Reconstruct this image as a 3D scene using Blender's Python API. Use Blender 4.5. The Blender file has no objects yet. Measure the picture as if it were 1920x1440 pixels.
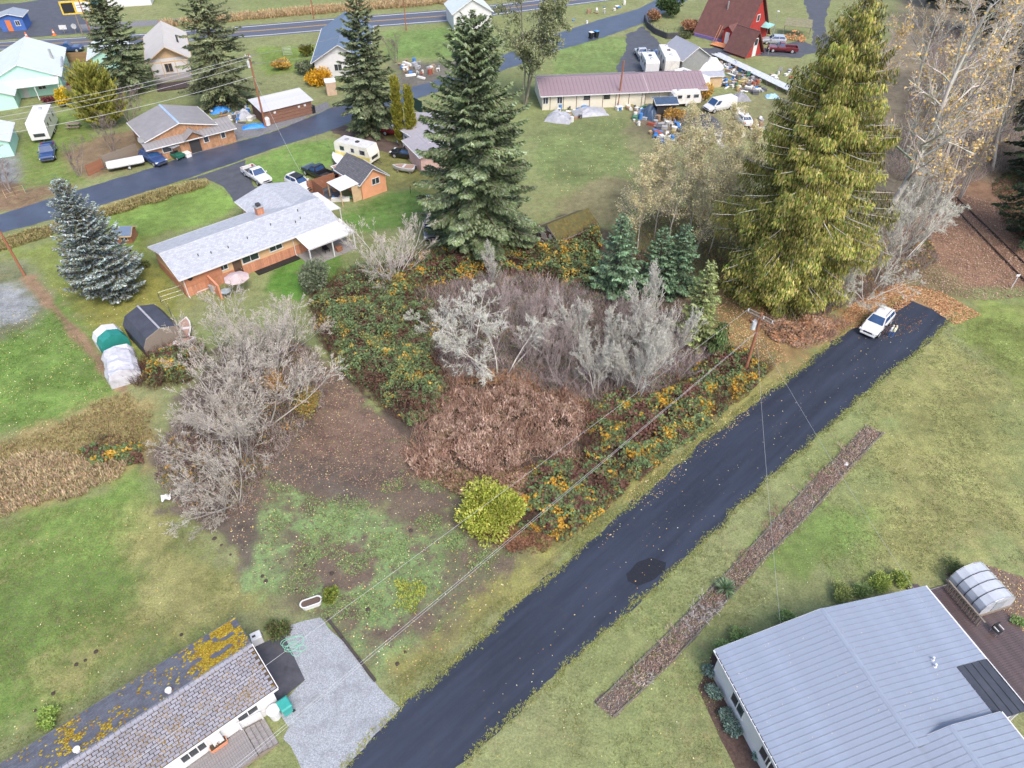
import bpy, math, random
import numpy as np
from mathutils import Vector

# ------------------------------------------------------------------ camera, sky, sun, exposure
S = bpy.context.scene
COL = S.collection
CAM_H, PITCH, FPX = 44.0, math.radians(42.0), 1333.0
cam_data = bpy.data.cameras.new('camera')
cam_data.sensor_width = 36.0
cam_data.lens = FPX / 1920.0 * 36.0
cam_data.clip_start, cam_data.clip_end = 0.5, 6000.0
cam = bpy.data.objects.new('camera', cam_data)
cam.location = (0, 0, CAM_H)
cam.rotation_euler = (math.pi / 2 - PITCH, 0, 0)
COL.objects.link(cam)
S.camera = cam

SUN_EL, SUN_AZ = math.radians(52), math.radians(152)      # azimuth clockwise from +Y: behind the camera, right of it
world = bpy.data.worlds.new('World')
S.world = world
world.use_nodes = True
wn = world.node_tree
bg = wn.nodes['Background']
sky = wn.nodes.new('ShaderNodeTexSky')
sky.sky_type = 'NISHITA'
sky.sun_disc = False
sky.sun_elevation = SUN_EL
sky.sun_rotation = SUN_AZ
sky.air_density = 1.0
sky.dust_density = 3.5
sky.ozone_density = 1.0
wn.links.new(sky.outputs[0], bg.inputs[0])
bg.inputs[1].default_value = 0.15
sd = bpy.data.lights.new('sun', 'SUN')
sd.energy = 1.1
sd.angle = math.radians(22)
sd.color = (1.0, 0.95, 0.88)
sun = bpy.data.objects.new('sun', sd)
sdir = Vector((math.sin(SUN_AZ) * math.cos(SUN_EL), math.cos(SUN_AZ) * math.cos(SUN_EL), math.sin(SUN_EL)))
sun.rotation_euler = sdir.to_track_quat('Z', 'Y').to_euler()
sun.location = (0, -20, 80)
COL.objects.link(sun)
S.view_settings.view_transform = 'Standard'
S.view_settings.look = 'None'
S.view_settings.gamma = 1.0
S.view_settings.exposure = 1.08
S.render.engine = 'CYCLES'
S.cycles.max_bounces = 5
S.cycles.diffuse_bounces = 3
S.cycles.glossy_bounces = 2
S.cycles.transmission_bounces = 3
S.cycles.transparent_max_bounces = 6
S.cycles.use_denoising = True

# ------------------------------------------------------------------ helpers
def gp(px, py, z=0.0):
    """survey point: where the sight line through a photo point meets height z (metres)"""
    u, v = (px - 960) / FPX, (720 - py) / FPX
    dy, dz = math.cos(PITCH) + v * math.sin(PITCH), -math.sin(PITCH) + v * math.cos(PITCH)
    t = (CAM_H - z) / -dz
    return (u * t, dy * t)

def rise(base, top):
    """height of an upright thing from its foot and its top in the photo"""
    g = gp(*base)
    v = (720 - top) / FPX
    dy, dz = math.cos(PITCH) + v * math.sin(PITCH), -math.sin(PITCH) + v * math.cos(PITCH)
    return CAM_H + g[1] / dy * dz

def P(pts, z=0.0):
    return [gp(x, y, z) for x, y in pts]

R = math.radians
MATS = {}

def N(nt, typ, **kw):
    n = nt.nodes.new(typ)
    for k, v in kw.items():
        setattr(n, k, v)
    return n

def mat(name, col, rough=0.8, var=0.18, scale=2.0, bump=0.0, bscale=20.0, metal=0.0, spec=0.4,
        stain=None, stscale=1.0, stlo=0.55, sthi=0.75, brick=None, coat=0.0, attr=None, transl=0.0, stretch=None, srot=0.0):
    if name in MATS:
        return MATS[name]
    m = bpy.data.materials.new(name)
    m.use_nodes = True
    nt = m.node_tree
    b = nt.nodes['Principled BSDF']
    b.inputs['Roughness'].default_value = rough
    b.inputs['Metallic'].default_value = metal
    b.inputs['Specular IOR Level'].default_value = spec
    if coat:
        b.inputs['Coat Weight'].default_value = coat
        b.inputs['Coat Roughness'].default_value = 0.08
    tc = N(nt, 'ShaderNodeTexCoord')
    vec = tc.outputs['Object']
    if stretch:
        mp = N(nt, 'ShaderNodeMapping')
        mp.inputs['Scale'].default_value = stretch
        if srot:
            mp.vector_type = 'TEXTURE'
            mp.inputs['Scale'].default_value = [1 / k for k in stretch]
            mp.inputs['Rotation'].default_value = (0, 0, srot)
        nt.links.new(vec, mp.inputs['Vector'])
        vec = mp.outputs[0]
    no = N(nt, 'ShaderNodeTexNoise')
    no.inputs['Scale'].default_value = scale
    no.inputs['Detail'].default_value = 6
    no.inputs['Roughness'].default_value = 0.65
    nt.links.new(vec, no.inputs['Vector'])
    mr = N(nt, 'ShaderNodeMapRange')
    mr.inputs['From Min'].default_value = 0.25
    mr.inputs['From Max'].default_value = 0.75
    mr.inputs['To Min'].default_value = 1 - var
    mr.inputs['To Max'].default_value = 1 + var
    nt.links.new(no.outputs['Fac'], mr.inputs['Value'])
    mx = N(nt, 'ShaderNodeMix', data_type='RGBA', blend_type='MULTIPLY')
    mx.inputs['Factor'].default_value = 1
    if attr:
        at = N(nt, 'ShaderNodeAttribute', attribute_name=attr)
        nt.links.new(at.outputs['Color'], mx.inputs['A'])
    else:
        mx.inputs['A'].default_value = (*col, 1)
    nt.links.new(mr.outputs[0], mx.inputs['B'])
    out = mx.outputs['Result']
    if brick:
        bt = N(nt, 'ShaderNodeTexBrick')
        bt.offset = 0.5
        bt.inputs['Scale'].default_value = 1.0
        bt.inputs['Brick Width'].default_value = brick[0]
        bt.inputs['Row Height'].default_value = brick[1]
        bt.inputs['Mortar Size'].default_value = brick[2]
        bt.inputs['Color1'].default_value = (1.12, 1.12, 1.12, 1)
        bt.inputs['Color2'].default_value = (0.86, 0.86, 0.86, 1)
        bt.inputs['Mortar'].default_value = (*brick[3], 1)
        nt.links.new(tc.outputs['Object'], bt.inputs['Vector'])
        m2 = N(nt, 'ShaderNodeMix', data_type='RGBA', blend_type='MULTIPLY')
        m2.inputs['Factor'].default_value = 1
        nt.links.new(out, m2.inputs['A'])
        nt.links.new(bt.outputs['Color'], m2.inputs['B'])
        out = m2.outputs['Result']
    if stain:
        n2 = N(nt, 'ShaderNodeTexNoise')
        n2.inputs['Scale'].default_value = stscale
        n2.inputs['Detail'].default_value = 8
        n2.inputs['Roughness'].default_value = 0.7
        nt.links.new(tc.outputs['Object'], n2.inputs['Vector'])
        r2 = N(nt, 'ShaderNodeMapRange')
        r2.inputs['From Min'].default_value = stlo
        r2.inputs['From Max'].default_value = sthi
        nt.links.new(n2.outputs['Fac'], r2.inputs['Value'])
        m3 = N(nt, 'ShaderNodeMix', data_type='RGBA')
        nt.links.new(r2.outputs[0], m3.inputs['Factor'])
        nt.links.new(out, m3.inputs['A'])
        m3.inputs['B'].default_value = (*stain, 1)
        out = m3.outputs['Result']
    nt.links.new(out, b.inputs['Base Color'])
    if bump:
        n3 = N(nt, 'ShaderNodeTexNoise')
        n3.inputs['Scale'].default_value = bscale
        n3.inputs['Detail'].default_value = 5
        nt.links.new(vec, n3.inputs['Vector'])
        bp = N(nt, 'ShaderNodeBump')
        bp.inputs['Strength'].default_value = bump
        bp.inputs['Distance'].default_value = 0.05
        nt.links.new(n3.outputs['Fac'], bp.inputs['Height'])
        nt.links.new(bp.outputs[0], b.inputs['Normal'])
    if transl:
        tr = N(nt, 'ShaderNodeBsdfTranslucent')
        nt.links.new(out, tr.inputs['Color'])
        ms = N(nt, 'ShaderNodeMixShader')
        ms.inputs[0].default_value = transl
        nt.links.new(b.outputs[0], ms.inputs[1])
        nt.links.new(tr.outputs[0], ms.inputs[2])
        nt.links.new(ms.outputs[0], nt.nodes['Material Output'].inputs['Surface'])
    MATS[name] = m
    return m

def glassy(name, col=(0.02, 0.03, 0.04), rough=0.06):
    return mat(name, col, rough=rough, var=0.25, scale=1.5, spec=0.8)

def raw_mesh(name, V, F, m, fcol=None, smooth=False, fm=None):
    """mesh data; F is a list of faces or an (n,k) int array; fcol one RGB for each face"""
    me = bpy.data.meshes.new(name)
    if isinstance(F, np.ndarray):
        V = np.asarray(V, dtype=np.float32)
        n, k = F.shape
        me.vertices.add(len(V))
        me.vertices.foreach_set('co', V.ravel())
        me.loops.add(n * k)
        me.loops.foreach_set('vertex_index', F.astype(np.int32).ravel())
        me.polygons.add(n)
        me.polygons.foreach_set('loop_start', np.arange(0, n * k, k, dtype=np.int32))
        me.update(calc_edges=True)
    else:
        me.from_pydata([tuple(map(float, v)) for v in V], [], F)
        me.update()
    if fcol is not None:
        a = me.attributes.new('fc', 'FLOAT_COLOR', 'FACE')
        c = np.ones((len(me.polygons), 4), dtype=np.float32)
        c[:, :3] = fcol
        a.data.foreach_set('color', c.ravel())
    for q in (m if isinstance(m, (list, tuple)) else [m]):
        me.materials.append(q)
    if fm is not None:
        me.polygons.foreach_set('material_index', np.asarray(fm, dtype=np.int32))
    if smooth:
        me.polygons.foreach_set('use_smooth', np.ones(len(me.polygons), dtype=bool))
    return me

def link(name, me, parent=None, loc=(0, 0, 0), rot=(0, 0, 0), scale=None):
    o = bpy.data.objects.new(name, me)
    COL.objects.link(o)
    o.parent = parent
    o.location = loc
    o.rotation_euler = rot
    if scale is not None:
        o.scale = scale if isinstance(scale, (tuple, list)) else (scale,) * 3
    return o

def tag(o, label, cat, group=None):
    o['label'] = label
    o['category'] = cat
    if group:
        o['group'] = group
    return o

def kind(o, k, label=None):
    o['kind'] = k
    if label:
        o['label'] = label
    return o

def thing(name, label, cat, loc=(0, 0, 0), rz=0.0, group=None, scale=None):
    o = link(name, None, None, loc if len(loc) == 3 else (loc[0], loc[1], 0), (0, 0, rz), scale)
    return tag(o, label, cat, group)

def absorb(root, other):
    """make the parts of another built block parts of root: one building, one thing"""
    for ch in list(other.children):
        ch.parent = root
        ch.matrix_parent_inverse = root.matrix_basis.inverted() @ other.matrix_basis
    bpy.data.objects.remove(other)

class MB:
    """collects boxes, prisms and tubes into ONE mesh"""
    def __init__(s):
        s.v, s.f = [], []
    def add(s, V, F):
        n = len(s.v)
        s.v += [tuple(map(float, p)) for p in V]
        s.f += [tuple(i + n for i in q) for q in F]
        return s
    def box(s, x0, x1, y0, y1, z0, z1):
        V = [(x0, y0, z0), (x1, y0, z0), (x1, y1, z0), (x0, y1, z0), (x0, y0, z1), (x1, y0, z1), (x1, y1, z1), (x0, y1, z1)]
        return s.add(V, [(0, 3, 2, 1), (4, 5, 6, 7), (0, 1, 5, 4), (1, 2, 6, 5), (2, 3, 7, 6), (3, 0, 4, 7)])
    def bbox(s, x0, x1, y0, y1, z0, z1, b=0.02):
        """box with chamfered vertical and top edges"""
        V = []
        for z, i in ((z0, 0), (z1 - b, 0), (z1, b)):
            X0, X1, Y0, Y1 = x0 + i, x1 - i, y0 + i, y1 - i
            V += [(X0 + b, Y0, z), (X1 - b, Y0, z), (X1, Y0 + b, z), (X1, Y1 - b, z), (X1 - b, Y1, z), (X0 + b, Y1, z), (X0, Y1 - b, z), (X0, Y0 + b, z)]
        F = [tuple(range(7, -1, -1)), tuple(range(16, 24))]
        for k in (0, 8):
            F += [(k + i, k + (i + 1) % 8, k + 8 + (i + 1) % 8, k + 8 + i) for i in range(8)]
        return s.add(V, F)
    def hexa(s, bot, top):
        n = len(bot)
        return s.add(list(bot) + list(top), [tuple(range(n - 1, -1, -1)), tuple(range(n, 2 * n))] +
                     [(i, (i + 1) % n, n + (i + 1) % n, n + i) for i in range(n)])
    def quadslab(s, q, t):
        """a slab of thickness t under the quad q (counter-clockwise seen from outside)"""
        a, b, c = Vector(q[0]), Vector(q[1]), Vector(q[2])
        n = (b - a).cross(c - a).normalized() * t
        return s.hexa([Vector(p) - n for p in q], q)
    def tube(s, pts, r, n=6, cap=True):
        pts = [Vector(p) for p in pts]
        rs = r if isinstance(r, (list, tuple)) else [r] * len(pts)
        V, F = [], []
        for i, p in enumerate(pts):
            d = (pts[min(i + 1, len(pts) - 1)] - pts[max(i - 1, 0)]).normalized()
            a = d.cross(Vector((0, 0, 1)) if abs(d.z) < 0.95 else Vector((1, 0, 0))).normalized()
            b = d.cross(a)
            V += [p + (a * math.cos(2 * math.pi * k / n) + b * math.sin(2 * math.pi * k / n)) * rs[i] for k in range(n)]
        for i in range(len(pts) - 1):
            F += [(i * n + k, i * n + (k + 1) % n, (i + 1) * n + (k + 1) % n, (i + 1) * n + k) for k in range(n)]
        if cap:
            F += [tuple(range(n - 1, -1, -1)), tuple(range((len(pts) - 1) * n, len(pts) * n))]
        return s.add(V, F)
    def cyl(s, c, r, z0, z1, n=14, r1=None):
        r1 = r if r1 is None else r1
        V = [(c[0] + r * math.cos(2 * math.pi * k / n), c[1] + r * math.sin(2 * math.pi * k / n), z0) for k in range(n)]
        T = [(c[0] + r1 * math.cos(2 * math.pi * k / n), c[1] + r1 * math.sin(2 * math.pi * k / n), z1) for k in range(n)]
        return s.hexa(V, T)
    def loft(s, secs):
        n = len(secs[0])
        V = [p for q in secs for p in q]
        F = [tuple(range(n - 1, -1, -1)), tuple(range((len(secs) - 1) * n, len(secs) * n))]
        for i in range(len(secs) - 1):
            F += [(i * n + k, i * n + (k + 1) % n, (i + 1) * n + (k + 1) % n, (i + 1) * n + k) for k in range(n)]
        return s.add(V, F)
    def mesh(s, name, m, smooth=False):
        return raw_mesh(name, s.v, s.f, m, smooth=smooth)
    def build(s, name, m, parent=None, loc=(0, 0, 0), rot=(0, 0, 0), smooth=False):
        return link(name, s.mesh(name, m, smooth), parent, loc, rot)

def vnoise(x, y, sc, seed=0):
    """smooth value noise 0..1"""
    x = np.asarray(x) / sc + 137.3 * (seed + 1)
    y = np.asarray(y) / sc + 71.7 * (seed + 1)
    xi, yi = np.floor(x).astype(np.int64), np.floor(y).astype(np.int64)
    fx, fy = x - xi, y - yi
    fx, fy = fx * fx * (3 - 2 * fx), fy * fy * (3 - 2 * fy)
    def hsh(i, j):
        h = (i * 374761393 + j * 668265263 + seed * 974634541) & 0xffffffff
        h = ((h ^ (h >> 13)) * 1274126177) & 0xffffffff
        return ((h ^ (h >> 16)) & 0xffff) / 65535.0
    return (hsh(xi, yi) * (1 - fx) + hsh(xi + 1, yi) * fx) * (1 - fy) + (hsh(xi, yi + 1) * (1 - fx) + hsh(xi + 1, yi + 1) * fx) * fy

def sdf(x, y, poly):
    """signed distance to a polygon, positive inside"""
    p = np.asarray(poly, dtype=float)
    d = np.full(x.shape, 1e18)
    ins = np.zeros(x.shape, bool)
    for i in range(len(p)):
        a, b = p[i], p[(i + 1) % len(p)]
        ex, ey = b[0] - a[0], b[1] - a[1]
        wx, wy = x - a[0], y - a[1]
        t = np.clip((wx * ex + wy * ey) / (ex * ex + ey * ey + 1e-12), 0, 1)
        d = np.minimum(d, (wx - ex * t) ** 2 + (wy - ey * t) ** 2)
        c = (a[1] > y) != (b[1] > y)
        with np.errstate(divide='ignore', invalid='ignore'):
            xx = ex * (y - a[1]) / (ey if abs(ey) > 1e-12 else 1e-12) + a[0]
        ins ^= c & (x < xx)
    d = np.sqrt(d)
    return np.where(ins, d, -d)

def sample_poly(poly, n, rng):
    p = np.asarray(poly)
    lo, hi = p.min(0), p.max(0)
    out = np.zeros((0, 2))
    while len(out) < n:
        q = rng.uniform(lo, hi, (n * 2, 2))
        q = q[sdf(q[:, 0], q[:, 1], poly) > 0]
        out = np.vstack([out, q])
    return out[:n]

def ragged(poly, step=0.4, amp=0.15, seed=0, close=True):
    """resample an outline and roughen it"""
    rng = np.random.default_rng(seed)
    out = []
    n = len(poly)
    for i in range(n if close else n - 1):
        a, b = np.array(poly[i]), np.array(poly[(i + 1) % n])
        L = np.linalg.norm(b - a)
        k = max(1, int(L / step))
        nrm = np.array([-(b - a)[1], (b - a)[0]]) / max(L, 1e-6)
        for j in range(k):
            q = a + (b - a) * j / k
            d = (vnoise(q[0], q[1], 1.6, seed) - 0.5) * 2 + (vnoise(q[0], q[1], 0.5, seed + 7) - 0.5)
            out.append(tuple(q + nrm * amp * float(d)))
    if not close:
        out.append(tuple(poly[-1]))
    return out

def sheet(name, poly, z, m, seed=0, amp=0.12, step=0.4):
    pts = ragged(poly, step, amp, seed) if amp else poly
    a = sum(pts[i][0] * pts[(i + 1) % len(pts)][1] - pts[(i + 1) % len(pts)][0] * pts[i][1] for i in range(len(pts)))
    if a < 0:
        pts = pts[::-1]
    me = raw_mesh(name, [(x, y, z) for x, y in pts], [tuple(range(len(pts)))], m)
    return kind(link(name, me), 'structure')

# ------------------------------------------------------------------ the ground
def axis(lo, hi, flo, fhi, fine, grow):
    a = list(np.arange(flo, fhi, fine))
    s, x = fine, a[-1]
    while x < hi:
        s *= grow; x += s; a.append(x)
    s, x, b = fine, a[0], []
    while x > lo:
        s *= grow; x -= s; b.append(x)
    return np.array(b[::-1] + a)

LAWN = (0.172, 0.200, 0.086)
GREEN = (0.085, 0.150, 0.030)
PALE = (0.215, 0.212, 0.118)
DIRT = (0.092, 0.070, 0.058)
SOIL = (0.060, 0.045, 0.035)
LITTER = (0.185, 0.105, 0.070)
ORANGE = (0.250, 0.130, 0.065)
GRAVEL = (0.200, 0.200, 0.205)
TAN = (0.260, 0.185, 0.085)
MOSSY = (0.138, 0.190, 0.074)

ZONES = [  # photo outline of each patch of ground, its own colour, softness (m), roughening (m)
    ([(-400, 380), (-50, 460), (60, 470), (340, 330), (440, 380), (300, 450), (340, 560), (240, 720), (40, 520), (-200, 620)], (0.145, 0.165, 0.045), 1.0, 1.5),
    ([(190, 400), (340, 345), (400, 345), (440, 390), (290, 450), (220, 470)], (0.130, 0.185, 0.045), 1.2, 1.5),
    ([(100, 540), (280, 470), (330, 570), (230, 640), (140, 600)], (0.165, 0.155, 0.040), 2.0, 2.5),
    ([(455, 305), (560, 268), (640, 262), (640, 300), (560, 330), (510, 350), (455, 320)], (0.115, 0.180, 0.045), 0.6, 1.0),
    ([(-200, 560), (130, 550), (232, 735), (100, 800), (-200, 860)], (0.105, 0.158, 0.038), 0.8, 1.5),
    ([(-300, 420), (45, 500), (105, 560), (70, 610), (10, 640), (-300, 700)], (0.130, 0.130, 0.075), 1.5, 2.0),
    ([(-300, 480), (10, 530), (60, 570), (50, 600), (-20, 620), (-300, 640)], GRAVEL, 1.0, 1.2),
    ([(40, 518), (60, 518), (160, 630), (245, 728), (235, 742), (222, 735), (140, 640)], (0.190, 0.120, 0.075), 0.25, 0.5),
    ([(-200, 845), (100, 795), (180, 755), (240, 735), (300, 770), (300, 880), (220, 900), (140, 930), (60, 965), (-200, 990)], (0.215, 0.165, 0.075), 1.0, 1.5),
    ([(-200, 980), (100, 950), (250, 900), (330, 960), (420, 1050), (470, 1110), (400, 1180), (200, 1290), (-200, 1500)], (0.105, 0.150, 0.038), 1.5, 2.5),
    ([(280, 950), (420, 1040), (480, 1130), (380, 1170), (250, 1230), (120, 1300), (80, 1260), (250, 1130)], (0.180, 0.165, 0.065), 2.0, 2.5),
    ([(560, 640), (640, 680), (720, 790), (810, 880), (860, 960), (1000, 1000), (1060, 1040), (980, 1080), (880, 1010), (790, 960), (700, 950), (600, 960), (560, 990), (500, 1000), (480, 1070), (410, 1040), (380, 960), (300, 930), (300, 800), (420, 640)], DIRT, 0.8, 2.0),
    ([(620, 690), (720, 790), (800, 870), (720, 900), (600, 880), (540, 850), (560, 760)], (0.120, 0.078, 0.060), 1.2, 2.0),
    ([(500, 900), (600, 950), (700, 960), (820, 950), (930, 1010), (960, 1060), (850, 1150), (720, 1240), (600, 1160), (540, 1130), (490, 1070)], MOSSY, 0.8, 2.2),
    ([(690, 900), (760, 870), (860, 940), (900, 1010), (800, 1000), (720, 960)], (0.110, 0.082, 0.060), 1.0, 2.0),
    ([(820, 1030), (960, 1000), (1010, 1050), (900, 1130), (790, 1200), (760, 1160), (840, 1090)], (0.100, 0.095, 0.055), 1.0, 2.0),
    ([(580, 520), (800, 480), (1000, 420), (1060, 400), (1160, 440), (1320, 540), (1430, 640), (1450, 690), (1330, 790), (1190, 900), (1060, 1010), (980, 990), (860, 880), (740, 790), (600, 650)], SOIL, 0.6, 1.0),
    ([(1430, 690), (1470, 690), (1330, 830), (1170, 950), (1050, 1040), (900, 1170), (760, 1290), (740, 1250), (860, 1150), (1040, 1010), (1190, 900), (1330, 790)], (0.165, 0.150, 0.052), 0.8, 1.2),
    ([(1330, 470), (1430, 480), (1470, 600), (1490, 690), (1420, 690), (1340, 620)], (0.165, 0.130, 0.055), 1.5, 2.0),
    ([(1400, 560), (1560, 590), (1620, 560), (1660, 590), (1560, 650), (1490, 690), (1430, 660)], (0.215, 0.140, 0.062), 1.0, 1.5),
    ([(1460, 560), (1640, 540), (1700, 520), (1920, 545), (2300, 620), (2300, 420), (1920, 330), (1780, 330), (1700, 400), (1560, 480)], LITTER, 1.0, 1.5),
    ([(1570, 605), (1610, 555), (1660, 530), (1740, 540), (1780, 570), (1740, 590), (1700, 570), (1640, 600)], ORANGE, 0.8, 1.5),
    ([(1690, 470), (1760, 500), (1820, 560), (1740, 560), (1690, 520)], (0.150, 0.120, 0.060), 1.2, 1.5),
    ([(1850, 560), (1920, 560), (2300, 640), (2300, 900), (1920, 760), (1800, 640), (1790, 610)], (0.140, 0.165, 0.048), 1.0, 1.5),
    ([(1620, 720), (1760, 640), (1920, 700), (1920, 1000), (1760, 1080), (1600, 1060), (1640, 860)], (0.178, 0.170, 0.066), 2.5, 3.0),
    ([(1440, 980), (1620, 960), (1620, 1050), (1500, 1090), (1430, 1060)], (0.115, 0.155, 0.045), 1.5, 2.0),
    ([(1000, 240), (1180, 215), (1200, 260), (1170, 340), (1100, 360), (1020, 340)], (0.122, 0.146, 0.056), 1.5, 2.0),
    ([(1040, 380), (1130, 330), (1200, 340), (1180, 430), (1110, 420)], (0.150, 0.130, 0.070), 1.5, 2.0),
    ([(1180, 200), (1300, 190), (1500, 170), (1500, 250), (1420, 260), (1300, 260), (1200, 300), (1180, 260)], (0.150, 0.140, 0.070), 1.5, 2.0),
    ([(1180, 205), (1330, 215), (1340, 250), (1260, 260), (1190, 250)], (0.120, 0.092, 0.065), 1.5, 2.0),
    ([(640, 245), (720, 240), (760, 280), (700, 300), (640, 262)], (0.170, 0.095, 0.060), 1.0, 1.0),
    ([(640, 250), (760, 270), (850, 290), (830, 400), (760, 360), (700, 350)], (0.135, 0.130, 0.045), 1.5, 2.0),
    ([(690, 370), (790, 350), (830, 420), (700, 430), (640, 420)], (0.075, 0.130, 0.030), 1.0, 1.5),
    ([(500, 500), (640, 470), (660, 520), (560, 560), (500, 545)], (0.070, 0.140, 0.025), 0.8, 1.2),
    ([(1040, 70), (1190, 70), (1170, 140), (1040, 140)], (0.125, 0.168, 0.055), 0.8, 0.8),
    ([(720, 60), (860, 50), (860, 110), (720, 110)], (0.115, 0.165, 0.050), 1.0, 1.0),
    ([(480, 90), (600, 85), (600, 130), (500, 140)], (0.125, 0.165, 0.040), 1.0, 1.0),
    ([(735, 120), (870, 110), (880, 160), (740, 170)], (0.115, 0.100, 0.085), 1.2, 1.5),
    ([(-100, 330), (30, 315), (150, 345), (60, 390), (-100, 400)], (0.150, 0.095, 0.060), 1.0, 1.5),
    ([(-200, 280), (35, 285), (40, 340), (-200, 350)], (0.170, 0.165, 0.170), 1.0, 1.0),
    ([(35, 250), (165, 200), (190, 290), (160, 345), (50, 350)], (0.115, 0.150, 0.038), 1.0, 1.5),
    ([(120, 290), (200, 250), (270, 240), (270, 300), (170, 340)], (0.170, 0.115, 0.070), 1.0, 1.5),
    ([(1600, 260), (1640, 120), (1700, -20), (2100, -20), (2300, 400), (1920, 330), (1780, 340), (1680, 420), (1600, 420)], (0.150, 0.118, 0.085), 2.0, 3.0),
    ([(180, 382), (390, 330), (395, 345), (230, 395)], (0.200, 0.170, 0.075), 0.6, 0.6),
]
gx = axis(-1500, 1500, -48, 48, 0.26, 1.03)
gy = axis(-60, 3000, 12, 70, 0.26, 1.015)
XX, YY = np.meshgrid(gx, gy)
nz1, nz3 = vnoise(XX, YY, 3.2, 1) - 0.5, vnoise(XX, YY, 9.0, 3) - 0.5
nz2 = (vnoise(XX, YY, 1.1, 2) - 0.5) * 0.8 + (vnoise(XX, YY, 0.45, 21) - 0.5) * 0.7
gc = np.empty(XX.shape + (3,))
gc[:] = LAWN
f = np.clip(0.5 + nz3 * 1.6 + nz1 * 0.6, 0, 1)[..., None]
gc = gc * (1 - f * 0.5) + np.array(PALE) * f * 0.5
for poly, c, soft, rg in ZONES:
    d = sdf(XX, YY, P(poly)) + (nz1 * 1.4 + nz2 * 0.9) * rg
    w = np.clip(0.5 + d / (2 * soft), 0, 1)
    w = (w * w * (3 - 2 * w))[..., None]
    cc = np.array(c) * (1.13, 1.20, 1.28) * (1 + 0.34 * (nz1 + nz2)[..., None])
    gc = gc * (1 - w) + cc * w
# patches of bare earth and moss that the rough ground left of the lane shows
d = sdf(XX, YY, P([(500, 900), (800, 860), (940, 1000), (990, 1060), (850, 1180), (720, 1240), (540, 1140)]))
w = np.clip(0.5 + d / 3, 0, 1) * np.clip((vnoise(XX, YY, 2.2, 9) * 0.45 + vnoise(XX, YY, 0.9, 10) * 0.35 + vnoise(XX, YY, 0.4, 11) * 0.25 - 0.50) * 7, 0, 1)
gc = gc * (1 - w[..., None]) + np.array((0.120, 0.092, 0.075)) * w[..., None]
ny, nx = XX.shape
idx = np.arange(nx * ny).reshape(ny, nx)
F = np.stack([idx[:-1, :-1], idx[:-1, 1:], idx[1:, 1:], idx[1:, :-1]], -1).reshape(-1, 4)
V = np.stack([XX.ravel(), YY.ravel(), np.zeros(nx * ny)], -1)

gm = bpy.data.materials.new('ground_cover')
gm.use_nodes = True
nt = gm.node_tree
bs = nt.nodes['Principled BSDF']
bs.inputs['Roughness'].default_value = 0.95
bs.inputs['Specular IOR Level'].default_value = 0.15
at = N(nt, 'ShaderNodeAttribute', attribute_name='gc')
tc = N(nt, 'ShaderNodeTexCoord')
cur = at.outputs['Color']
for sc_, det, lo, hi, a0, a1 in ((0.22, 5, 0.3, 0.7, (0.86, 0.84, 0.80), (1.12, 1.16, 1.10)),
                                 (1.3, 6, 0.3, 0.7, (0.72, 0.74, 0.76), (1.26, 1.24, 1.24)),
                                 (7.0, 6, 0.3, 0.7, (0.62, 0.64, 0.64), (1.40, 1.38, 1.36)),
                                 (26.0, 4, 0.3, 0.7, (0.66, 0.68, 0.68), (1.36, 1.34, 1.34))):
    no = N(nt, 'ShaderNodeTexNoise')
    no.inputs['Scale'].default_value = sc_
    no.inputs['Detail'].default_value = det
    no.inputs['Roughness'].default_value = 0.7
    nt.links.new(tc.outputs['Object'], no.inputs['Vector'])
    mr = N(nt, 'ShaderNodeMapRange')
    mr.inputs['From Min'].default_value, mr.inputs['From Max'].default_value = lo, hi
    nt.links.new(no.outputs['Fac'], mr.inputs['Value'])
    mc = N(nt, 'ShaderNodeMix', data_type='RGBA')
    mc.inputs['A'].default_value, mc.inputs['B'].default_value = (*a0, 1), (*a1, 1)
    nt.links.new(mr.outputs[0], mc.inputs['Factor'])
    mm = N(nt, 'ShaderNodeMix', data_type='RGBA', blend_type='MULTIPLY')
    mm.inputs['Factor'].default_value = 1
    nt.links.new(cur, mm.inputs['A'])
    nt.links.new(mc.outputs['Result'], mm.inputs['B'])
    cur = mm.outputs['Result']
# bare specks and dry thatch showing between the blades
for key, sc_, lo_, hi_, colr in (('sp', 2.6, 0.50, 0.60, (0.095, 0.074, 0.060)), ('th', 1.1, 0.48, 0.72, (0.270, 0.225, 0.120))):
    s_at = N(nt, 'ShaderNodeAttribute', attribute_name=key)
    no = N(nt, 'ShaderNodeTexNoise')
    no.inputs['Scale'].default_value = sc_
    no.inputs['Detail'].default_value = 7
    no.inputs['Roughness'].default_value = 0.75
    nt.links.new(tc.outputs['Object'], no.inputs['Vector'])
    mr = N(nt, 'ShaderNodeMapRange')
    mr.inputs['From Min'].default_value, mr.inputs['From Max'].default_value = lo_, hi_
    nt.links.new(no.outputs['Fac'], mr.inputs['Value'])
    ml = N(nt, 'ShaderNodeMath', operation='MULTIPLY')
    nt.links.new(mr.outputs[0], ml.inputs[0])
    nt.links.new(s_at.outputs['Fac'], ml.inputs[1])
    mm = N(nt, 'ShaderNodeMix', data_type='RGBA')
    nt.links.new(ml.outputs[0], mm.inputs['Factor'])
    nt.links.new(cur, mm.inputs['A'])
    mm.inputs['B'].default_value = (*colr, 1)
    cur = mm.outputs['Result']
nt.links.new(cur, bs.inputs['Base Color'])
no = N(nt, 'ShaderNodeTexNoise')
no.inputs['Scale'].default_value = 9
no.inputs['Detail'].default_value = 8
nt.links.new(tc.outputs['Object'], no.inputs['Vector'])
bp = N(nt, 'ShaderNodeBump')
bp.inputs['Strength'].default_value = 0.55
bp.inputs['Distance'].default_value = 0.08
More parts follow.
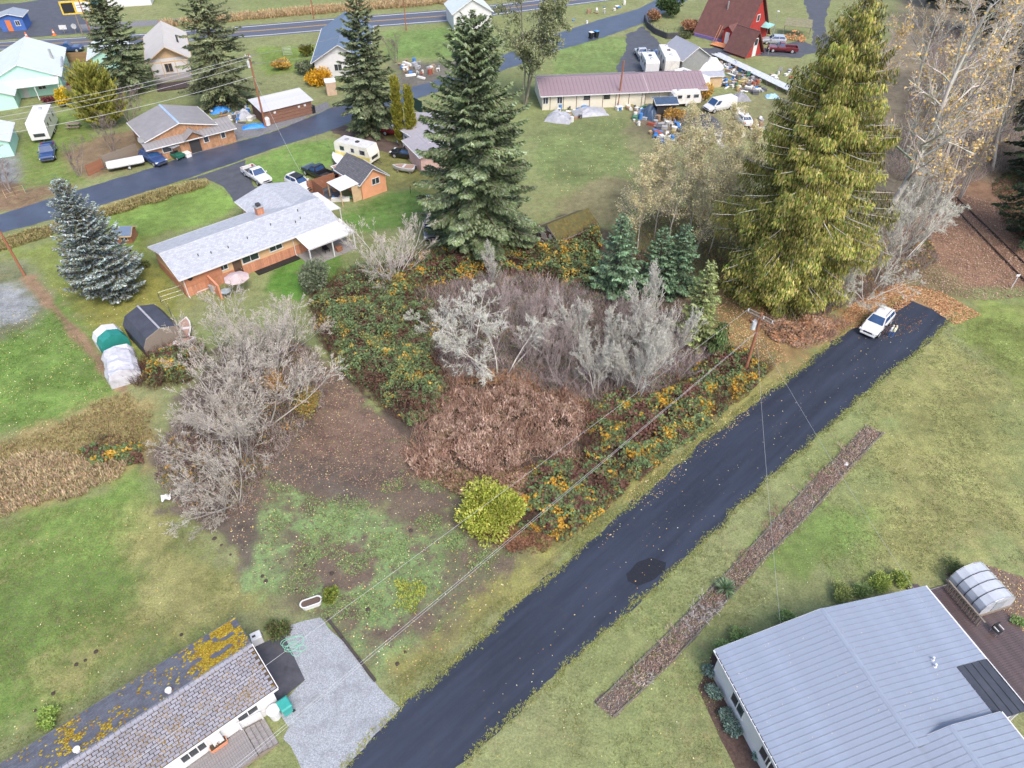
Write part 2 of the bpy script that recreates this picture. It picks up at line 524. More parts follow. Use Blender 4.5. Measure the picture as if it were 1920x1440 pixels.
nt.links.new(no.outputs['Fac'], bp.inputs['Height'])
nt.links.new(bp.outputs[0], bs.inputs['Normal'])
me = raw_mesh('ground', V, F, gm)
a = me.attributes.new('gc', 'FLOAT_COLOR', 'POINT')
c4 = np.ones((nx * ny, 4), dtype=np.float32)
c4[:, :3] = gc.reshape(-1, 3)
a.data.foreach_set('color', c4.ravel())
spk = np.clip(0.5 + sdf(XX, YY, P([(470, 900), (600, 880), (800, 850), (940, 990), (1000, 1070), (850, 1190), (720, 1250), (540, 1150), (440, 1060)])) / 3, 0, 1) * 0.9
spk = np.maximum(spk, np.clip((vnoise(XX, YY, 6.0, 31) - 0.62) * 4, 0, 0.5))
for key, val in (('sp', spk), ('th', np.clip(0.25 + (vnoise(XX, YY, 7.0, 33) - 0.4) * 1.2, 0, 0.75) * (1 - np.clip(spk * 2, 0, 1) * 0.7))):
    a = me.attributes.new(key, 'FLOAT', 'POINT')
    a.data.foreach_set('value', val.ravel().astype(np.float32))
kind(link('ground', me), 'structure')

# ------------------------------------------------------------------ roads, drives, pads
M_LANE = mat('lane_asphalt', (0.025, 0.032, 0.052), rough=0.55, var=0.42, scale=1.0, bump=0.25, bscale=60, spec=0.35, stretch=(0.10, 0.9, 1), srot=R(43),
             stain=(0.048, 0.047, 0.050), stscale=1.6, stlo=0.55, sthi=0.85)
M_ROAD = mat('road_asphalt', (0.052, 0.064, 0.098), rough=0.40, var=0.30, scale=0.35, bump=0.15, bscale=50, spec=0.5)
M_HWY = mat('highway_asphalt', (0.085, 0.092, 0.120), rough=0.6, var=0.15, scale=0.5, stretch=(0.2, 2, 1))
M_DRIVE = mat('drive_asphalt', (0.070, 0.075, 0.090), rough=0.7, var=0.25, scale=0.8, bump=0.2, bscale=40)
M_GRAVEL = mat('pale_gravel', (0.290, 0.308, 0.335), rough=0.9, var=0.6, scale=13, bump=0.6, bscale=30, stain=(0.19, 0.20, 0.215), stscale=0.8, stlo=0.48, sthi=0.75)
M_PAD = mat('grey_gravel', (0.165, 0.165, 0.175), rough=0.9, var=0.35, scale=3, bump=0.4, bscale=25, stain=(0.10, 0.095, 0.085), stscale=0.5)
M_YEL = mat('yellow_paint', (0.55, 0.33, 0.05), rough=0.7, var=0.2)
M_WHT = mat('white_road_paint', (0.62, 0.63, 0.64), rough=0.7, var=0.15)

def strip(name, left, right, z, m, amp=0.22, seed=3, n=220):
    def res(pl):
        pl = np.array(pl)
        s = np.r_[0, np.cumsum(np.linalg.norm(np.diff(pl, axis=0), axis=1))]
        t = np.linspace(0, s[-1], n)
        return np.stack([np.interp(t, s, pl[:, 0]), np.interp(t, s, pl[:, 1])], -1)
    A, B = res(left), res(right)
    for q, sg, sd_ in ((A, -1, seed), (B, 1, seed + 20)):
        dr = (B - A) / np.linalg.norm(B - A, axis=1)[:, None]
        nz = (vnoise(q[:, 0], q[:, 1], 2.3, sd_) - 0.5) * 1.4 + (vnoise(q[:, 0], q[:, 1], 0.7, sd_ + 1) - 0.5) * 1.2
        q += dr * (nz * amp)[:, None]
    V = [(x, y, z) for x, y in A] + [(x, y, z) for x, y in B]
    F = [(i, n + i, n + i + 1, i + 1) for i in range(n - 1)]
    return kind(link(name, raw_mesh(name, V, F, m)), 'structure')

lane_l = P([(480, 1620), (640, 1440), (750, 1327), (840, 1252), (1000, 1107), (1130, 992), (1310, 832), (1500, 692), (1600, 613), (1690, 556)])
lane_r = P([(720, 1580), (868, 1430), (985, 1320), (1160, 1160), (1350, 985), (1450, 890), (1560, 792), (1680, 692), (1740, 640), (1787, 596)])
strip('lane', lane_l, lane_r, 0.010, M_LANE, amp=0.30)
kind(sheet('asphalt_patch', P([(1172, 1075), (1195, 1055), (1222, 1045), (1250, 1055), (1246, 1070), (1215, 1092), (1195, 1100), (1176, 1090)]), 0.016,
     mat('fresh_asphalt', (0.010, 0.012, 0.020), rough=0.7, var=0.3, scale=6, bump=0.5, bscale=40), seed=5, amp=0.10, step=0.2), 'structure')
up = [(-200, 462), (0, 402), (160, 352), (287, 315), (350, 292), (480, 257), (520, 245), (587, 217), (622, 202), (690, 185), (757, 168), (812, 152), (900, 120), (1000, 82), (1045, 63), (1120, 38), (1196, 17), (1240, -6)]
lo = [(-200, 498), (0, 438), (192, 385), (364, 331), (430, 308), (460, 297), (525, 275), (575, 260), (637, 238), (690, 215), (745, 197), (822, 172), (920, 140), (1010, 108), (1045, 95), (1148, 65), (1215, 40), (1290, 0)]
strip('road', P(up), P(lo), 0.010, M_ROAD, amp=0.18, seed=11, n=260)
sheet('driveway', P([(352, 338), (460, 300), (458, 318), (478, 350), (520, 352), (560, 345), (640, 335), (640, 372), (520, 372), (440, 378), (418, 350), (385, 333)]), 0.016, M_DRIVE, seed=8)
sheet('gravel_verge', P([(345, 298), (400, 278), (480, 255), (560, 228), (620, 200), (612, 192), (540, 214), (497, 238), (440, 230), (436, 243), (380, 270), (340, 285)]), 0.006, M_PAD, seed=9, amp=0.3)
sheet('side_drive', P([(1175, 66), (1205, 50), (1240, 82), (1300, 90), (1372, 88), (1440, 90), (1500, 75), (1540, 95), (1500, 108), (1440, 105), (1330, 104), (1290, 140), (1240, 150), (1160, 145), (1155, 130), (1172, 95)]), 0.016, M_DRIVE, seed=12, amp=0.4)
sheet('back_drive', P([(1500, -20), (1560, -20), (1545, 50), (1560, 90), (1520, 90), (1525, 55)]), 0.010, M_DRIVE, seed=13, amp=0.3)
sheet('dirt_drive', P([(600, 232), (650, 235), (720, 260), (790, 283), (800, 298), (740, 292), (690, 272), (640, 255)]), 0.006, mat('wet_dirt', (0.095, 0.068, 0.055), rough=0.8, var=0.35, scale=1.2, bump=0.3), seed=14, amp=0.5)
hw_u = [(-300, 92), (0, 78), (175, 68), (300, 61), (475, 47), (640, 33), (840, 18), (1028, -3), (1140, -16), (1400, -50)]
hw_l = [(-300, 108), (0, 94), (175, 88), (300, 81), (487, 69), (650, 55), (837, 41), (1028, 16), (1120, 4), (1400, -28)]
strip('highway', P(hw_u), P(hw_l), 0.010, M_HWY, amp=0.05, seed=15)
def along(a, b, t):
    return [tuple(np.array(p) * (1 - t) + np.array(q) * t) for p, q in zip(P(a), P(b))]
for nm, t0, t1, mm in (('edge_line', 0.085, 0.115, M_WHT), ('edge_line', 0.885, 0.915, M_WHT), ('centre_line', 0.475, 0.492, M_YEL), ('centre_line', 0.512, 0.529, M_YEL)):
    strip(nm, along(hw_l, hw_u, t1), along(hw_l, hw_u, t0), 0.016, mm, amp=0.0)
strip('frontage_road', P([(150, 46), (300, 37), (475, 24), (640, 10), (760, -2)]), P([(150, 58), (300, 47), (475, 33), (640, 19), (760, 8)]), 0.010, M_PAD, amp=0.2, seed=17)
sheet('parking_lot', P([(-200, 20), (40, 5), (150, -10), (150, 30), (190, 60), (110, 66), (0, 76), (-200, 84)]), 0.006, M_DRIVE, seed=18, amp=0.3)
sheet('gravel_pad', P([(512, 1200), (540, 1175), (600, 1158), (655, 1215), (700, 1275), (752, 1328), (690, 1392), (640, 1445), (560, 1500), (566, 1440), (545, 1398), (532, 1385), (545, 1362), (520, 1330), (572, 1276)]), 0.022, M_GRAVEL, seed=20, amp=0.10, step=0.2)
sheet('concrete_slab', P([(478, 1212), (532, 1190), (572, 1275), (516, 1322)]), 0.028, mat('dark_concrete', (0.060, 0.062, 0.075), rough=0.85, var=0.35, scale=1.5, bump=0.2, stain=(0.10, 0.075, 0.06), stscale=0.8), amp=0)
# ------------------------------------------------------------------ plant geometry
M_LEAF = mat('foliage', (0, 0, 0), rough=0.7, var=0.12, scale=1.2, spec=0.25, attr='fc', transl=0.22)
M_NEEDLE = mat('needles', (0, 0, 0), rough=0.8, var=0.15, scale=0.9, spec=0.2, attr='fc', transl=0.10)
M_TWIG = mat('twigs', (0, 0, 0), rough=0.9, var=0.15, scale=2.0, spec=0.15, attr='fc')
M_BARK = mat('bark', (0.10, 0.080, 0.065), rough=0.95, var=0.3, scale=4, bump=0.6, bscale=12, spec=0.1)

def unit(a):
    return a / np.maximum(np.linalg.norm(a, axis=-1, keepdims=True), 1e-9)

def diamonds(c, a, b, fat=0.0):
    """one leaf-shaped face for each centre c with half axes a (long) and b (wide)"""
    n = len(c)
    V = np.stack([c - a, c + b - a * fat, c + a, c - b - a * fat], 1).reshape(-1, 3)
    return V, np.arange(4 * n).reshape(n, 4)

def seg_tubes(p0, p1, r0, r1, k=3):
    d = unit(p1 - p0)
    ref = np.where(np.abs(d[:, 2:3]) > 0.9, np.array([[1.0, 0, 0]]), np.array([[0, 0, 1.0]]))
    a = unit(np.cross(d, ref))
    b = np.cross(d, a)
    rings = []
    for p, r in ((p0, r0), (p1, r1)):
        for j in range(k):
            t = 2 * math.pi * j / k
            rings.append(p + (a * math.cos(t) + b * math.sin(t)) * r[:, None])
    n = len(p0)
    V = np.stack(rings, 1).reshape(-1, 3)
    base = (np.arange(n) * 2 * k)[:, None]
    F = np.stack([np.concatenate([base + j, base + (j + 1) % k, base + k + (j + 1) % k, base + k + j], 1) for j in range(k)], 1).reshape(-1, 4)
    return V, F

def pick(rng, pal, n, jit=0.15):
    pal = np.array(pal)
    c = pal[rng.integers(0, len(pal), n)]
    return np.clip(c * (1 + rng.normal(0, jit, (n, 1))) * (1 + rng.normal(0, jit * 0.3, (n, 3))), 0.005, 0.9)

def rand_unit(rng, n):
    return unit(rng.normal(size=(n, 3)))

def conifer_meshes(h, Rad, pal, seed, nb=150, ns=120, droop=0.35, up=0.10, z0=0.05, style='fir', power=0.85, tip=1.25, size=(0.28, 0.55), twig=(0.15, 0.12, 0.10), bare=0.0, trunk=None):
    rng = np.random.default_rng(seed)
    t = z0 + (1 - z0) * (np.arange(nb) + rng.uniform(0, 1, nb)) / nb
    t = np.minimum(np.round(t * 34) / 34 * 0.45 + t * 0.55, 0.985) if style != 'cedar' else np.minimum(t, 0.985)
    prof = np.clip((1 - t), 0.0, 1) ** power
    prof *= np.clip((0.48 if style == 'cedar' else 0.70) + 1.7 * (t - z0), 0, 1)
    L = Rad * prof * np.where(rng.random(nb) < (0.15 if style == 'cedar' else 0.3), rng.uniform(0.5, 0.85, nb), rng.uniform(0.8, 1.15, nb)) + 0.25
    az = np.arange(nb) * 2.39996 + rng.uniform(-0.5, 0.5, nb)
    rad = np.stack([np.cos(az), np.sin(az), np.zeros(nb)], -1)
    lat = np.stack([-np.sin(az), np.cos(az), np.zeros(nb)], -1)
    dr = droop * (1.15 - t) * rng.uniform(0.7, 1.3, nb)
    upv = up + 0.55 * t ** 2
    def pt(i, s):
        z = t[i] * h + L[i] * (upv[i] * s - dr[i] * s ** 1.6 + (0.18 if style != 'cedar' else 0.10) * s ** 4)
        p = rad[i] * (L[i] * s)[:, None]
        p[:, 2] = np.maximum(z, 0.05)
        return p
    # limbs and trunk
    ks = np.array([0, 0.35, 0.7, 1.0])
    P0, P1, r0, r1 = [], [], [], []
    ii = np.arange(nb)
    for a, b in zip(ks[:-1], ks[1:]):
        P0.append(pt(ii, np.full(nb, a))); P1.append(pt(ii, np.full(nb, b)))
        rr = 0.012 * L + 0.012
        r0.append(rr * (1.15 - a)); r1.append(rr * (1.15 - b))
    lv, lf = seg_tubes(np.vstack(P0), np.vstack(P1), np.hstack(r0), np.hstack(r1))
    tr = (0.018 * h + 0.06) if trunk is None else trunk
    zs = np.linspace(0, h * 0.98, 9)
    q = np.stack([rng.normal(0, 0.03, 9) * tr * 3, rng.normal(0, 0.03, 9) * tr * 3, zs], -1)
    q[0, 2] = -0.15
    rr = tr * (1 - zs / h) ** 0.8 + 0.02
    rr[0] *= 1.35
    tv, tf = seg_tubes(q[:-1], q[1:], rr[:-1], rr[1:], 7)
    # sprays
    cnt = np.maximum((ns * (L / Rad) ** 1.25).astype(int), 6)
    bi = np.repeat(ii, cnt)
    n = len(bi)
    s = rng.uniform(0.08, 1.0, n) ** 0.62
    side = rng.choice([-1.0, 1.0], n)
    w = (0.30 * L[bi] * (1.05 - s) ** 0.8 + 0.14) * rng.uniform(0, 1, n)
    c = pt(bi, s) + lat[bi] * (side * w)[:, None]
    c[:, 2] -= w * (0.30 if style != 'cedar' else 0.15) * rng.uniform(0.3, 1.2, n)
    ln = rng.uniform(size[0], size[1], n) * (0.6 + 0.4 * np.minimum(L[bi] / 3, 1))
    if style == 'cedar':
        c += lat[bi] * (side * w * 0.4)[:, None] + rng.normal(0, 0.06, (n, 3))
        a = rad[bi] * rng.uniform(-0.1, 0.6, n)[:, None] + lat[bi] * (side * rng.uniform(-0.1, 0.4, n))[:, None]
        a[:, 2] = -rng.uniform(0.7, 1.4, n)
        a = unit(a) * (ln * 0.75)[:, None]
        c[:, 2] -= 0.10 + rng.uniform(0, 1, n) ** 1.3 * (0.25 + 0.15 * L[bi] * (1.15 - s * 0.5))
        b = unit(np.cross(a, rad[bi] + rand_unit(rng, n) * 0.6)) * (ln * rng.uniform(0.16, 0.30, n))[:, None]
    elif style == 'upright':
        a = rad[bi] * rng.uniform(0.1, 0.5, n)[:, None]
        a[:, 2] = rng.uniform(0.6, 1.2, n)
        a = unit(a) * (ln * 0.6)[:, None]
        b = unit(np.cross(a, rand_unit(rng, n))) * (ln * 0.28)[:, None]
    else:
        a = rad[bi] * rng.uniform(0.5, 1.0, n)[:, None] + lat[bi] * (side * rng.uniform(0.2, 1.0, n))[:, None]
        a[:, 2] = rng.normal(-0.22, 0.30, n) + (0.35 if style == 'spruce' else 0.0) * s
        a = unit(a) * (ln * 0.62)[:, None]
        b = unit(np.cross(a, np.array([[0, 0, 1.0]]) + rand_unit(rng, n) * 0.55)) * (ln * rng.uniform(0.20, 0.36, n))[:, None]
    c[:, 2] = np.maximum(c[:, 2], 0.12)
    cv, cf = diamonds(c, a, b, 0.25)
    col = pick(rng, pal, n)
    # each limb has its own shade of growth; the young tips are paler
    col *= (1 + rng.normal(0, 0.20, nb))[bi][:, None]
    col *= (1 + (tip - 1) * np.clip((s - 0.72) / 0.28, 0, 1) * rng.uniform(0.3, 1.2, n))[:, None]
    col = np.clip(col, 0.005, 0.8)
    trunk_me = raw_mesh('trunk', tv, tf, M_BARK)
    limb_me = raw_mesh('limbs', lv, lf, M_TWIG, fcol=pick(rng, [twig], len(lf)))
    crown_me = raw_mesh('crown', cv, cf, M_NEEDLE, fcol=col)
    return trunk_me, limb_me, crown_me

def conifer(name, label, base, h, group=None, rz=0.0, tilt=(0, 0), meshes=None, scale=None, **kw):
    loc = base if len(base) == 3 else (*base, 0)
    root = thing(name, label, 'tree', loc, rz, group, scale)
    root.rotation_euler = (tilt[0], tilt[1], rz)
    ms = meshes or conifer_meshes(h, **kw)
    link('trunk', ms[0], root); kind(link('limbs', ms[1], root), 'stuff'); link('crown', ms[2], root)
    return ms

def grow(rng, start, dirs, length, k, crook, trop):
    n = len(start)
    pts = [start]
    d = dirs.copy()
    for j in range(k):
        d = unit(d + rng.normal(0, crook, (n, 3)) + np.array([[0, 0, 1.0]]) * trop)
        pts.append(pts[-1] + d * (length / k)[:, None])
    return np.stack(pts, 1)

def bare_meshes(seed, h=8.0, stems=3, spread=0.35, counts=(9, 8, 7), crook=0.13, trop=(0.10, 0.06, 0.03), ang=(0.75, 0.62, 0.6),
                lens=(0.55, 0.5, 0.55), r0=0.09, pal=((0.30, 0.27, 0.26),), tpal=None, leaves=0, lpal=((0.6, 0.35, 0.05),), lsize=0.11, lichen=0.0, rmin=0.010, tuft=1.0, tmin=0.20):
    rng = np.random.default_rng(seed)
    az = rng.uniform(0, 2 * math.pi) + np.arange(stems) * 2 * math.pi / max(stems, 1) + rng.normal(0, 0.4, stems)
    sp = spread * rng.uniform(0.5, 1.2, stems)
    d = np.stack([np.cos(az) * np.sin(sp), np.sin(az) * np.sin(sp), np.cos(sp)], -1)
    st = np.stack([np.cos(az) * 0.12, np.sin(az) * 0.12, np.full(stems, -0.12)], -1) * (stems > 1) + np.array([[0, 0, -0.05]])
    ln = h * rng.uniform(0.75, 1.02, stems)
    levels = [(grow(rng, st, d, ln, 7, crook * 0.6, trop[0] * 0.4), ln, np.full(stems, r0))]
    for lv, c in enumerate(counts):
        pp, pl, pr = levels[-1]
        n, k = len(pp), pp.shape[1] - 1
        par = np.repeat(np.arange(n), c)
        m = len(par)
        t = rng.uniform(tmin if lv == 0 else 0.12, 1.0, m) ** 0.8
        j = np.minimum((t * k).astype(int), k - 1)
        fr = (t * k - j)[:, None]
        s0 = pp[par, j] * (1 - fr) + pp[par, j + 1] * fr
        pd = unit(pp[par, j + 1] - pp[par, j])
        side = unit(np.cross(pd, rand_unit(rng, m)))
        an = ang[lv] * rng.uniform(0.5, 1.2, m)
        dd = pd * np.cos(an)[:, None] + side * np.sin(an)[:, None]
        ll = pl[par] * lens[lv] * rng.uniform(0.5, 1.15, m) * (1.12 - 0.72 * t)
        rr = np.maximum(pr[par] * (1 - 0.75 * t) * 0.55, rmin)
        levels.append((grow(rng, s0, dd, ll, 4 if lv == 0 else 3, crook, trop[min(lv, 2)]), ll, rr))
    tv, tf, bv, bf, bc, off = None, None, [], [], [], 0
    for li, (pp, pl, pr) in enumerate(levels):
        k = pp.shape[1] - 1
        taper = np.linspace(1, 0.30 if li < 2 else 0.45, k + 1)
        p0, p1 = pp[:, :-1].reshape(-1, 3), pp[:, 1:].reshape(-1, 3)
        a = (pr[:, None] * taper[None, :-1]).ravel(); b = (pr[:, None] * taper[None, 1:]).ravel()
        p0 = p0.copy(); p1 = p1.copy()
        p0[:, 2] = np.maximum(p0[:, 2], -0.1); p1[:, 2] = np.maximum(p1[:, 2], 0.0 if li else -0.1)
        V, F = seg_tubes(p0, p1, np.maximum(a, rmin * 0.8), np.maximum(b, rmin * 0.7), 6 if li == 0 else 3)
        if li == 0:
            tv, tf = V, F
        else:
            bv.append(V); bf.append(F + off); off += len(V)
            bc.append(pick(rng, (tpal or pal) if li >= 2 else pal, len(F), 0.20) * (1.0 if li >= 2 else 0.85))
    pp = levels[-1][0]
    if lichen:
        n = int(lichen * len(pp))
        i = rng.integers(0, len(pp), n); j = rng.integers(0, pp.shape[1], n)
        c0 = pp[i, j]
        e = c0 + rand_unit(rng, n) * rng.uniform(0.08, 0.30, n)[:, None]
        V, F = seg_tubes(c0, e, np.full(n, 0.016 * tuft), np.full(n, 0.010 * tuft), 3)
        bv.append(V); bf.append(F + off); off += len(V)
        bc.append(pick(rng, [(0.50, 0.50, 0.42), (0.58, 0.57, 0.50), (0.42, 0.43, 0.36)], len(F), 0.1))
    trunk_me = raw_mesh('trunk', tv, tf, M_TWIG, fcol=pick(rng, pal, len(tf), 0.1))
    br_me = raw_mesh('branches', np.vstack(bv), np.vstack(bf), M_TWIG, fcol=np.vstack(bc))
    leaf_me = None
    if leaves:
        i = rng.integers(0, len(pp), leaves); j = rng.integers(1, pp.shape[1], leaves)
        c = pp[i, j] + rng.normal(0, 0.16, (leaves, 3))
        a = rand_unit(rng, leaves)
        b = unit(np.cross(a, rand_unit(rng, leaves)))
        sz = lsize * rng.uniform(0.6, 1.3, leaves)[:, None]
        c[:, 2] = np.maximum(c[:, 2], 0.1)
        V, F = diamonds(c, a * sz, b * sz * 0.7)
        leaf_me = raw_mesh('leaves', V, F, M_LEAF, fcol=pick(rng, lpal, leaves))
    return trunk_me, br_me, leaf_me

def bare_tree(name, label, base, ms, group=None, rz=0.0, scale=1.0, tilt=(0, 0), cat='tree', top='crown'):
    root = thing(name, label, cat, (*base, 0), rz, group, scale)
    root.rotation_euler = (tilt[0], tilt[1], rz)
    link('trunk', ms[0], root)
    link(top, ms[1], root)
    if ms[2]:
        link('leaves', ms[2], root)
    return root

def shrub_mesh(seed, r, h, n, pal, size=0.12, lumps=7, shell=0.5, up=0.3, name='foliage'):
    rng = np.random.default_rng(seed)
    ca = rng.uniform(0, 2 * math.pi, lumps); cr = r * rng.uniform(0.15, 0.62, lumps)
    cc = np.stack([np.cos(ca) * cr, np.sin(ca) * cr, h * rng.uniform(0.30, 0.72, lumps)], -1)
    cs = r * rng.uniform(0.35, 0.60, lumps)
    i = rng.integers(0, lumps, n)
    d = rand_unit(rng, n)
    rad = cs[i] * rng.uniform(shell, 1.05, n)
    c = cc[i] + d * rad[:, None] * np.array([1, 1, min(1.1, h / (1.6 * r))])
    c[:, 2] = np.clip(c[:, 2], 0.04, None)
    a = unit(d + rand_unit(rng, n) * 0.8 + np.array([[0, 0, up]]))
    b = unit(np.cross(a, rand_unit(rng, n)))
    sz = size * rng.uniform(0.6, 1.3, n)[:, None]
    V, F = diamonds(c, a * sz, b * sz * 0.5)
    return raw_mesh(name, V, F, M_LEAF, fcol=pick(rng, pal, n) * (1 + rng.normal(0, 0.12, lumps))[i][:, None])

def stem_mesh(seed, r, h, n=9, col=(0.12, 0.09, 0.07), rad=0.02):
    rng = np.random.default_rng(seed)
    p0 = np.stack([rng.normal(0, 0.06, n), rng.normal(0, 0.06, n), np.full(n, -0.05)], -1)
    a = rng.uniform(0, 2 * math.pi, n)
    p1 = np.stack([np.cos(a) * r * 0.5, np.sin(a) * r * 0.5, np.full(n, h * 0.6)], -1) * rng.uniform(0.5, 1, (n, 1))
    V, F = seg_tubes(p0, p1, np.full(n, rad), np.full(n, rad * 0.5), 4)
    return raw_mesh('stems', V, F, M_TWIG, fcol=pick(rng, [col], len(F)))

def shrub(name, label, base, r, h, n, pal, seed, size=0.12, group=None, cat='shrub', **kw):
    root = thing(name, label, cat, (*base, 0), 0, group)
    link('stems', stem_mesh(seed, r, h), root)
    link('foliage', shrub_mesh(seed, r, h, n, pal, size, **kw), root)
    return root

def thicket(name, label, poly, h, leaves, pal, seed, size=0.13, stems=0, spal=((0.10, 0.045, 0.040),), mound=2.2, edge=1.6, gap=0.0, upright=0.0):
    """a mass of low growth over an outline: leaf faces on a lumpy mound with bare canes between"""
    rng = np.random.default_rng(seed)
    q = sample_poly(poly, int(leaves * 1.7), rng)
    # ragged outline
    e = sdf(q[:, 0], q[:, 1], poly)
    e = e + (vnoise(q[:, 0], q[:, 1], 2.4, seed + 3) - 0.62) * 2.2 + (vnoise(q[:, 0], q[:, 1], 0.8, seed + 4) - 0.5) * 1.0 + rng.normal(0, 0.12, len(q))
    hh = h * np.clip(e / edge + 0.15, 0.08, 1) ** 0.7 * (0.18 + 0.62 * vnoise(q[:, 0], q[:, 1], mound, seed) + 0.42 * vnoise(q[:, 0], q[:, 1], mound * 0.35, seed + 1))
    keep = (vnoise(q[:, 0], q[:, 1], mound * 0.55, seed + 5) + rng.uniform(-0.25, 0.25, len(q)) > gap) & (e > 0)
    q, hh = q[keep][:leaves], hh[keep][:leaves]
    n = len(q)
    z = hh * rng.uniform(0.55, 1.02, n) ** 0.7
    c = np.stack([q[:, 0], q[:, 1], np.maximum(z, 0.06)], -1)
    a = unit(rng.normal(size=(n, 3)) * np.array([1, 1, 0.55]) + np.array([[0, 0, upright * 2.2]]))
    b = unit(np.cross(a, np.array([[0, 0, 1.0]]) + rand_unit(rng, n) * 0.7))
    sz = size * rng.uniform(0.6, 1.4, n)[:, None]
    V, F = diamonds(c, a * sz, b * sz * (0.62 - 0.34 * upright))
    # leaf colours come in drifts: some canes have turned, others stay green
    pal = np.array(pal)
    drift = vnoise(q[:, 0], q[:, 1], 1.1, seed + 8) * 0.7 + vnoise(q[:, 0], q[:, 1], 0.45, seed + 9) * 0.5 + rng.normal(0, 0.13, n)
    k = np.clip(((drift - 0.25) / 0.75 * len(pal)).astype(int), 0, len(pal) - 1)
    col = np.clip(pal[k] * (1 + rng.normal(0, 0.16, (n, 1))), 0.004, 0.8)
    root = link(name, raw_mesh(name, V, F, M_LEAF, fcol=col))
    kind(root, 'stuff', label)
    if stems:
        q = sample_poly(poly, stems, rng)
        e = sdf(q[:, 0], q[:, 1], poly)
        hh = h * np.clip(e / edge + 0.15, 0.08, 1) ** 0.7 * (0.18 + 0.62 * vnoise(q[:, 0], q[:, 1], mound, seed) + 0.42 * vnoise(q[:, 0], q[:, 1], mound * 0.35, seed + 1))
        an = rng.uniform(0, 2 * math.pi, stems)
        ln = rng.uniform(0.3, 0.9, stems) * min(h, 2.0)
        p0 = np.stack([q[:, 0], q[:, 1], hh * rng.uniform(0.0, 0.7, stems)], -1)
        p1 = p0 + np.stack([np.cos(an) * ln * 0.45, np.sin(an) * ln * 0.45, ln * rng.uniform(0.1, 1.0, stems)], -1)
        p1[:, 2] = np.maximum(p1[:, 2], 0.02)
        V, F = seg_tubes(p0, p1, np.full(stems, 0.016), np.full(stems, 0.009), 3)
        link('canes', raw_mesh('canes', V, F, M_TWIG, fcol=pick(rng, spal, len(F), 0.25)), root)
    return root

def grass_clumps(name, label, poly, n, h, pal, seed, blades=7, lean=0.5, width=0.02, patch=None):
    rng = np.random.default_rng(seed)
    q = sample_poly(poly, n, rng)
    if patch is not None:
        q = q[vnoise(q[:, 0], q[:, 1], 1.8, seed + 2) > patch]
    q = q[sdf(q[:, 0], q[:, 1], poly) + (vnoise(q[:, 0], q[:, 1], 1.7, seed + 3) - 0.55) * 2.0 + rng.normal(0, 0.2, len(q)) > 0]
    m = len(q) * blades
    c = np.repeat(q, blades, 0) + rng.normal(0, 0.07, (m, 2))
    az = rng.uniform(0, 2 * math.pi, m)
    hh = np.repeat(h * rng.uniform(0.5, 1.2, len(q)), blades) * rng.uniform(0.6, 1.1, m)
    ou = hh * lean * rng.uniform(0.2, 1.2, m)
    p0 = np.stack([c[:, 0], c[:, 1], np.zeros(m)], -1)
    tipv = p0 + np.stack([np.cos(az) * ou, np.sin(az) * ou, hh], -1)
    w = np.stack([-np.sin(az), np.cos(az), np.zeros(m)], -1) * width
    mid = p0 * 0.45 + tipv * 0.55 + np.array([0, 0, 1.0]) * (hh * 0.10)[:, None]
    V = np.stack([p0 - w * 0.6, mid - w, tipv, mid + w], 1).reshape(-1, 3)
    col = pick(rng, pal, m, 0.18)
    return kind(link(name, raw_mesh(name, V, np.arange(4 * m).reshape(m, 4), M_LEAF, fcol=col)), 'stuff', label)

# ------------------------------------------------------------------ conifers
FIR = [(0.105, 0.132, 0.068), (0.130, 0.158, 0.085), (0.080, 0.108, 0.052), (0.165, 0.190, 0.108)]
FIR_PALE = [(0.115, 0.155, 0.072), (0.145, 0.185, 0.098), (0.088, 0.125, 0.050), (0.200, 0.240, 0.150)]
SPRUCE = [(0.265, 0.335, 0.350), (0.340, 0.415, 0.430), (0.165, 0.205, 0.185), (0.135, 0.135, 0.075), (0.160, 0.150, 0.085), (0.385, 0.455, 0.470)]
CEDAR = [(0.245, 0.240, 0.052), (0.310, 0.290, 0.070), (0.170, 0.200, 0.042), (0.360, 0.325, 0.115), (0.110, 0.160, 0.034), (0.280, 0.230, 0.090)]

conifer('fir_tree', 'tall dark green fir beside the road, behind the silver-roofed shed', gp(700, 246), 20.0, group='firs beyond the road',
        Rad=6.2, pal=FIR, seed=11, nb=210, ns=270, droop=0.55, power=0.75)
conifer('fir_tree', 'tall dark green fir at upper left between mint house and timber-gabled house', gp(246, 172), 19.0, group='firs beyond the road',
        Rad=5.8, pal=FIR, seed=12, nb=190, ns=220, droop=0.5, power=0.75)
conifer('fir_tree', 'broad grey green fir above the brown metal-roofed house and clutter', gp(428, 196), 21.0, group='firs beyond the road',
        Rad=7.4, pal=[(0.150, 0.172, 0.090), (0.180, 0.205, 0.112), (0.118, 0.142, 0.068)], seed=13, nb=190, ns=240, droop=0.6, power=0.7)
conifer('fir_tree', 'largest silvery green fir in the centre, behind the bramble lot', gp(898, 462), rise((898, 462), 34), group=None,
        Rad=8.2, pal=FIR_PALE, seed=14, nb=270, ns=520, droop=0.45, power=0.56, tip=1.30, size=(0.26, 0.52))
conifer('blue_spruce', 'single silvery blue spruce on the lawn left of the ranch house', gp(216, 550), rise((190, 550), 336),
        Rad=4.5, pal=SPRUCE, seed=15, nb=330, ns=270, droop=0.20, up=0.12, z0=0.03, power=0.8, style='spruce', tip=1.25, size=(0.18, 0.34), tilt=(0, R(-3)), twig=(0.16, 0.11, 0.06))
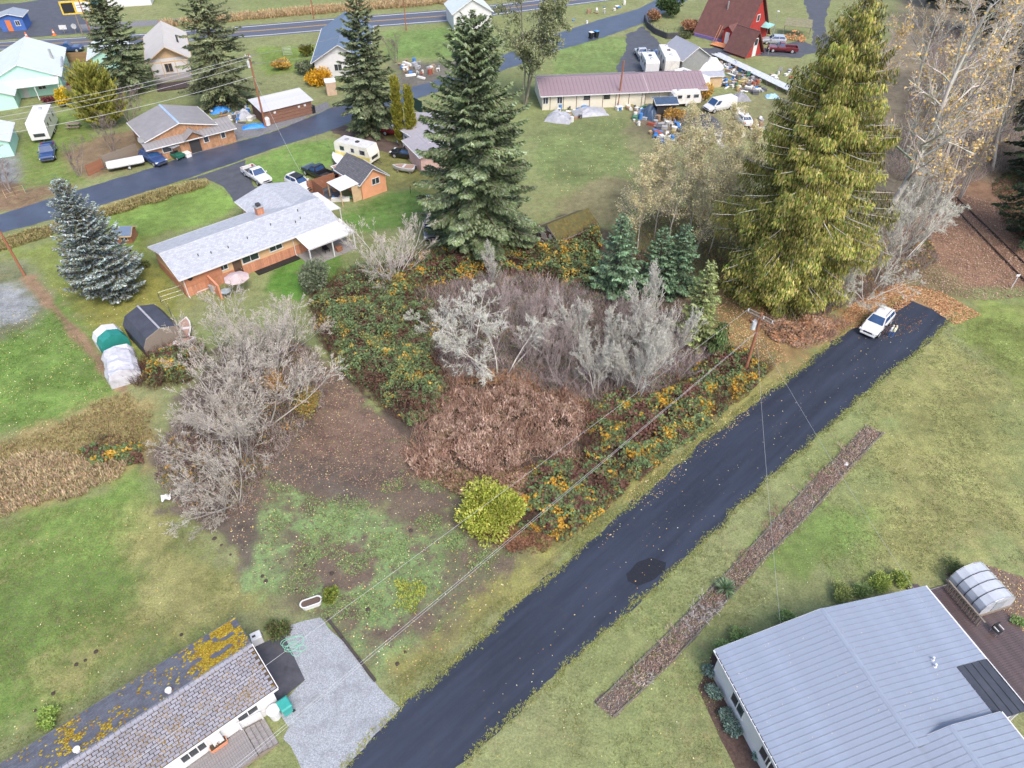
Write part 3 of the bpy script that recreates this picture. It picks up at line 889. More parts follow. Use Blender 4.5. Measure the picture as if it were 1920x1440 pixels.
conifer('cedar_tree', 'giant yellow green cedar with drooping sprays and grey bare limbs at right', gp(1458, 556), 29.5,
        Rad=10.6, pal=CEDAR, seed=16, nb=420, ns=760, droop=0.36, up=0.16, z0=0.03, style='cedar', power=0.80, tip=1.10, size=(0.14, 0.34), twig=(0.50, 0.47, 0.44))
young = conifer_meshes(7.5, 2.6, [(0.095, 0.155, 0.085), (0.120, 0.190, 0.110), (0.155, 0.230, 0.145), (0.070, 0.125, 0.065)], 21, nb=110, ns=110, droop=0.25, power=0.8, tip=1.6, size=(0.18, 0.36))
conifer('young_fir', 'bushy blue green young fir beside the mossy shed', gp(1152, 556), 7.5, meshes=young, scale=1.28, group='young firs at the lot edge')
conifer('young_fir', 'slim dark young fir, left one of the close pair before the yellow alders', gp(1228, 545), 7.5, meshes=young, scale=1.02, rz=2.0, group='young firs at the lot edge')
conifer('young_fir', 'slim dark young fir, right one of the close pair before the yellow alders', gp(1266, 548), 7.5, meshes=young, scale=1.08, rz=4.0, group='young firs at the lot edge')
conifer('young_fir', 'light yellow green young fir at the right edge of the lot', gp(1300, 648), rise((1300, 648), 492), Rad=2.6,
        pal=[(0.180, 0.225, 0.075), (0.220, 0.260, 0.105), (0.140, 0.185, 0.055), (0.280, 0.310, 0.160)], seed=22, nb=120, ns=120, droop=0.22, power=0.75, tip=1.6, size=(0.18, 0.36), group='young firs at the lot edge')
conifer('young_cedar', 'small drooping green cedar near the right utility pole', gp(1342, 668), 4.2, Rad=1.5,
        pal=[(0.085, 0.140, 0.050), (0.110, 0.165, 0.065)], seed=23, nb=60, ns=60, droop=0.5, style='cedar', size=(0.2, 0.4))
conifer('cedar_tree', 'rounded yellow green cedar in the garden behind the travel trailer', gp(200, 236), 8.5, Rad=4.3,
        pal=[(0.220, 0.225, 0.045), (0.270, 0.262, 0.058), (0.160, 0.172, 0.034)], seed=24, nb=150, ns=120, droop=0.1, up=0.35, style='upright', power=0.45, size=(0.3, 0.6))
for i, (bx, hh, lb) in enumerate(((752, 9.4, 'columnar golden cypress, taller left one of the joined pair'), (774, 8.2, 'columnar golden cypress, shorter right one of the joined pair'))):
    conifer('cypress_tree', lb, gp(bx, 274 + 2 * i), hh, Rad=0.72, pal=[(0.240, 0.235, 0.035), (0.285, 0.270, 0.045), (0.185, 0.190, 0.028)], seed=30 + i,
            nb=200, ns=70, droop=0.0, up=1.2, z0=0.03, style='upright', power=0.30, size=(0.18, 0.34), group='golden cypress pair')
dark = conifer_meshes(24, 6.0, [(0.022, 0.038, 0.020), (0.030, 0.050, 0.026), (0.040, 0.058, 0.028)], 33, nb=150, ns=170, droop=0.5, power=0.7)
for i, (x, y, s, lb) in enumerate(((1938, 455, 1.0, 'shadowy dark conifer cut by the right picture edge, nearest of the row'), (1950, 340, 1.15, 'shadowy dark conifer cut by the right picture edge, middle of the row'),
                                   (1905, 235, 1.05, 'shadowy dark conifer behind the bare white trees, farthest of the row'),
                                   (1835, 70, 1.2, 'shadowy dark conifer at the top edge behind the white bare trees, left one'), (1915, 110, 1.3, 'shadowy dark conifer in the top right corner behind the white bare trees'), (1770, 15, 1.1, 'shadowy dark conifer at the top edge, leftmost beyond the railway'))):
    conifer('dark_conifer', lb, gp(x, y), 24, meshes=dark, rz=i * 1.7, scale=s, group='dark conifers along the railway')

# ------------------------------------------------------------------ leafless trees
GREY = [(0.44, 0.41, 0.38), (0.38, 0.35, 0.33), (0.50, 0.47, 0.43)]
PINK = [(0.42, 0.35, 0.33), (0.36, 0.30, 0.29), (0.48, 0.41, 0.39)]
WHITE = [(0.66, 0.65, 0.59), (0.60, 0.59, 0.54), (0.72, 0.71, 0.66)]
pale_a = bare_meshes(101, h=7.5, stems=3, spread=0.22, counts=(18, 11, 8), ang=(0.55, 0.5, 0.5), pal=GREY, tpal=WHITE + GREY, lichen=0.25, r0=0.055, rmin=0.008, trop=(0.22, 0.15, 0.08), tmin=0.06)
pale_b = bare_meshes(102, h=8.0, stems=2, spread=0.18, counts=(26, 11, 8), ang=(0.5, 0.45, 0.5), pal=GREY, tpal=WHITE + GREY, lichen=0.25, r0=0.055, trop=(0.20, 0.14, 0.08), rmin=0.008, tmin=0.06)
pale_c = bare_meshes(103, h=6.5, stems=4, spread=0.75, counts=(10, 10, 8), pal=GREY, tpal=WHITE, lichen=0.7, r0=0.06, crook=0.18, rmin=0.008, trop=(0.02, -0.04, -0.05), tuft=0.8)
pink_a = bare_meshes(104, h=6.5, stems=4, spread=0.35, counts=(18, 10, 8), ang=(0.55, 0.5, 0.5), pal=PINK, tmin=0.05, r0=0.04, trop=(0.16, 0.10, 0.06), rmin=0.008)
pink_b = bare_meshes(105, h=6.0, stems=5, spread=0.5, counts=(10, 9, 8), pal=PINK, tpal=[(0.36, 0.30, 0.30), (0.30, 0.25, 0.26)], r0=0.045, trop=(0.12, 0.08, 0.05), rmin=0.008)
dome_a = bare_meshes(106, h=7.5, stems=5, spread=0.80, counts=(13, 10, 8), pal=[(0.36, 0.34, 0.31), (0.30, 0.28, 0.25)], tpal=[(0.60, 0.55, 0.49), (0.54, 0.49, 0.43), (0.64, 0.60, 0.55), (0.34, 0.29, 0.25)], r0=0.065, crook=0.13, trop=(0.10, 0.05, 0.02), lichen=0.06, rmin=0.008)
dome_c = bare_meshes(108, h=6.5, stems=8, spread=0.75, counts=(12, 11, 8), pal=GREY, tpal=[(0.58, 0.53, 0.47), (0.52, 0.47, 0.42), (0.64, 0.60, 0.55), (0.42, 0.37, 0.33)], r0=0.05, crook=0.14, trop=(0.12, 0.06, 0.0), rmin=0.008, tmin=0.1)
dome_b = bare_meshes(107, h=7.0, stems=6, spread=0.90, counts=(12, 10, 8), pal=[(0.34, 0.32, 0.29), (0.28, 0.26, 0.23)], tpal=[(0.58, 0.53, 0.47), (0.52, 0.47, 0.41), (0.34, 0.29, 0.25)], r0=0.06, crook=0.13, trop=(0.10, 0.05, 0.02), lichen=0.06, rmin=0.008)

def rows(spec, group):
    for nm, lb, px, py, ms, sc, rz, tl in spec:
        bare_tree(nm, lb, gp(px, py), ms, group, rz, sc, tl)

rows([
    ('lichen_tree', 'pale upright lichen-covered bare tree, tallest right of the lot thicket', 1192, 752, pale_b, 1.0, 0.3, (0, 0)),
    ('lichen_tree', 'pale forked bare tree at the front of the lot, over the brambles', 1218, 718, pale_a, 1.05, 1.9, (0, 0)),
    ('lichen_tree', 'whitish bare tree in the middle of the lot, fan-shaped', 1200, 680, pale_b, 1.1, 2.7, (0, 0)),
    ('lichen_tree', 'whitish bare tree just left of the fan-shaped one, beside young fir', 1140, 700, pale_a, 1.05, 4.0, (0, 0)),
    ('lichen_tree', 'slender grey bare tree at the lot centre, left of the pale fork', 1118, 745, pale_b, 0.95, 5.1, (0, 0)),
    ('lichen_tree', 'grey bare tree rising behind the lot centre, near the brambles', 1085, 680, pale_a, 1.0, 0.9, (0, 0)),
    ('lichen_tree', 'single thin white snag standing in brambles before the mossy shed', 925, 545, pale_b, 0.62, 3.3, (0, 0)),
    ('lichen_tree', 'sprawling white lichen tree at the left of the lot, overhanging brambles', 885, 668, pale_c, 1.25, 0.2, (0.05, -0.15)),
    ('lichen_tree', 'sprawling white lichen tree leaning toward the dried knotweed', 940, 708, pale_c, 1.25, 2.2, (0.12, 0.05)),
    ('lichen_tree', 'drooping white lichen tree low at the left, tips over green brambles', 845, 655, pale_c, 0.85, 4.2, (0.1, -0.2)),
    ('lichen_tree', 'whitish bare tree low in the lot front, between slender and tallest pale trees', 1158, 735, pale_a, 0.8, 2.2, (0, 0)),
    ('lichen_tree', 'whitish bare tree at the right of the lot, before the yellow green fir', 1245, 700, pale_b, 0.85, 1.4, (0, 0)),
    ('bare_tree', 'pinkish grey bare tree at the lot back, left of the mauve sapling', 1010, 620, pink_a, 0.85, 3.9, (0, 0)),
    ('bare_tree', 'pinkish grey bare tree right of the lot centre, before the young fir pair', 1180, 640, pink_a, 0.85, 1.3, (0, 0)),
    ('bare_tree', 'pinkish grey bare tree in the thicket behind the sprawling white ones', 965, 630, pink_a, 0.9, 0.0, (0, 0)),
    ('bare_tree', 'pinkish twiggy bare tree at the back of the lot, nearest the big fir', 935, 580, pink_b, 0.8, 1.0, (0, 0)),
    ('bare_tree', 'mauve twiggy bare tree at the lot middle, behind the grey slender tree', 1035, 690, pink_a, 0.95, 2.0, (0, 0)),
    ('bare_tree', 'mauve bare tree at the lot centre front, left of the pale fork', 1055, 730, pink_b, 0.85, 3.0, (0, 0)),
    ('bare_tree', 'grey pink bare tree between the sprawling white trees and lot centre', 1000, 685, pink_a, 0.85, 4.0, (0, 0)),
    ('bare_tree', 'low pinkish bare bush at the lot front right, near the road brambles', 1270, 712, pink_b, 0.75, 5.0, (0, 0)),
    ('bare_tree', 'thin brown bare tree between fan-shaped tree and yellow green fir', 1255, 665, pink_a, 0.8, 5.6, (0, 0)),
    ('bare_tree', 'mauve bare sapling behind the lot centre, left of blue green fir', 1060, 600, pink_b, 0.8, 0.6, (0, 0)),
], 'leafless trees on the lot')
rows([
    ('bare_tree', 'grey arching bare tree at the lower left, nearest the rough lawn', 446, 940, dome_a, 0.85, 0.0, (0.05, -0.30)),
    ('bare_tree', 'wide grey bare tree spreading left over dry grass', 452, 870, dome_b, 1.15, 1.2, (0.05, -0.40)),
    ('bare_tree', 'tangled grey bare tree in the middle of the left clump', 500, 800, dome_a, 1.20, 2.4, (0, -0.1)),
    ('bare_tree', 'grey bare tree with crossing limbs at the clump right, over leaf litter', 545, 745, dome_b, 0.85, 3.6, (0, 0.1)),
    ('bare_tree', 'tangled whitish bare tree nearest the ranch house back wall', 480, 690, dome_a, 1.15, 4.4, (-0.1, 0)),
    ('bare_tree', 'domed whitish bare tree behind the dark gambrel shed', 430, 725, dome_b, 1.15, 5.2, (0, -0.2)),
    ('bare_tree', 'low grey bare tree at the foot of the left clump, beside white scrap', 420, 960, dome_b, 0.55, 0.7, (0.1, -0.3)),
    ('bare_tree', 'lichen-grey bare tree at the right edge of the left clump, below brambles', 545, 655, dome_a, 0.85, 1.7, (0, 0.1)),
    ('bare_tree', 'dense tan bare tree at the left clump middle, behind the arching one', 440, 820, dome_c, 1.15, 0.9, (0, -0.25)),
    ('bare_tree', 'dense tan bare tree at the clump top, nearest the ranch patio', 520, 690, dome_c, 1.05, 2.9, (0, 0)),
    ('bare_tree', 'pale domed bare tree between ranch house and big fir', 738, 532, dome_c, 1.2, 2.6, (0, 0)),
], 'leafless trees left of the brambles')
rows([
    ('lichen_tree', 'white lichen tree leaning beside the parked white car', 1562, 566, pale_c, 0.9, 0.4, (0, 0.1)),
    ('lichen_tree', 'white lichen tree with low spreading boughs between cedar foot and lane end', 1622, 562, pale_c, 0.95, 5.2, (0, 0.08)),
    ('lichen_tree', 'tall thin lichen tree right of the giant cedar foot', 1640, 535, pale_b, 1.35, 1.1, (0, 0.05)),
    ('lichen_tree', 'white bushy lichen tree next to the railway leaves', 1690, 490, pale_c, 1.35, 2.1, (0, 0.05)),
    ('lichen_tree', 'lichen tree with upright stems near the railway bend', 1690, 455, pale_b, 1.35, 3.1, (0, 0)),
    ('lichen_tree', 'small white lichen shrub-tree at the cedar foot above the pole', 1450, 560, pale_c, 0.45, 4.1, (0, 0)),
], 'lichen trees by the railway')
big = bare_meshes(120, h=25, stems=1, spread=0.06, counts=(26, 14, 10), crook=0.13, trop=(0.05, 0.06, 0.02), ang=(0.85, 0.8, 0.8), lens=(0.46, 0.46, 0.42),
                  r0=0.36, pal=[(0.50, 0.48, 0.44), (0.44, 0.42, 0.38)], tpal=[(0.58, 0.54, 0.48), (0.52, 0.48, 0.42)], leaves=900, lpal=[(0.68, 0.46, 0.16), (0.70, 0.50, 0.20), (0.60, 0.40, 0.18)], lsize=0.14, rmin=0.013)
bare_tree('cottonwood_tree', 'tallest bare white-trunked tree with sparse orange leaves, right of the cedar', gp(1640, 445), big, 'bare trees by the railway', 0.4, 1.12, (0, R(-9)))
mid = bare_meshes(121, h=17, stems=3, spread=0.16, counts=(18, 11, 9), crook=0.12, trop=(0.08, 0.06, 0.02), lens=(0.36, 0.5, 0.5), r0=0.11,
                  pal=[(0.50, 0.45, 0.40), (0.42, 0.36, 0.31)], tpal=[(0.55, 0.50, 0.45), (0.48, 0.43, 0.38)], leaves=800, lpal=[(0.68, 0.46, 0.14), (0.70, 0.52, 0.18)], lsize=0.13, rmin=0.012)
bare_tree('birch_tree', 'clump of slender pale stems with yellow leaves at the railway edge', gp(1742, 435), mid, 'bare trees by the railway', 0.0, 1.0)
bare_tree('birch_tree', 'pale many-stemmed bare tree at the top right, behind the tallest one', gp(1760, 320), mid, 'bare trees by the railway', 2.0, 1.15)
bare_tree('birch_tree', 'pale bare tree above the cedar at the top edge', gp(1610, 230), mid, 'bare trees by the railway', 3.4, 1.05)
bare_tree('birch_tree', 'pale bare tree in the top right corner with orange leaves', gp(1850, 300), mid, 'bare trees by the railway', 4.4, 1.2)
bare_tree('birch_tree', 'pale slanting bare tree with orange leaves between the tallest one and railway', gp(1712, 385), mid, 'bare trees by the railway', 5.1, 0.95)
bare_tree('birch_tree', 'pale bare tree over the railway litter, right of the stem clump', gp(1800, 372), mid, 'bare trees by the railway', 1.1, 0.9)
bare_tree('birch_tree', 'twiggy pale bare tree behind the tallest one, at the cedar top', gp(1690, 300), mid, 'bare trees by the railway', 2.9, 1.1)
for i, (x, y, s, lb) in enumerate(((1790, 250, 0.8, 'white bare tree with wide crown left of the dark conifers'), (1880, 215, 0.85, 'white bare tree in front of the farthest dark conifer'), (1715, 170, 0.75, 'white bare tree at the top edge right of the cedar tip'), (1835, 110, 0.8, 'white bare tree at the top edge near the corner'), (1765, 190, 0.75, 'white bare tree between the tallest one and the dark conifers'), (1860, 320, 0.6, 'smaller white bare tree above the railway bend'))):
    bare_tree('cottonwood_tree', lb, gp(x, y), big, 'bare trees by the railway', 1.0 + i * 1.7, s)
alder = [bare_meshes(130 + i, h=11.5, stems=1, spread=0.05, counts=(34, 8, 6), crook=0.10, trop=(0.10, 0.06, 0.02), lens=(0.40, 0.6, 0.6), tmin=0.12, r0=0.06,
                     pal=[(0.54, 0.49, 0.42), (0.48, 0.43, 0.37)], tpal=[(0.54, 0.47, 0.41), (0.48, 0.42, 0.37)], leaves=9000,
                     lpal=[(0.62, 0.56, 0.32), (0.66, 0.58, 0.32), (0.54, 0.53, 0.30), (0.58, 0.50, 0.34)], lsize=0.058, rmin=0.008) for i in range(3)]
aw = ['leftmost of the stand', 'second from the left', 'front left, above the young fir pair', 'tall one at the stand middle', 'front middle, pale trunk showing', 'front right, beside open leafy grass',
      'right edge, nearest the giant cedar', 'back left, toward the junk yard', 'back middle', 'back right, behind the giant cedar', 'rear left end, beside the grass field', 'rearmost, just below the junk yard', 'rear right, half behind the cedar limbs']
for i, (x, y, s) in enumerate(((1195, 470, 0.95), (1226, 450, 0.95), (1252, 478, 1.0), (1285, 462, 1.08), (1300, 488, 1.0), (1328, 478, 0.95), (1368, 462, 0.95), (1240, 405, 0.85), (1290, 400, 0.9), (1355, 400, 0.9), (1205, 415, 0.75), (1320, 372, 0.85), (1385, 385, 0.85))):
    bare_tree('alder_tree', 'thin alder with sparse yellow leaves, ' + aw[i], gp(x, y), alder[i % 3], 'stand of yellowing alders', i * 1.3, s * 1.2)
grn = bare_meshes(140, h=15, stems=3, spread=0.18, counts=(22, 11, 8), crook=0.2, pal=[(0.22, 0.21, 0.17), (0.18, 0.17, 0.13)], tpal=[(0.26, 0.26, 0.18), (0.22, 0.23, 0.15)], r0=0.16, lens=(0.42, 0.5, 0.5), ang=(0.9, 0.8, 0.8),
                  leaves=20000, lpal=[(0.24, 0.27, 0.14), (0.29, 0.31, 0.17), (0.19, 0.22, 0.11)], lsize=0.12, lichen=0.5, rmin=0.014)
bare_tree('moss_tree', 'mossy greenish half-bare tree behind the big central fir', gp(985, 196), grn, None, 0.0, 1.28)
twig = bare_meshes(141, h=6.5, stems=4, spread=0.5, counts=(8, 8, 6), pal=[(0.27, 0.22, 0.20), (0.22, 0.18, 0.16)], r0=0.07, rmin=0.014)
rows([('bare_tree', 'brown bare fruit tree on grass behind the board fence', 212, 285, twig, 0.95, 0.0, (0, 0)),
      ('bare_tree', 'grey bushy bare tree at the left gable of the brown-roofed house', 248, 235, twig, 1.0, 1.0, (0, 0)),
      ('bare_tree', 'low brown bare bush by the road, above the blue spruce tip', 150, 330, twig, 0.8, 2.0, (0, 0)),
      ('bare_tree', 'mauve bare tree at the left picture edge beyond the road', 20, 360, twig, 0.95, 3.0, (0, 0)),
      ('bare_tree', 'tiny bare garden tree behind the mint house path', 136, 148, twig, 0.5, 4.0, (0, 0)),
      ('bare_tree', 'thin bare sapling right of the tall fir, on bright lawn', 742, 118, twig, 0.85, 5.0, (0, 0))], 'bare garden trees beyond the road')
# ------------------------------------------------------------------ low growth
BR = [(0.155, 0.075, 0.058), (0.165, 0.095, 0.065), (0.110, 0.165, 0.070), (0.130, 0.205, 0.088), (0.155, 0.225, 0.098), (0.190, 0.210, 0.060), (0.480, 0.290, 0.045), (0.560, 0.320, 0.050)]
BRG = [(0.150, 0.090, 0.060), (0.105, 0.165, 0.070), (0.130, 0.205, 0.090), (0.160, 0.240, 0.108), (0.180, 0.245, 0.105), (0.240, 0.260, 0.085), (0.540, 0.345, 0.075)]
BRY = [(0.170, 0.085, 0.065), (0.170, 0.100, 0.065), (0.120, 0.185, 0.078), (0.145, 0.220, 0.095), (0.190, 0.235, 0.085), (0.440, 0.290, 0.050), (0.560, 0.330, 0.045)]
CANE = [(0.110, 0.045, 0.040), (0.080, 0.040, 0.034), (0.150, 0.080, 0.060)]
thicket('bramble_patch', 'dense green and yellow brambles left of the bare trees', P([(580, 565), (630, 520), (700, 500), (780, 515), (835, 555), (830, 620), (835, 680), (855, 735), (835, 785), (765, 805), (695, 755), (630, 690), (590, 625)]),
        1.9, 38000, BRG, 201, size=0.11, stems=9000, spal=CANE, gap=0.30)
thicket('bramble_patch', 'dark red and yellow brambles behind the pale lichen trees', P([(690, 515), (800, 470), (900, 455), (1010, 462), (1060, 480), (1060, 530), (960, 545), (860, 530), (800, 570), (740, 550)]),
        1.6, 13000, BR, 202, stems=4500, spal=CANE, gap=0.36)
thicket('bramble_patch', 'green brambles around the mossy shed', P([(985, 478), (1030, 462), (1100, 430), (1130, 500), (1120, 560), (1060, 560), (1010, 530)]), 2.1, 7500, BRG, 203, stems=800, spal=CANE, gap=0.3)
thicket('bramble_patch', 'tall brambles leaning on the mossy shed wall', P([(990, 480), (1040, 470), (1085, 455), (1115, 440), (1130, 470), (1060, 500), (1000, 505)]), 3.0, 5000, BR, 209, size=0.12, stems=1500, spal=CANE, gap=0.25, edge=0.9)
thicket('bramble_patch', 'yellow and green brambles between the lot and the lane', P([(1075, 760), (1150, 745), (1230, 730), (1290, 690), (1330, 660), (1400, 665), (1450, 690), (1400, 745), (1330, 790), (1262, 850), (1200, 905), (1140, 905), (1090, 850)]),
        1.5, 19000, BRY, 204, stems=7000, spal=CANE, gap=0.34)
thicket('bramble_patch', 'green leafed brambles at the lane side of the strip', P([(1180, 850), (1290, 770), (1350, 720), (1440, 680), (1450, 695), (1350, 790), (1262, 855), (1200, 905), (1150, 905)]), 1.3, 7000, BRG, 205, stems=600, spal=CANE, gap=0.34)
thicket('bramble_patch', 'mixed brambles right of the round yellow green bush', P([(985, 880), (1060, 850), (1130, 870), (1180, 915), (1120, 975), (1060, 1020), (990, 1010), (960, 980)]), 1.2, 8000, BR, 206, stems=2600, spal=CANE, gap=0.40)
thicket('bramble_patch', 'brambles climbing over the left sheds', P([(285, 655), (350, 640), (390, 660), (360, 720), (290, 735), (240, 725), (262, 690)]), 1.8, 6000, BR, 207, stems=1800, spal=CANE, gap=0.34)
thicket('bramble_patch', 'small bramble clump in the dry grass at left', P([(140, 850), (200, 815), (265, 820), (270, 870), (180, 880)]), 0.7, 2000, BR, 208, stems=600, spal=CANE, gap=0.45)
thicket('knotweed_stand', 'dried pinkish brown knotweed stand in front of the bare trees', P([(800, 770), (835, 705), (900, 735), (960, 700), (1010, 740), (1080, 740), (1120, 800), (1070, 840), (1085, 880), (1000, 860), (930, 905), (870, 880), (790, 905), (745, 850), (775, 815)]),
        1.8, 34000, [(0.28, 0.175, 0.125), (0.40, 0.270, 0.205), (0.49, 0.345, 0.275), (0.57, 0.420, 0.345), (0.33, 0.235, 0.155)], 210, size=0.15, upright=1.0, stems=5000, spal=[(0.40, 0.27, 0.20), (0.28, 0.16, 0.12)], mound=1.3, gap=0.36, edge=3.2)
thicket('dead_fern', 'rusty brown dead fern between the knotweed and white lichen trees', P([(830, 720), (880, 690), (980, 690), (1060, 700), (1110, 750), (1090, 810), (1010, 740), (900, 722)]),
        0.9, 7000, [(0.26, 0.145, 0.085), (0.34, 0.195, 0.115), (0.30, 0.205, 0.120), (0.40, 0.220, 0.110)], 211, size=0.11, stems=900, spal=[(0.20, 0.11, 0.07)])
thicket('dead_fern', 'rusty brown dead growth along the lower edge of the knotweed', P([(770, 830), (830, 880), (920, 885), (1000, 868), (1090, 850), (1110, 880), (1010, 920), (960, 960), (880, 940), (800, 900)]), 1.1, 6000, [(0.24, 0.14, 0.09), (0.34, 0.21, 0.14), (0.20, 0.17, 0.07), (0.42, 0.27, 0.19)], 226, size=0.10, stems=2500, spal=[(0.30, 0.19, 0.14), (0.22, 0.13, 0.09)], gap=0.35)
thicket('dead_fern', 'rusty brown dead growth under the round yellow green bush', P([(860, 960), (960, 985), (1060, 1010), (1020, 1040), (950, 1040), (870, 1000)]), 0.6, 3500, [(0.20, 0.10, 0.06), (0.26, 0.14, 0.08), (0.16, 0.13, 0.05)], 212, size=0.10, stems=800, spal=[(0.22, 0.13, 0.09)])
thicket('dead_fern', 'orange brown fern along the lane verge below the giant cedar', P([(1400, 600), (1470, 585), (1560, 590), (1600, 610), (1560, 640), (1500, 660), (1450, 640)]), 0.9, 7000, [(0.26, 0.16, 0.10), (0.38, 0.24, 0.16), (0.44, 0.22, 0.11), (0.46, 0.32, 0.23)], 213, size=0.11, stems=2500, spal=[(0.36, 0.25, 0.20), (0.28, 0.18, 0.13)])
thicket('undergrowth', 'mauve brown twiggy undergrowth beneath the lot trees', P([(780, 560), (880, 525), (960, 520), (1080, 545), (1160, 570), (1270, 610), (1330, 670), (1250, 750), (1120, 775), (1060, 750), (960, 715), (850, 720), (800, 660)]),
        1.7, 9000, [(0.15, 0.09, 0.07), (0.11, 0.15, 0.065), (0.14, 0.19, 0.08), (0.28, 0.18, 0.09)], 214, size=0.09, stems=42000, spal=[(0.32, 0.26, 0.24), (0.25, 0.19, 0.17), (0.38, 0.32, 0.30)], gap=0.4)
thicket('undergrowth', 'brown twiggy undergrowth below the left bare trees', P([(300, 830), (400, 740), (520, 640), (600, 660), (610, 760), (520, 860), (450, 960), (350, 960), (290, 900)]),
        0.8, 4500, [(0.12, 0.06, 0.045), (0.15, 0.10, 0.06), (0.16, 0.15, 0.05), (0.40, 0.23, 0.05)], 215, size=0.10, stems=15000, spal=[(0.36, 0.31, 0.28), (0.30, 0.24, 0.21)], gap=0.4)
thicket('undergrowth', 'brown undergrowth at the foot of the railway trees', P([(1440, 560), (1560, 530), (1680, 470), (1740, 440), (1760, 490), (1690, 530), (1600, 570), (1520, 600)]),
        0.9, 5000, [(0.20, 0.12, 0.08), (0.28, 0.18, 0.10), (0.12, 0.15, 0.06), (0.50, 0.30, 0.08)], 216, size=0.11, stems=12000, spal=[(0.32, 0.27, 0.24), (0.24, 0.18, 0.15)], gap=0.4)
thicket('undergrowth', 'brown leafless brush among the alders', P([(1160, 440), (1240, 390), (1380, 390), (1400, 470), (1340, 520), (1240, 520), (1180, 500)]),
        1.1, 5000, [(0.16, 0.11, 0.06), (0.24, 0.19, 0.06), (0.12, 0.10, 0.05), (0.34, 0.27, 0.07)], 217, size=0.10, stems=7000, spal=[(0.26, 0.21, 0.17), (0.20, 0.16, 0.12)])
thicket('undergrowth', 'mauve leafless brush in the top right corner behind the pale trees', P([(1660, 330), (1700, 200), (1760, 60), (1980, 60), (1990, 300), (1850, 330), (1780, 370)]), 2.6, 5000, [(0.20, 0.14, 0.09), (0.14, 0.13, 0.07), (0.36, 0.24, 0.09), (0.50, 0.30, 0.08)], 219, size=0.12, stems=45000, spal=[(0.34, 0.28, 0.25), (0.26, 0.21, 0.19), (0.40, 0.35, 0.32)], gap=0.3)
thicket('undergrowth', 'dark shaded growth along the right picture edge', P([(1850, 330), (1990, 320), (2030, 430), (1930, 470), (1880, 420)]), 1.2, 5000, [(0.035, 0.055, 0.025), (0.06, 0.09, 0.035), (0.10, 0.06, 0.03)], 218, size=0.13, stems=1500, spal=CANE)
DRY = [(0.54, 0.42, 0.27), (0.60, 0.48, 0.32), (0.44, 0.33, 0.22), (0.38, 0.33, 0.19), (0.60, 0.43, 0.25), (0.36, 0.25, 0.18)]
grass_clumps('dry_grass', 'tall tan dry grass at the left picture edge', P([(-40, 850), (120, 850), (240, 870), (220, 905), (140, 935), (60, 965), (-40, 985)]), 2300, 0.42, DRY + [(0.30, 0.28, 0.13)], 220, blades=8, lean=0.9, width=0.022)
grass_clumps('rough_grass', 'rough olive grass below the bright green lawn at left', P([(-40, 845), (100, 795), (180, 755), (240, 735), (300, 770), (300, 860), (160, 870), (-40, 870)]), 2400, 0.28, [(0.34, 0.29, 0.13), (0.40, 0.31, 0.16), (0.27, 0.28, 0.10), (0.32, 0.22, 0.13)], 221, blades=7, lean=0.8)
grass_clumps('ditch_grass', 'brown grass in the roadside ditch behind the lawn', P([(-60, 470), (100, 420), (190, 394), (300, 358), (370, 340), (392, 342), (385, 352), (300, 380), (210, 405), (60, 455), (-60, 490)]), 4500, 0.45, [(0.34, 0.29, 0.13), (0.40, 0.31, 0.16), (0.24, 0.24, 0.09)], 222, blades=6, lean=0.8, width=0.03)
grass_clumps('roadside_grass', 'tall tan grass on the far side of the highway', P([(300, 53), (475, 38), (640, 24), (860, 7), (1050, -12), (1050, -22), (860, -5), (640, 12), (475, 27), (300, 44)]), 9000, 1.0, [(0.52, 0.38, 0.21), (0.58, 0.44, 0.27), (0.44, 0.33, 0.18)], 223, blades=5, lean=0.6, width=0.05)
grass_clumps('green_groundcover', 'yellow green leafy plants scattered on the mossy ground', P([(740, 1080), (800, 1040), (850, 1060), (830, 1110), (780, 1160), (740, 1150)]), 480, 0.15, [(0.30, 0.34, 0.06), (0.36, 0.36, 0.07), (0.22, 0.29, 0.07)], 224, blades=8, lean=1.8, width=0.045, patch=0.58)
grass_clumps('green_groundcover', 'mossy green tufts over the bare earth left of the lane', P([(500, 900), (620, 930), (760, 880), (860, 930), (960, 1040), (880, 1130), (760, 1240), (600, 1160), (500, 1090)]), 9000, 0.08, [(0.19, 0.26, 0.105), (0.22, 0.29, 0.12), (0.16, 0.23, 0.085)], 225, blades=5, lean=1.6, width=0.035, patch=0.50)
LW = [(0.215, 0.225, 0.085), (0.185, 0.21, 0.07), (0.26, 0.245, 0.12), (0.16, 0.195, 0.06)]
def fringe(poly_l, n, off, seed, out):
    rng = np.random.default_rng(seed)
    pl = np.array(poly_l)
    s = np.r_[0, np.cumsum(np.linalg.norm(np.diff(pl, axis=0), axis=1))]
    t = rng.uniform(0, s[-1], n)
    x, y = np.interp(t, s, pl[:, 0]), np.interp(t, s, pl[:, 1])
    i = np.clip(np.searchsorted(s, t) - 1, 0, len(pl) - 2)
    d = unit(pl[i + 1] - pl[i])
    nrm = np.stack([-d[:, 1], d[:, 0]], -1) * out
    q = np.stack([x, y], -1) + nrm * (rng.normal(off, 0.16, n) + (vnoise(x, y, 1.2, seed) - 0.5) * 0.5)[:, None]
    return q
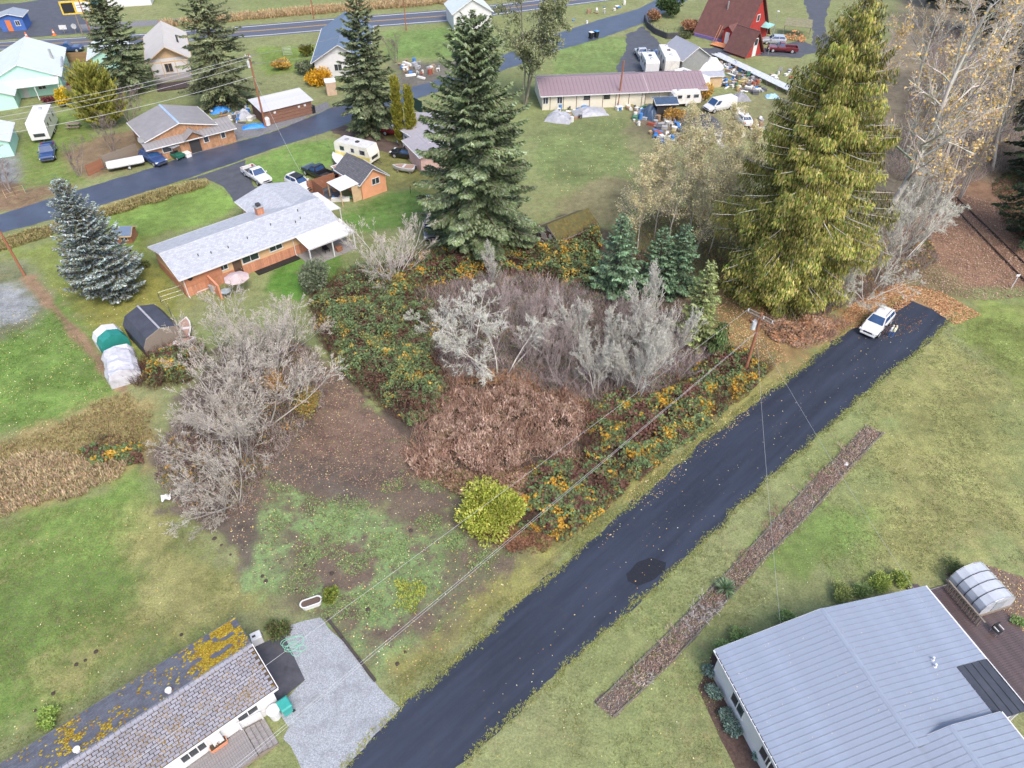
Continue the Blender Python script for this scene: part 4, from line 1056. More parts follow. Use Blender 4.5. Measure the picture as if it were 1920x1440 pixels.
def tufts_at(name, label, q, h, pal, seed, blades=6, width=0.022, lean=1.2):
    rng = np.random.default_rng(seed)
    m = len(q) * blades
    c = np.repeat(q, blades, 0) + rng.normal(0, 0.05, (m, 2))
    az = rng.uniform(0, 2 * math.pi, m)
    hh = h * rng.uniform(0.4, 1.2, m)
    ou = hh * lean * rng.uniform(0.3, 1.2, m)
    p0 = np.stack([c[:, 0], c[:, 1], np.full(m, 0.004)], -1)
    tp = p0 + np.stack([np.cos(az) * ou, np.sin(az) * ou, hh], -1)
    w = np.stack([-np.sin(az), np.cos(az), np.zeros(m)], -1) * width
    mid = p0 * 0.45 + tp * 0.55 + np.array([0, 0, 0.1]) * hh[:, None]
    V = np.stack([p0 - w * 0.6, mid - w, tp, mid + w], 1).reshape(-1, 3)
    kind(link(name, raw_mesh(name, V, np.arange(4 * m).reshape(m, 4), M_LEAF, fcol=pick(rng, pal, m, 0.16))), 'stuff', label)
tufts_at('verge_grass', 'ragged grass fringe on the left edge of the lane', fringe(lane_l[1:], 2600, 0.05, 230, 1), 0.08, [(c[0] * 1.35, c[1] * 1.35, c[2] * 1.35) for c in LW] + [(0.36, 0.36, 0.08)], 231)
tufts_at('verge_grass', 'ragged grass fringe on the right edge of the lane', fringe(lane_r[1:], 2800, 0.05, 232, -1), 0.08, [(c[0] * 1.35, c[1] * 1.35, c[2] * 1.35) for c in LW], 233)
lawn_poly = [P([(-40, 990), (120, 950), (300, 940), (480, 1100), (440, 1150), (150, 1330), (-40, 1440)]), P([(770, 1330), (900, 1200), (1200, 930), (1480, 700), (1440, 720), (1180, 925), (860, 1190), (720, 1290)]),
             P([(880, 1450), (1130, 1200), (1480, 880), (1790, 610), (1930, 580), (1930, 1060), (1730, 1085), (1520, 1110), (1330, 1200), (1360, 1450)]), P([(-40, 600), (90, 560), (225, 730), (100, 795), (-40, 830)])]
for k, (pl_, n_) in enumerate(zip(lawn_poly, (9000, 5000, 20000, 4000))):
    rng = np.random.default_rng(240 + k)
    q = sample_poly(pl_, n_, rng)
    q = q[vnoise(q[:, 0], q[:, 1], 1.6, 241) + rng.uniform(-0.2, 0.2, len(q)) > 0.45]
    bed = P([(1110, 1322), (1148, 1350), (1660, 810), (1625, 795)])
    q = q[sdf(q[:, 0], q[:, 1], bed) < 0.05]
    tufts_at('lawn_grass', ['taller grass tufts on the lawn behind the mossy-roofed home', 'taller grass tufts on the verge left of the lane', 'taller grass tufts on the wide lawn right of the lane', 'taller grass tufts on the bright green lawn at left'][k],
             q, 0.055, LW if k < 3 else [(0.09, 0.17, 0.03), (0.12, 0.20, 0.04)], 250 + k, blades=5, width=0.016, lean=1.8)

def litter(name, label, poly, n, pal, seed, size=0.055, patch=None, z=0.035):
    rng = np.random.default_rng(seed)
    q = sample_poly(poly, n, rng)
    if patch is not None:
        q = q[vnoise(q[:, 0], q[:, 1], 2.6, seed) + rng.uniform(-0.25, 0.25, len(q)) > patch]
    m = len(q)
    c = np.stack([q[:, 0], q[:, 1], np.full(m, z) + rng.uniform(0, 0.02, m)], -1)
    az = rng.uniform(0, 2 * math.pi, m)
    tl = rng.normal(0, 0.28, (m, 2))
    a = unit(np.stack([np.cos(az), np.sin(az), tl[:, 0]], -1))
    b = unit(np.stack([-np.sin(az), np.cos(az), tl[:, 1]], -1))
    sz = size * rng.uniform(0.6, 1.4, m)[:, None]
    V, F = diamonds(c, a * sz, b * sz * 0.75)
    kind(link(name, raw_mesh(name, V, F, M_LEAF, fcol=pick(rng, pal, m, 0.15))), 'stuff', label)
YL = [(0.70, 0.55, 0.20), (0.75, 0.62, 0.34), (0.62, 0.42, 0.12), (0.80, 0.72, 0.48)]
BL = [(0.36, 0.20, 0.10), (0.44, 0.26, 0.13), (0.30, 0.15, 0.08), (0.52, 0.33, 0.18), (0.58, 0.40, 0.22)]
OL = [(0.46, 0.23, 0.10), (0.52, 0.28, 0.13), (0.38, 0.19, 0.09), (0.58, 0.38, 0.20)]
litter('fallen_leaves', 'yellow fallen leaves on the bright green lawn at left', P([(-40, 580), (110, 590), (225, 735), (90, 800), (-40, 840)]), 1100, YL, 260, patch=0.35, size=0.046)
litter('fallen_leaves', 'pale fallen leaves on the lawn behind the mossy-roofed home', P([(-40, 980), (200, 940), (330, 950), (480, 1130), (150, 1330), (-40, 1430)]), 520, YL + [(0.5, 0.3, 0.15)], 261, size=0.042, patch=0.45)
litter('fallen_leaves', 'pale fallen leaves on leaf litter and mossy ground left of the lane', P([(420, 940), (560, 800), (640, 700), (760, 830), (960, 1020), (990, 1060), (760, 1290), (600, 1160), (440, 1060)]), 2600, YL + BL, 262, size=0.045)
litter('fallen_leaves', 'brown fallen leaves under the bare trees and along the knotweed', P([(300, 930), (540, 780), (610, 680), (700, 770), (820, 880), (760, 930), (600, 900), (480, 960), (380, 990)]), 6000, [(0.22, 0.14, 0.11), (0.27, 0.18, 0.14), (0.17, 0.10, 0.08), (0.20, 0.12, 0.10), (0.34, 0.23, 0.16)], 263, size=0.06)
litter('fallen_leaves', 'orange fallen leaves round the end of the lane', P([(1560, 620), (1600, 560), (1680, 530), (1760, 545), (1840, 590), (1790, 610), (1720, 560), (1640, 610)]), 7000, OL + BL, 264, size=0.085, z=0.03)
litter('fallen_leaves', 'pinkish brown fallen leaves over the railway bed', P([(1680, 530), (1700, 440), (1780, 360), (1860, 380), (1990, 470), (2000, 600), (1920, 560), (1830, 565), (1750, 545)]), 15000, [(0.30, 0.19, 0.14), (0.38, 0.26, 0.20), (0.25, 0.15, 0.11), (0.46, 0.34, 0.27), (0.34, 0.22, 0.16)], 265, size=0.065, z=0.12)
litter('fallen_leaves', 'tan fallen leaves on the verge beside the lane', P([(1180, 920), (1330, 800), (1460, 700), (1560, 640), (1500, 690), (1350, 830), (1210, 960), (1120, 1030)]), 1300, BL + YL, 266, size=0.045, patch=0.4)
litter('fallen_leaves', 'tan fallen leaves on the open grass between alders and cedar', P([(1330, 480), (1420, 500), (1440, 600), (1480, 680), (1420, 690), (1350, 620)]), 4500, BL, 267, size=0.07)
litter('fallen_leaves', 'scattered yellow leaves on the dark lane', P([(900, 1300), (1300, 900), (1600, 630), (1760, 590), (1740, 640), (1500, 850), (1100, 1210), (880, 1400)]), 210, YL + OL, 268, size=0.042, z=0.025)
litter('fallen_leaves', 'brown leaves gathered on the lane end behind the white car', P([(1640, 615), (1690, 565), (1740, 590), (1720, 620), (1650, 640)]), 900, [(0.16, 0.09, 0.05), (0.22, 0.12, 0.06), (0.30, 0.16, 0.08)], 269, size=0.06, patch=0.4, z=0.025)
litter('fallen_leaves', 'sparse pale leaves on the wide lawn right of the lane', P([(880, 1450), (1480, 880), (1790, 620), (1930, 590), (1930, 1060), (1500, 1100), (1330, 1200), (1360, 1450)]), 800, YL, 270, size=0.04, patch=0.5)
litter('fallen_leaves', 'sparse leaves on the yard between sheds and spruce', P([(60, 520), (200, 480), (330, 560), (240, 700)]), 350, YL, 271, size=0.05)
litter('fallen_leaves', 'tan leaves on the lawn behind the mossy shed', P([(1000, 250), (1180, 220), (1180, 350), (1080, 370), (1010, 340)]), 350, YL + BL, 272, size=0.07)

# individual garden plants
shrub('round_bush', 'large round yellow green bush in the middle foreground', gp(921, 978), 2.75, 3.3, 16000, [(0.34, 0.38, 0.06), (0.40, 0.43, 0.08), (0.27, 0.32, 0.05), (0.46, 0.46, 0.12)], 301, size=0.12, lumps=18, shell=0.6)
shrub('grey_green_bush', 'silvery green bush at the ranch house patio corner', gp(590, 545), 2.0, 4.0, 5500, [(0.16, 0.19, 0.12), (0.20, 0.23, 0.155), (0.12, 0.15, 0.085)], 302, size=0.13, lumps=10)
shrub('yellow_bush', 'bright yellow small tree before the mint house', gp(122, 200), 1.5, 3.2, 1500, [(0.58, 0.43, 0.03), (0.65, 0.48, 0.05), (0.48, 0.35, 0.03)], 303, size=0.22)
shrub('red_bush', 'dark red shrub along the mint house path', gp(95, 192), 1.7, 1.1, 1200, [(0.16, 0.045, 0.055), (0.20, 0.06, 0.06)], 304, size=0.18)
shrub('red_bush', 'bright red shrub behind the yellow small tree', gp(146, 164), 1.8, 1.2, 1200, [(0.30, 0.05, 0.05), (0.36, 0.07, 0.06)], 305, size=0.18)
shrub('orange_bush', 'long golden orange shrub behind the silver-roofed shed', gp(595, 158), 3.2, 2.3, 3000, [(0.56, 0.30, 0.02), (0.62, 0.36, 0.03), (0.45, 0.25, 0.03)], 306, size=0.24, lumps=10)
shrub('orange_bush', 'pale orange shrub left of the golden one', gp(528, 130), 2.2, 1.7, 900, [(0.48, 0.28, 0.07), (0.40, 0.30, 0.08)], 307, size=0.22)
shrub('green_bush', 'grey green shrub between the two golden shrubs', gp(575, 138), 2.0, 2.2, 1400, [(0.14, 0.17, 0.10), (0.18, 0.21, 0.13)], 308, size=0.2)
shrub('green_bush', 'olive shrub against the blue-roofed house wall', gp(576, 106), 1.3, 2.6, 900, [(0.16, 0.16, 0.03), (0.12, 0.13, 0.03)], 309, size=0.2)
shrub('orange_bush', 'golden shrub right of the tall mossy fir, by the wall', gp(625, 140), 1.4, 1.5, 800, [(0.55, 0.33, 0.03), (0.48, 0.30, 0.04)], 310, size=0.2)
shrub('orange_bush', 'yellow orange shrub in the junk yard', gp(1318, 186), 2.2, 2.8, 1200, [(0.55, 0.33, 0.06), (0.48, 0.30, 0.10), (0.60, 0.40, 0.12)], 311, size=0.2)
shrub('orange_bush', 'thin orange shrub over the dark tarps in the junk yard', gp(1265, 225), 2.2, 2.0, 900, [(0.55, 0.30, 0.04), (0.30, 0.22, 0.12)], 312, size=0.17)
shrub('green_bush', 'rounded dark green conifer shrub by the red cabin', gp(1255, 30), 3.4, 4.2, 2600, [(0.05, 0.085, 0.03), (0.07, 0.11, 0.04)], 313, size=0.28)
shrub('rust_bush', 'rusty shrub beside the purple-skirted red cabin', gp(1292, 58), 2.6, 2.2, 1500, [(0.34, 0.17, 0.10), (0.40, 0.21, 0.12)], 314, size=0.24)
shrub('rust_bush', 'rusty shrub at the left of the dark curved bank', gp(1222, 40), 1.9, 2.2, 1100, [(0.36, 0.20, 0.11), (0.30, 0.17, 0.10)], 315, size=0.22)
shrub('green_bush', 'small grey green shrub below the rusty one at the cabin', gp(1284, 72), 1.3, 1.2, 600, [(0.13, 0.15, 0.07), (0.17, 0.18, 0.09)], 316, size=0.2)
shrub('pink_bush', 'pinkish bare bush at the right of the white pale domed tree', gp(812, 500), 1.2, 1.3, 800, [(0.36, 0.18, 0.10), (0.28, 0.15, 0.09)], 317, size=0.1)
shrub('green_bush', 'low green shrub left end of the ranch house', gp(268, 500), 1.0, 1.0, 600, [(0.14, 0.16, 0.06), (0.10, 0.13, 0.05)], 318, size=0.12)
shrub('bright_shrub', 'bright lime shrub behind the mossy-roofed home', gp(92, 1352), 0.85, 0.8, 1600, [(0.32, 0.46, 0.11), (0.38, 0.50, 0.14)], 319, size=0.09)
shrub('green_bush', 'leafy green plant right of the white planter tub', gp(622, 1124), 0.75, 0.9, 1000, [(0.13, 0.19, 0.04), (0.20, 0.22, 0.04)], 320, size=0.10)
shrub('green_bush', 'dark green shrub behind the concrete slab, beside the meter box', gp(528, 1180), 1.0, 0.9, 1500, [(0.085, 0.13, 0.045), (0.12, 0.16, 0.05), (0.14, 0.12, 0.06)], 321, size=0.10)
shrub('turning_bush', 'olive and orange half-bare bush beside the leaf litter, right of the left bare trees', gp(575, 775), 2.2, 2.4, 1900, [(0.30, 0.29, 0.08), (0.42, 0.27, 0.07), (0.50, 0.30, 0.09), (0.24, 0.24, 0.08)], 330, size=0.085)
shrub('turning_bush', 'orange leafed half-bare bush amid the left bare trees', gp(520, 735), 1.6, 2.6, 800, [(0.52, 0.30, 0.10), (0.48, 0.35, 0.14), (0.55, 0.26, 0.12)], 331, size=0.085)
# ------------------------------------------------------------------ buildings
M_WHITE = mat('white_paint', (0.58, 0.58, 0.59), rough=0.6, var=0.08, scale=1.5)
M_TRIM = mat('white_trim', (0.60, 0.60, 0.61), rough=0.55, var=0.06)
M_GLASS = glassy('window_glass', (0.035, 0.042, 0.050))
M_BLACK = mat('black_plastic', (0.020, 0.020, 0.022), rough=0.5, var=0.2)
M_DARKMETAL = mat('dark_metal', (0.06, 0.06, 0.065), rough=0.45, var=0.2, metal=0.4)
M_STEEL = mat('galvanised_steel', (0.45, 0.46, 0.47), rough=0.4, var=0.15, metal=0.6)
M_WOOD = mat('weathered_wood', (0.21, 0.175, 0.145), rough=0.9, var=0.35, scale=3, stretch=(1, 8, 8), bump=0.3)
M_DECK = mat('wet_grey_boards', (0.230, 0.215, 0.215), rough=0.55, var=0.35, scale=2.5, stretch=(1, 6, 6), bump=0.3, spec=0.5)
M_REDWOOD = mat('red_brown_wood', (0.27, 0.12, 0.07), rough=0.85, var=0.3, scale=3, stretch=(6, 6, 1), bump=0.2)
M_PLY = mat('bare_plywood', (0.50, 0.36, 0.22), rough=0.8, var=0.15, scale=2)

class H:
    """a gabled house in its own frame: ridge along x from x0 to x1, width W across y"""
    def __init__(s, name, label, cat, loc, rz, x0, x1, W, he, hr, wm, rm, ov=0.4, oe=0.35, th=0.10, gm=None, trim=None, ridge_y=0.0, pan=0.0, group=None, z0=0.0, skip=(), ridge=True, cap=None):
        s.root = thing(name, label, cat, (loc[0], loc[1], z0), rz, group)
        s.x0, s.x1, s.W, s.he, s.hr, s.ry = x0, x1, W, he, hr, ridge_y
        s.rm, s.trim = rm, trim or M_TRIM
        h = W / 2
        w = MB()
        V = []
        for x in (x0, x1):
            V += [(x, -h, -0.05), (x, h, -0.05), (x, h, he), (x, ridge_y, hr), (x, -h, he)]
        w.add(V, [(0, 1, 2, 3, 4), (9, 8, 7, 6, 5), (1, 6, 7, 2), (5, 0, 4, 9), (0, 5, 6, 1), (2, 7, 8, 3), (3, 8, 9, 4)])
        w.build('wall', wm, s.root)
        if gm:
            for x, sg in ((x0, -1), (x1, 1)):
                t = MB()
                a = [(x + sg * 0.03, -h * 0.96, he + 0.02), (x + sg * 0.03, h * 0.96, he + 0.02), (x + sg * 0.03, ridge_y, hr - 0.03)]
                t.hexa([(p[0] - sg * 0.04, p[1], p[2]) for p in a], a)
                t.build('gable_panel', gm, s.root)
        s.slopes = []
        for sg in (-1, 1):
            run = h - sg * ridge_y
            m = (hr - he) / run
            ye, ze = sg * (h + ov), he - m * ov + 0.03
            yr, zr = ridge_y, hr + 0.03
            s.slopes.append((sg, ye, ze, yr, zr))
            if ('S' if sg < 0 else 'N') in skip:
                continue
            if pan:
                s.panels(sg, x0 - oe, x1 + oe, pan, th)
            else:
                q = [(x0 - oe, ye, ze), (x1 + oe, ye, ze), (x1 + oe, yr, zr), (x0 - oe, yr, zr)]
                if sg > 0:
                    q = [q[1], q[0], q[3], q[2]]
                MB().quadslab([(a, b, c + th) for a, b, c in q], th).build('roof_slope', rm, s.root)
            g = MB().box(x0 - oe, x1 + oe, ye + sg * 0.003 if sg > 0 else ye - 0.10, ye + 0.10 if sg > 0 else ye - 0.003, ze - 0.06, ze + th - 0.02)
            g.build('gutter', s.trim, s.root)
            for x, e in ((x0 - oe, -1), (x1 + oe, 1)):
                a0, a1 = (ye, ze - 0.05), (yr, zr - 0.05)
                b = MB().hexa([(x + e * 0.003, a0[0], a0[1]), (x + e * 0.003, a1[0], a1[1]), (x + e * 0.003, a1[0], a1[1] + th + 0.02), (x + e * 0.003, a0[0], a0[1] + th + 0.02)],
                              [(x + e * 0.045, a0[0], a0[1]), (x + e * 0.045, a1[0], a1[1]), (x + e * 0.045, a1[0], a1[1] + th + 0.02), (x + e * 0.045, a0[0], a0[1] + th + 0.02)])
                b.build('bargeboard', s.trim, s.root)
        if ridge:
            m = (hr - he) / h
            d = 0.16
            zt = hr + 0.03 + th + 0.015
            V = []
            for x in (x0 - oe, x1 + oe):
                V += [(x, ridge_y - d, zt - m * d), (x, ridge_y, zt + 0.02), (x, ridge_y + d, zt - m * d), (x, ridge_y + d, zt - m * d - 0.02), (x, ridge_y, zt), (x, ridge_y - d, zt - m * d - 0.02)]
            MB().add(V, [(0, 1, 7, 6), (1, 2, 8, 7), (2, 3, 9, 8), (5, 0, 6, 11), (3, 4, 10, 9), (4, 5, 11, 10), (0, 5, 4, 3, 2, 1), (6, 7, 8, 9, 10, 11)]).build('ridge_cap', cap or rm, s.root)
    def panels(s, sg, xa, xb, wid, th, e0=0.0, e1=1.0, m=None, name='roof_panel'):
        """standing-seam sheets side by side, each its own piece"""
        ye, ze, yr, zr = s.slopes[-1][1:] if s.slopes[-1][0] == sg else [q for q in s.slopes if q[0] == sg][0][1:]
        y0, z0 = ye + (yr - ye) * e0, ze + (zr - ze) * e0
        y1, z1 = ye + (yr - ye) * e1, ze + (zr - ze) * e1
        n = max(1, int(round((xb - xa) / wid)))
        w = (xb - xa) / n
        nv = Vector((0, -(z1 - z0), (y1 - y0))).normalized()
        if nv.z < 0:
            nv = -nv
        def up(p, k):
            return (p[0], p[1] + nv.y * k, p[2] + nv.z * k)
        prof = [(0.006, th), (0.014, th + 0.022), (0.034, th + 0.022), (0.042, th), (w - 0.006, th)]
        V = [up((x, y0, z0), k) for x, k in prof] + [up((x, y1, z1), k) for x, k in prof]
        V += [up((0.002, y0, z0), th - 0.03), up((w - 0.002, y0, z0), th - 0.03), up((0.002, y1, z1), th - 0.03), up((w - 0.002, y1, z1), th - 0.03)]
        F = [(i, i + 1, i + 6, i + 5) for i in range(4)] + [(10, 12, 13, 11), (10, 11, 4, 3, 2, 1, 0), (12, 5, 6, 7, 8, 9, 13), (10, 0, 5, 12), (11, 13, 9, 4)]
        if sg > 0:
            F = [tuple(reversed(f)) for f in F]
        me = raw_mesh(name, V, F, m or s.rm)
        for i in range(n):
            link(name, me, s.root, (xa + i * w, 0, 0))
    def at(s, side, u, z, d=0.0):
        h = s.W / 2
        return {'S': (u, -h - d, z), 'N': (u, h + d, z), 'W': (s.x0 - d, u, z), 'E': (s.x1 + d, u, z)}[side]
    def window(s, side, u, z, w, h, fm=None, gl=None, mull=1, name='window', fw=0.07):
        rz = {'S': 0, 'N': math.pi, 'W': -math.pi / 2, 'E': math.pi / 2}[side]
        fr = MB()
        a, b = w / 2, h / 2
        fr.box(-a, a, -0.05, 0.03, b - fw, b).box(-a - 0.04, a + 0.04, -0.07, 0.03, -b - 0.02, -b + fw)
        fr.box(-a, -a + fw, -0.05, 0.03, -b + fw, b - fw).box(a - fw, a, -0.05, 0.03, -b + fw, b - fw)
        for k in range(mull):
            x = -a + (k + 1) * w / (mull + 1)
            fr.box(x - fw * 0.4, x + fw * 0.4, -0.045, 0.03, -b + fw, b - fw)
        o = fr.build(name, fm or s.trim, s.root, s.at(side, u, z), (0, 0, rz))
        MB().box(-a + fw, a - fw, -0.015, 0.02, -b + fw, b - fw).build('pane', gl or M_GLASS, o)
        return o
    def door(s, side, u, w=0.95, h=2.05, m=None, z0=0.0, handle=True):
        rz = {'S': 0, 'N': math.pi, 'W': -math.pi / 2, 'E': math.pi / 2}[side]
        o = MB().box(-w / 2, w / 2, -0.05, 0.02, 0, h).build('door', m or s.trim, s.root, s.at(side, u, z0), (0, 0, rz))
        if handle:
            MB().tube([(w * 0.36, -0.05, h * 0.48), (w * 0.36, -0.11, h * 0.48), (w * 0.26, -0.11, h * 0.48)], 0.018, 6).build('handle', M_STEEL, o)
        return o
    def part(s, name, mb, m, smooth=False):
        return mb.build(name, m, s.root, smooth=smooth)

def downpipe(hs, x, y, z, out=(0, -0.4)):
    hs.part('downpipe', MB().tube([(x, y, z), (x - out[0], y - out[1], z - 0.3), (x - out[0], y - out[1], 0.15), (x, y, 0.05)], 0.045, 6), hs.trim)

# --- near house, blue grey metal roof (bottom right)
M_BLUEROOF = mat('blue_grey_metal_roof', (0.225, 0.262, 0.335), rough=0.48, var=0.10, scale=0.7, spec=0.5, stain=(0.198, 0.228, 0.285), stscale=0.9, stlo=0.5, sthi=0.8)
hs = H('metal_roofed_house', 'white house with two blue grey metal panel roofs in the bottom right corner', 'house', (19.87, 23.75), R(-73.3), 0.35, 8.25, 15.2, 2.62, 3.85, M_WHITE, M_BLUEROOF,
       ov=0.15, oe=0.35, th=0.06, ridge_y=-0.55, pan=0.36, skip=('N',), cap=M_BLUEROOF)
hs.panels(1, 0.0, 5.25, 0.36, 0.06)
hs.panels(1, 5.25, 8.6, 0.36, 0.06, e0=0.285)
hs.panels(-1, 8.61, 14.9, 0.36, 0.06)
hs.part('wall', MB().box(8.26, 14.5, -7.6, -1.9, -0.05, 2.6), M_WHITE)
hs.part('gutter', MB().box(8.61, 14.9, hs.slopes[0][1] - 0.10, hs.slopes[0][1] - 0.003, hs.slopes[0][2] - 0.06, hs.slopes[0][2] + 0.04), M_TRIM)
sl = [q for q in hs.slopes if q[0] == 1][0]
ye, ze, yr, zr = sl[1:]
hs.part('gutter', MB().box(0.0, 8.5, ye + 0.003, ye + 0.11, ze - 0.06, ze + 0.05), M_TRIM)
y2, z2 = ye + (yr - ye) * 0.285, ze + (zr - ze) * 0.285
M_POLY = mat('smoked_polycarbonate', (0.045, 0.048, 0.058), rough=0.25, var=0.3, scale=1.2, spec=0.6)
hs.part('patio_roof', MB().quadslab([(8.5, ye, ze + 0.05), (5.27, ye, ze + 0.05), (5.27, y2 - 0.02, z2 + 0.05), (8.5, y2 - 0.02, z2 + 0.05)], 0.03), M_POLY)
for k in range(5):
    t = k / 4
    yy, zz = ye + (y2 - ye) * t, ze + (z2 - ze) * t + 0.062
    hs.part('patio_batten', MB().box(5.3, 8.46, yy - 0.03, yy + 0.03, zz, zz + 0.025) if k not in (0, 4) else MB().box(5.3, 8.46, yy - 0.02, yy + 0.02, zz, zz + 0.02), M_POLY)
for x in (5.6, 8.3):
    hs.part('post', MB().box(x - 0.06, x + 0.06, ye - 0.35, ye - 0.23, 0, ze), M_TRIM)
for x, y in ((4.55, 4.2), (4.95, 4.0)):
    zz = sl[2] + (zr - ze) * (ye - y) / (ye - yr) + 0.05
    hs.part('vent_pipe', MB().cyl((x, y), 0.07, zz, zz + 0.28, 10).cyl((x, y), 0.11, zz, zz + 0.04, 10), M_TRIM)
downpipe(hs, 6.6, -7.75, 2.5, (0, 0.12))
for x in (3.0, 6.2, 10.5):
    hs.window('S', x, 1.45, 1.4, 1.1)
hs.part('wall_lamp', MB().bbox(7.6, 7.8, -7.75, -7.61, 1.9, 2.2), M_DARKMETAL)
hs.part('meter_box', MB().bbox(7.1, 7.4, -7.80, -7.61, 1.2, 1.7), M_STEEL)
# snow guards along the left eave show as short dark clips
for i in range(34):
    x = 0.2 + i * 0.42
    hs.part('gutter_clip', MB().box(x, x + 0.36, hs.slopes[0][1] - 0.060, hs.slopes[0][1] - 0.005, hs.slopes[0][2] + 0.042, hs.slopes[0][2] + 0.050), M_BLACK)
wg = H('metal_roofed_wing', 'nearer wing of the metal-roofed house with higher parallel roof, cut by the bottom edge', 'house', (23.97, 16.38), R(-73.3), 0.3, 9, 7.2, 3.25, 4.05, M_WHITE, M_BLUEROOF,
       ov=0.3, oe=0.30, th=0.06, pan=0.36)
wg.part('vent_box', MB().bbox(0.5, 1.0, -3.2, -2.6, 3.2, 3.6), M_TRIM)
absorb(hs.root, wg.root)

rng = np.random.default_rng(66)
db = MB()
for i in range(60):
    x, y = rng.uniform(0.3, 8.0), rng.uniform(-7.3, 4.5)
    sl_ = hs.slopes[0] if y < -0.55 else hs.slopes[1]
    z = sl_[2] + (sl_[4] - sl_[2]) * (y - sl_[1]) / (sl_[3] - sl_[1]) + 0.085
    r_, a_ = rng.uniform(0.025, 0.055), rng.uniform(0, 6.28)
    db.add([(x + r_ * math.cos(a_ + k * 1.5708) * (1 if k % 2 else 0.6), y + r_ * math.sin(a_ + k * 1.5708) * (1 if k % 2 else 0.6), z + rng.uniform(0, 0.015)) for k in range(4)], [(0, 1, 2, 3)])
kind(db.build('leaf_debris', mat('dry_leaf', (0.55, 0.46, 0.28), rough=0.9), hs.root), 'stuff')

# --- near mobile home with mossy shingles (bottom left)
M_SHADED_BACK = mat('shaded_back_roof', (0.115, 0.120, 0.145), rough=0.85, var=0.3, scale=1.5, bump=0.3, brick=(0.30, 0.14, 0.012, (0.72, 0.72, 0.74)))  # back slope turned from the sun: its shade is put into the colour
SH = [mat('shingle_%s' % n, c, rough=0.85, var=0.25, scale=4, bump=0.3) for n, c in (('grey', (0.215, 0.218, 0.255)), ('pale', (0.240, 0.242, 0.280)), ('dull', (0.198, 0.198, 0.228)))]
M_UNDER = mat('shingle_joint', (0.062, 0.046, 0.030), rough=0.9, var=0.3, scale=5)
M_MOSS = mat('mustard_moss', (0, 0, 0), rough=0.95, var=0.25, scale=6, spec=0.1, attr='fc', bump=0.5, bscale=40)
mh = H('mobile_home', 'long white mobile home with mossy grey shingle roof at bottom left', 'house', (-15.8, 21.5), R(-139.5), 0.3, 20, 5.3, 2.5, 3.3, M_WHITE, M_UNDER,
       ov=0.32, oe=0.28, th=0.08, skip=('N', 'S'), ridge=False)
for sg, ye, ze, yr, zr in mh.slopes:
    q = [(0.0, ye, ze), (20.3, ye, ze), (20.3, yr, zr), (0.0, yr, zr)]
    if sg > 0:
        q = [q[1], q[0], q[3], q[2]]
    MB().quadslab([(a, b, c + 0.08) for a, b, c in q], 0.08).build('roof_slope', M_UNDER if sg > 0 else M_SHADED_BACK, mh.root)
    mh.part('gutter', MB().box(0, 20.3, ye + 0.003 if sg > 0 else ye - 0.09, ye + 0.09 if sg > 0 else ye - 0.003, ze - 0.05, ze + 0.05), M_TRIM if sg > 0 else M_SHADED_BACK)
for x, e in ((0.0, -1),):
    for sg, ye, ze, yr, zr in mh.slopes:
        pts = [(ye, ze - 0.05), (yr, zr - 0.05), (yr, zr + 0.085), (ye, ze + 0.085)]
        MB().hexa([(x - 0.003, a, b) for a, b in pts], [(x - 0.045, a, b) for a, b in pts]).build('bargeboard', M_TRIM if sg > 0 else M_SHADED_BACK, mh.root)
sg, ye, ze, yr, zr = mh.slopes[1]
slen = math.hypot(ye - yr, zr - ze)
rowh, sw = 0.19, 0.36
nrow = int(slen / rowh)
mdir = Vector((0, yr - ye, zr - ze)).normalized()
mnor = Vector((0, (zr - ze), -(yr - ye))).normalized()
if mnor.z < 0:
    mnor = -mnor
sh_me = []
for m in SH:
    for wv in (sw, sw * 0.97, sw * 0.99):
        V = []
        for s_, lift in ((0.030, 0.022), (rowh * 0.97, 0.012)):
            for x in (0.022, wv - 0.022):
                for k in (0.0, lift):
                    V.append(tuple(Vector((x, 0, 0)) + mdir * s_ + mnor * (0.001 + k)))
        sh_me.append(raw_mesh('shingle', V, [(0, 2, 3, 1), (4, 5, 7, 6), (1, 3, 7, 5), (0, 1, 5, 4), (2, 6, 7, 3), (0, 4, 6, 2)], m))
rng = np.random.default_rng(5)
rest = MB(); restm = []
base = Vector((0, ye, ze + 0.08))
for r in range(nrow):
    x = 0.05 + (r % 2) * sw / 2
    while x < 17:
        k = int(rng.integers(0, 9))
        p = base + mdir * (r * rowh) + Vector((x, 0, 0)) + mnor * float(rng.uniform(0, 0.006))
        if x < 290 / nrow * sw:
            link('shingle', sh_me[k], mh.root, tuple(p), (0, 0, float(rng.normal(0, 0.008))))
        else:
            me = sh_me[k]
            rest.add([tuple(Vector(v.co) + p) for v in me.vertices], [tuple(pp.vertices) for pp in me.polygons])
            restm += [k // 3] * 6
        x += sw
o = link('shingles', raw_mesh('shingles', rest.v, rest.f, SH, fm=restm), mh.root)
kind(o, 'stuff')
for i in range(60):
    x = i * 0.30
    V = [(x, yr - 0.16, zr + 0.095 - 0.04), (x + 0.28, yr - 0.16, zr + 0.095 - 0.04), (x + 0.28, yr, zr + 0.125), (x, yr, zr + 0.125), (x + 0.28, yr + 0.16, zr + 0.055), (x, yr + 0.16, zr + 0.055)]
    if i < 40:
        MB().add(V, [(0, 1, 2, 3), (3, 2, 4, 5)]).build('ridge_shingle', SH[1], mh.root)
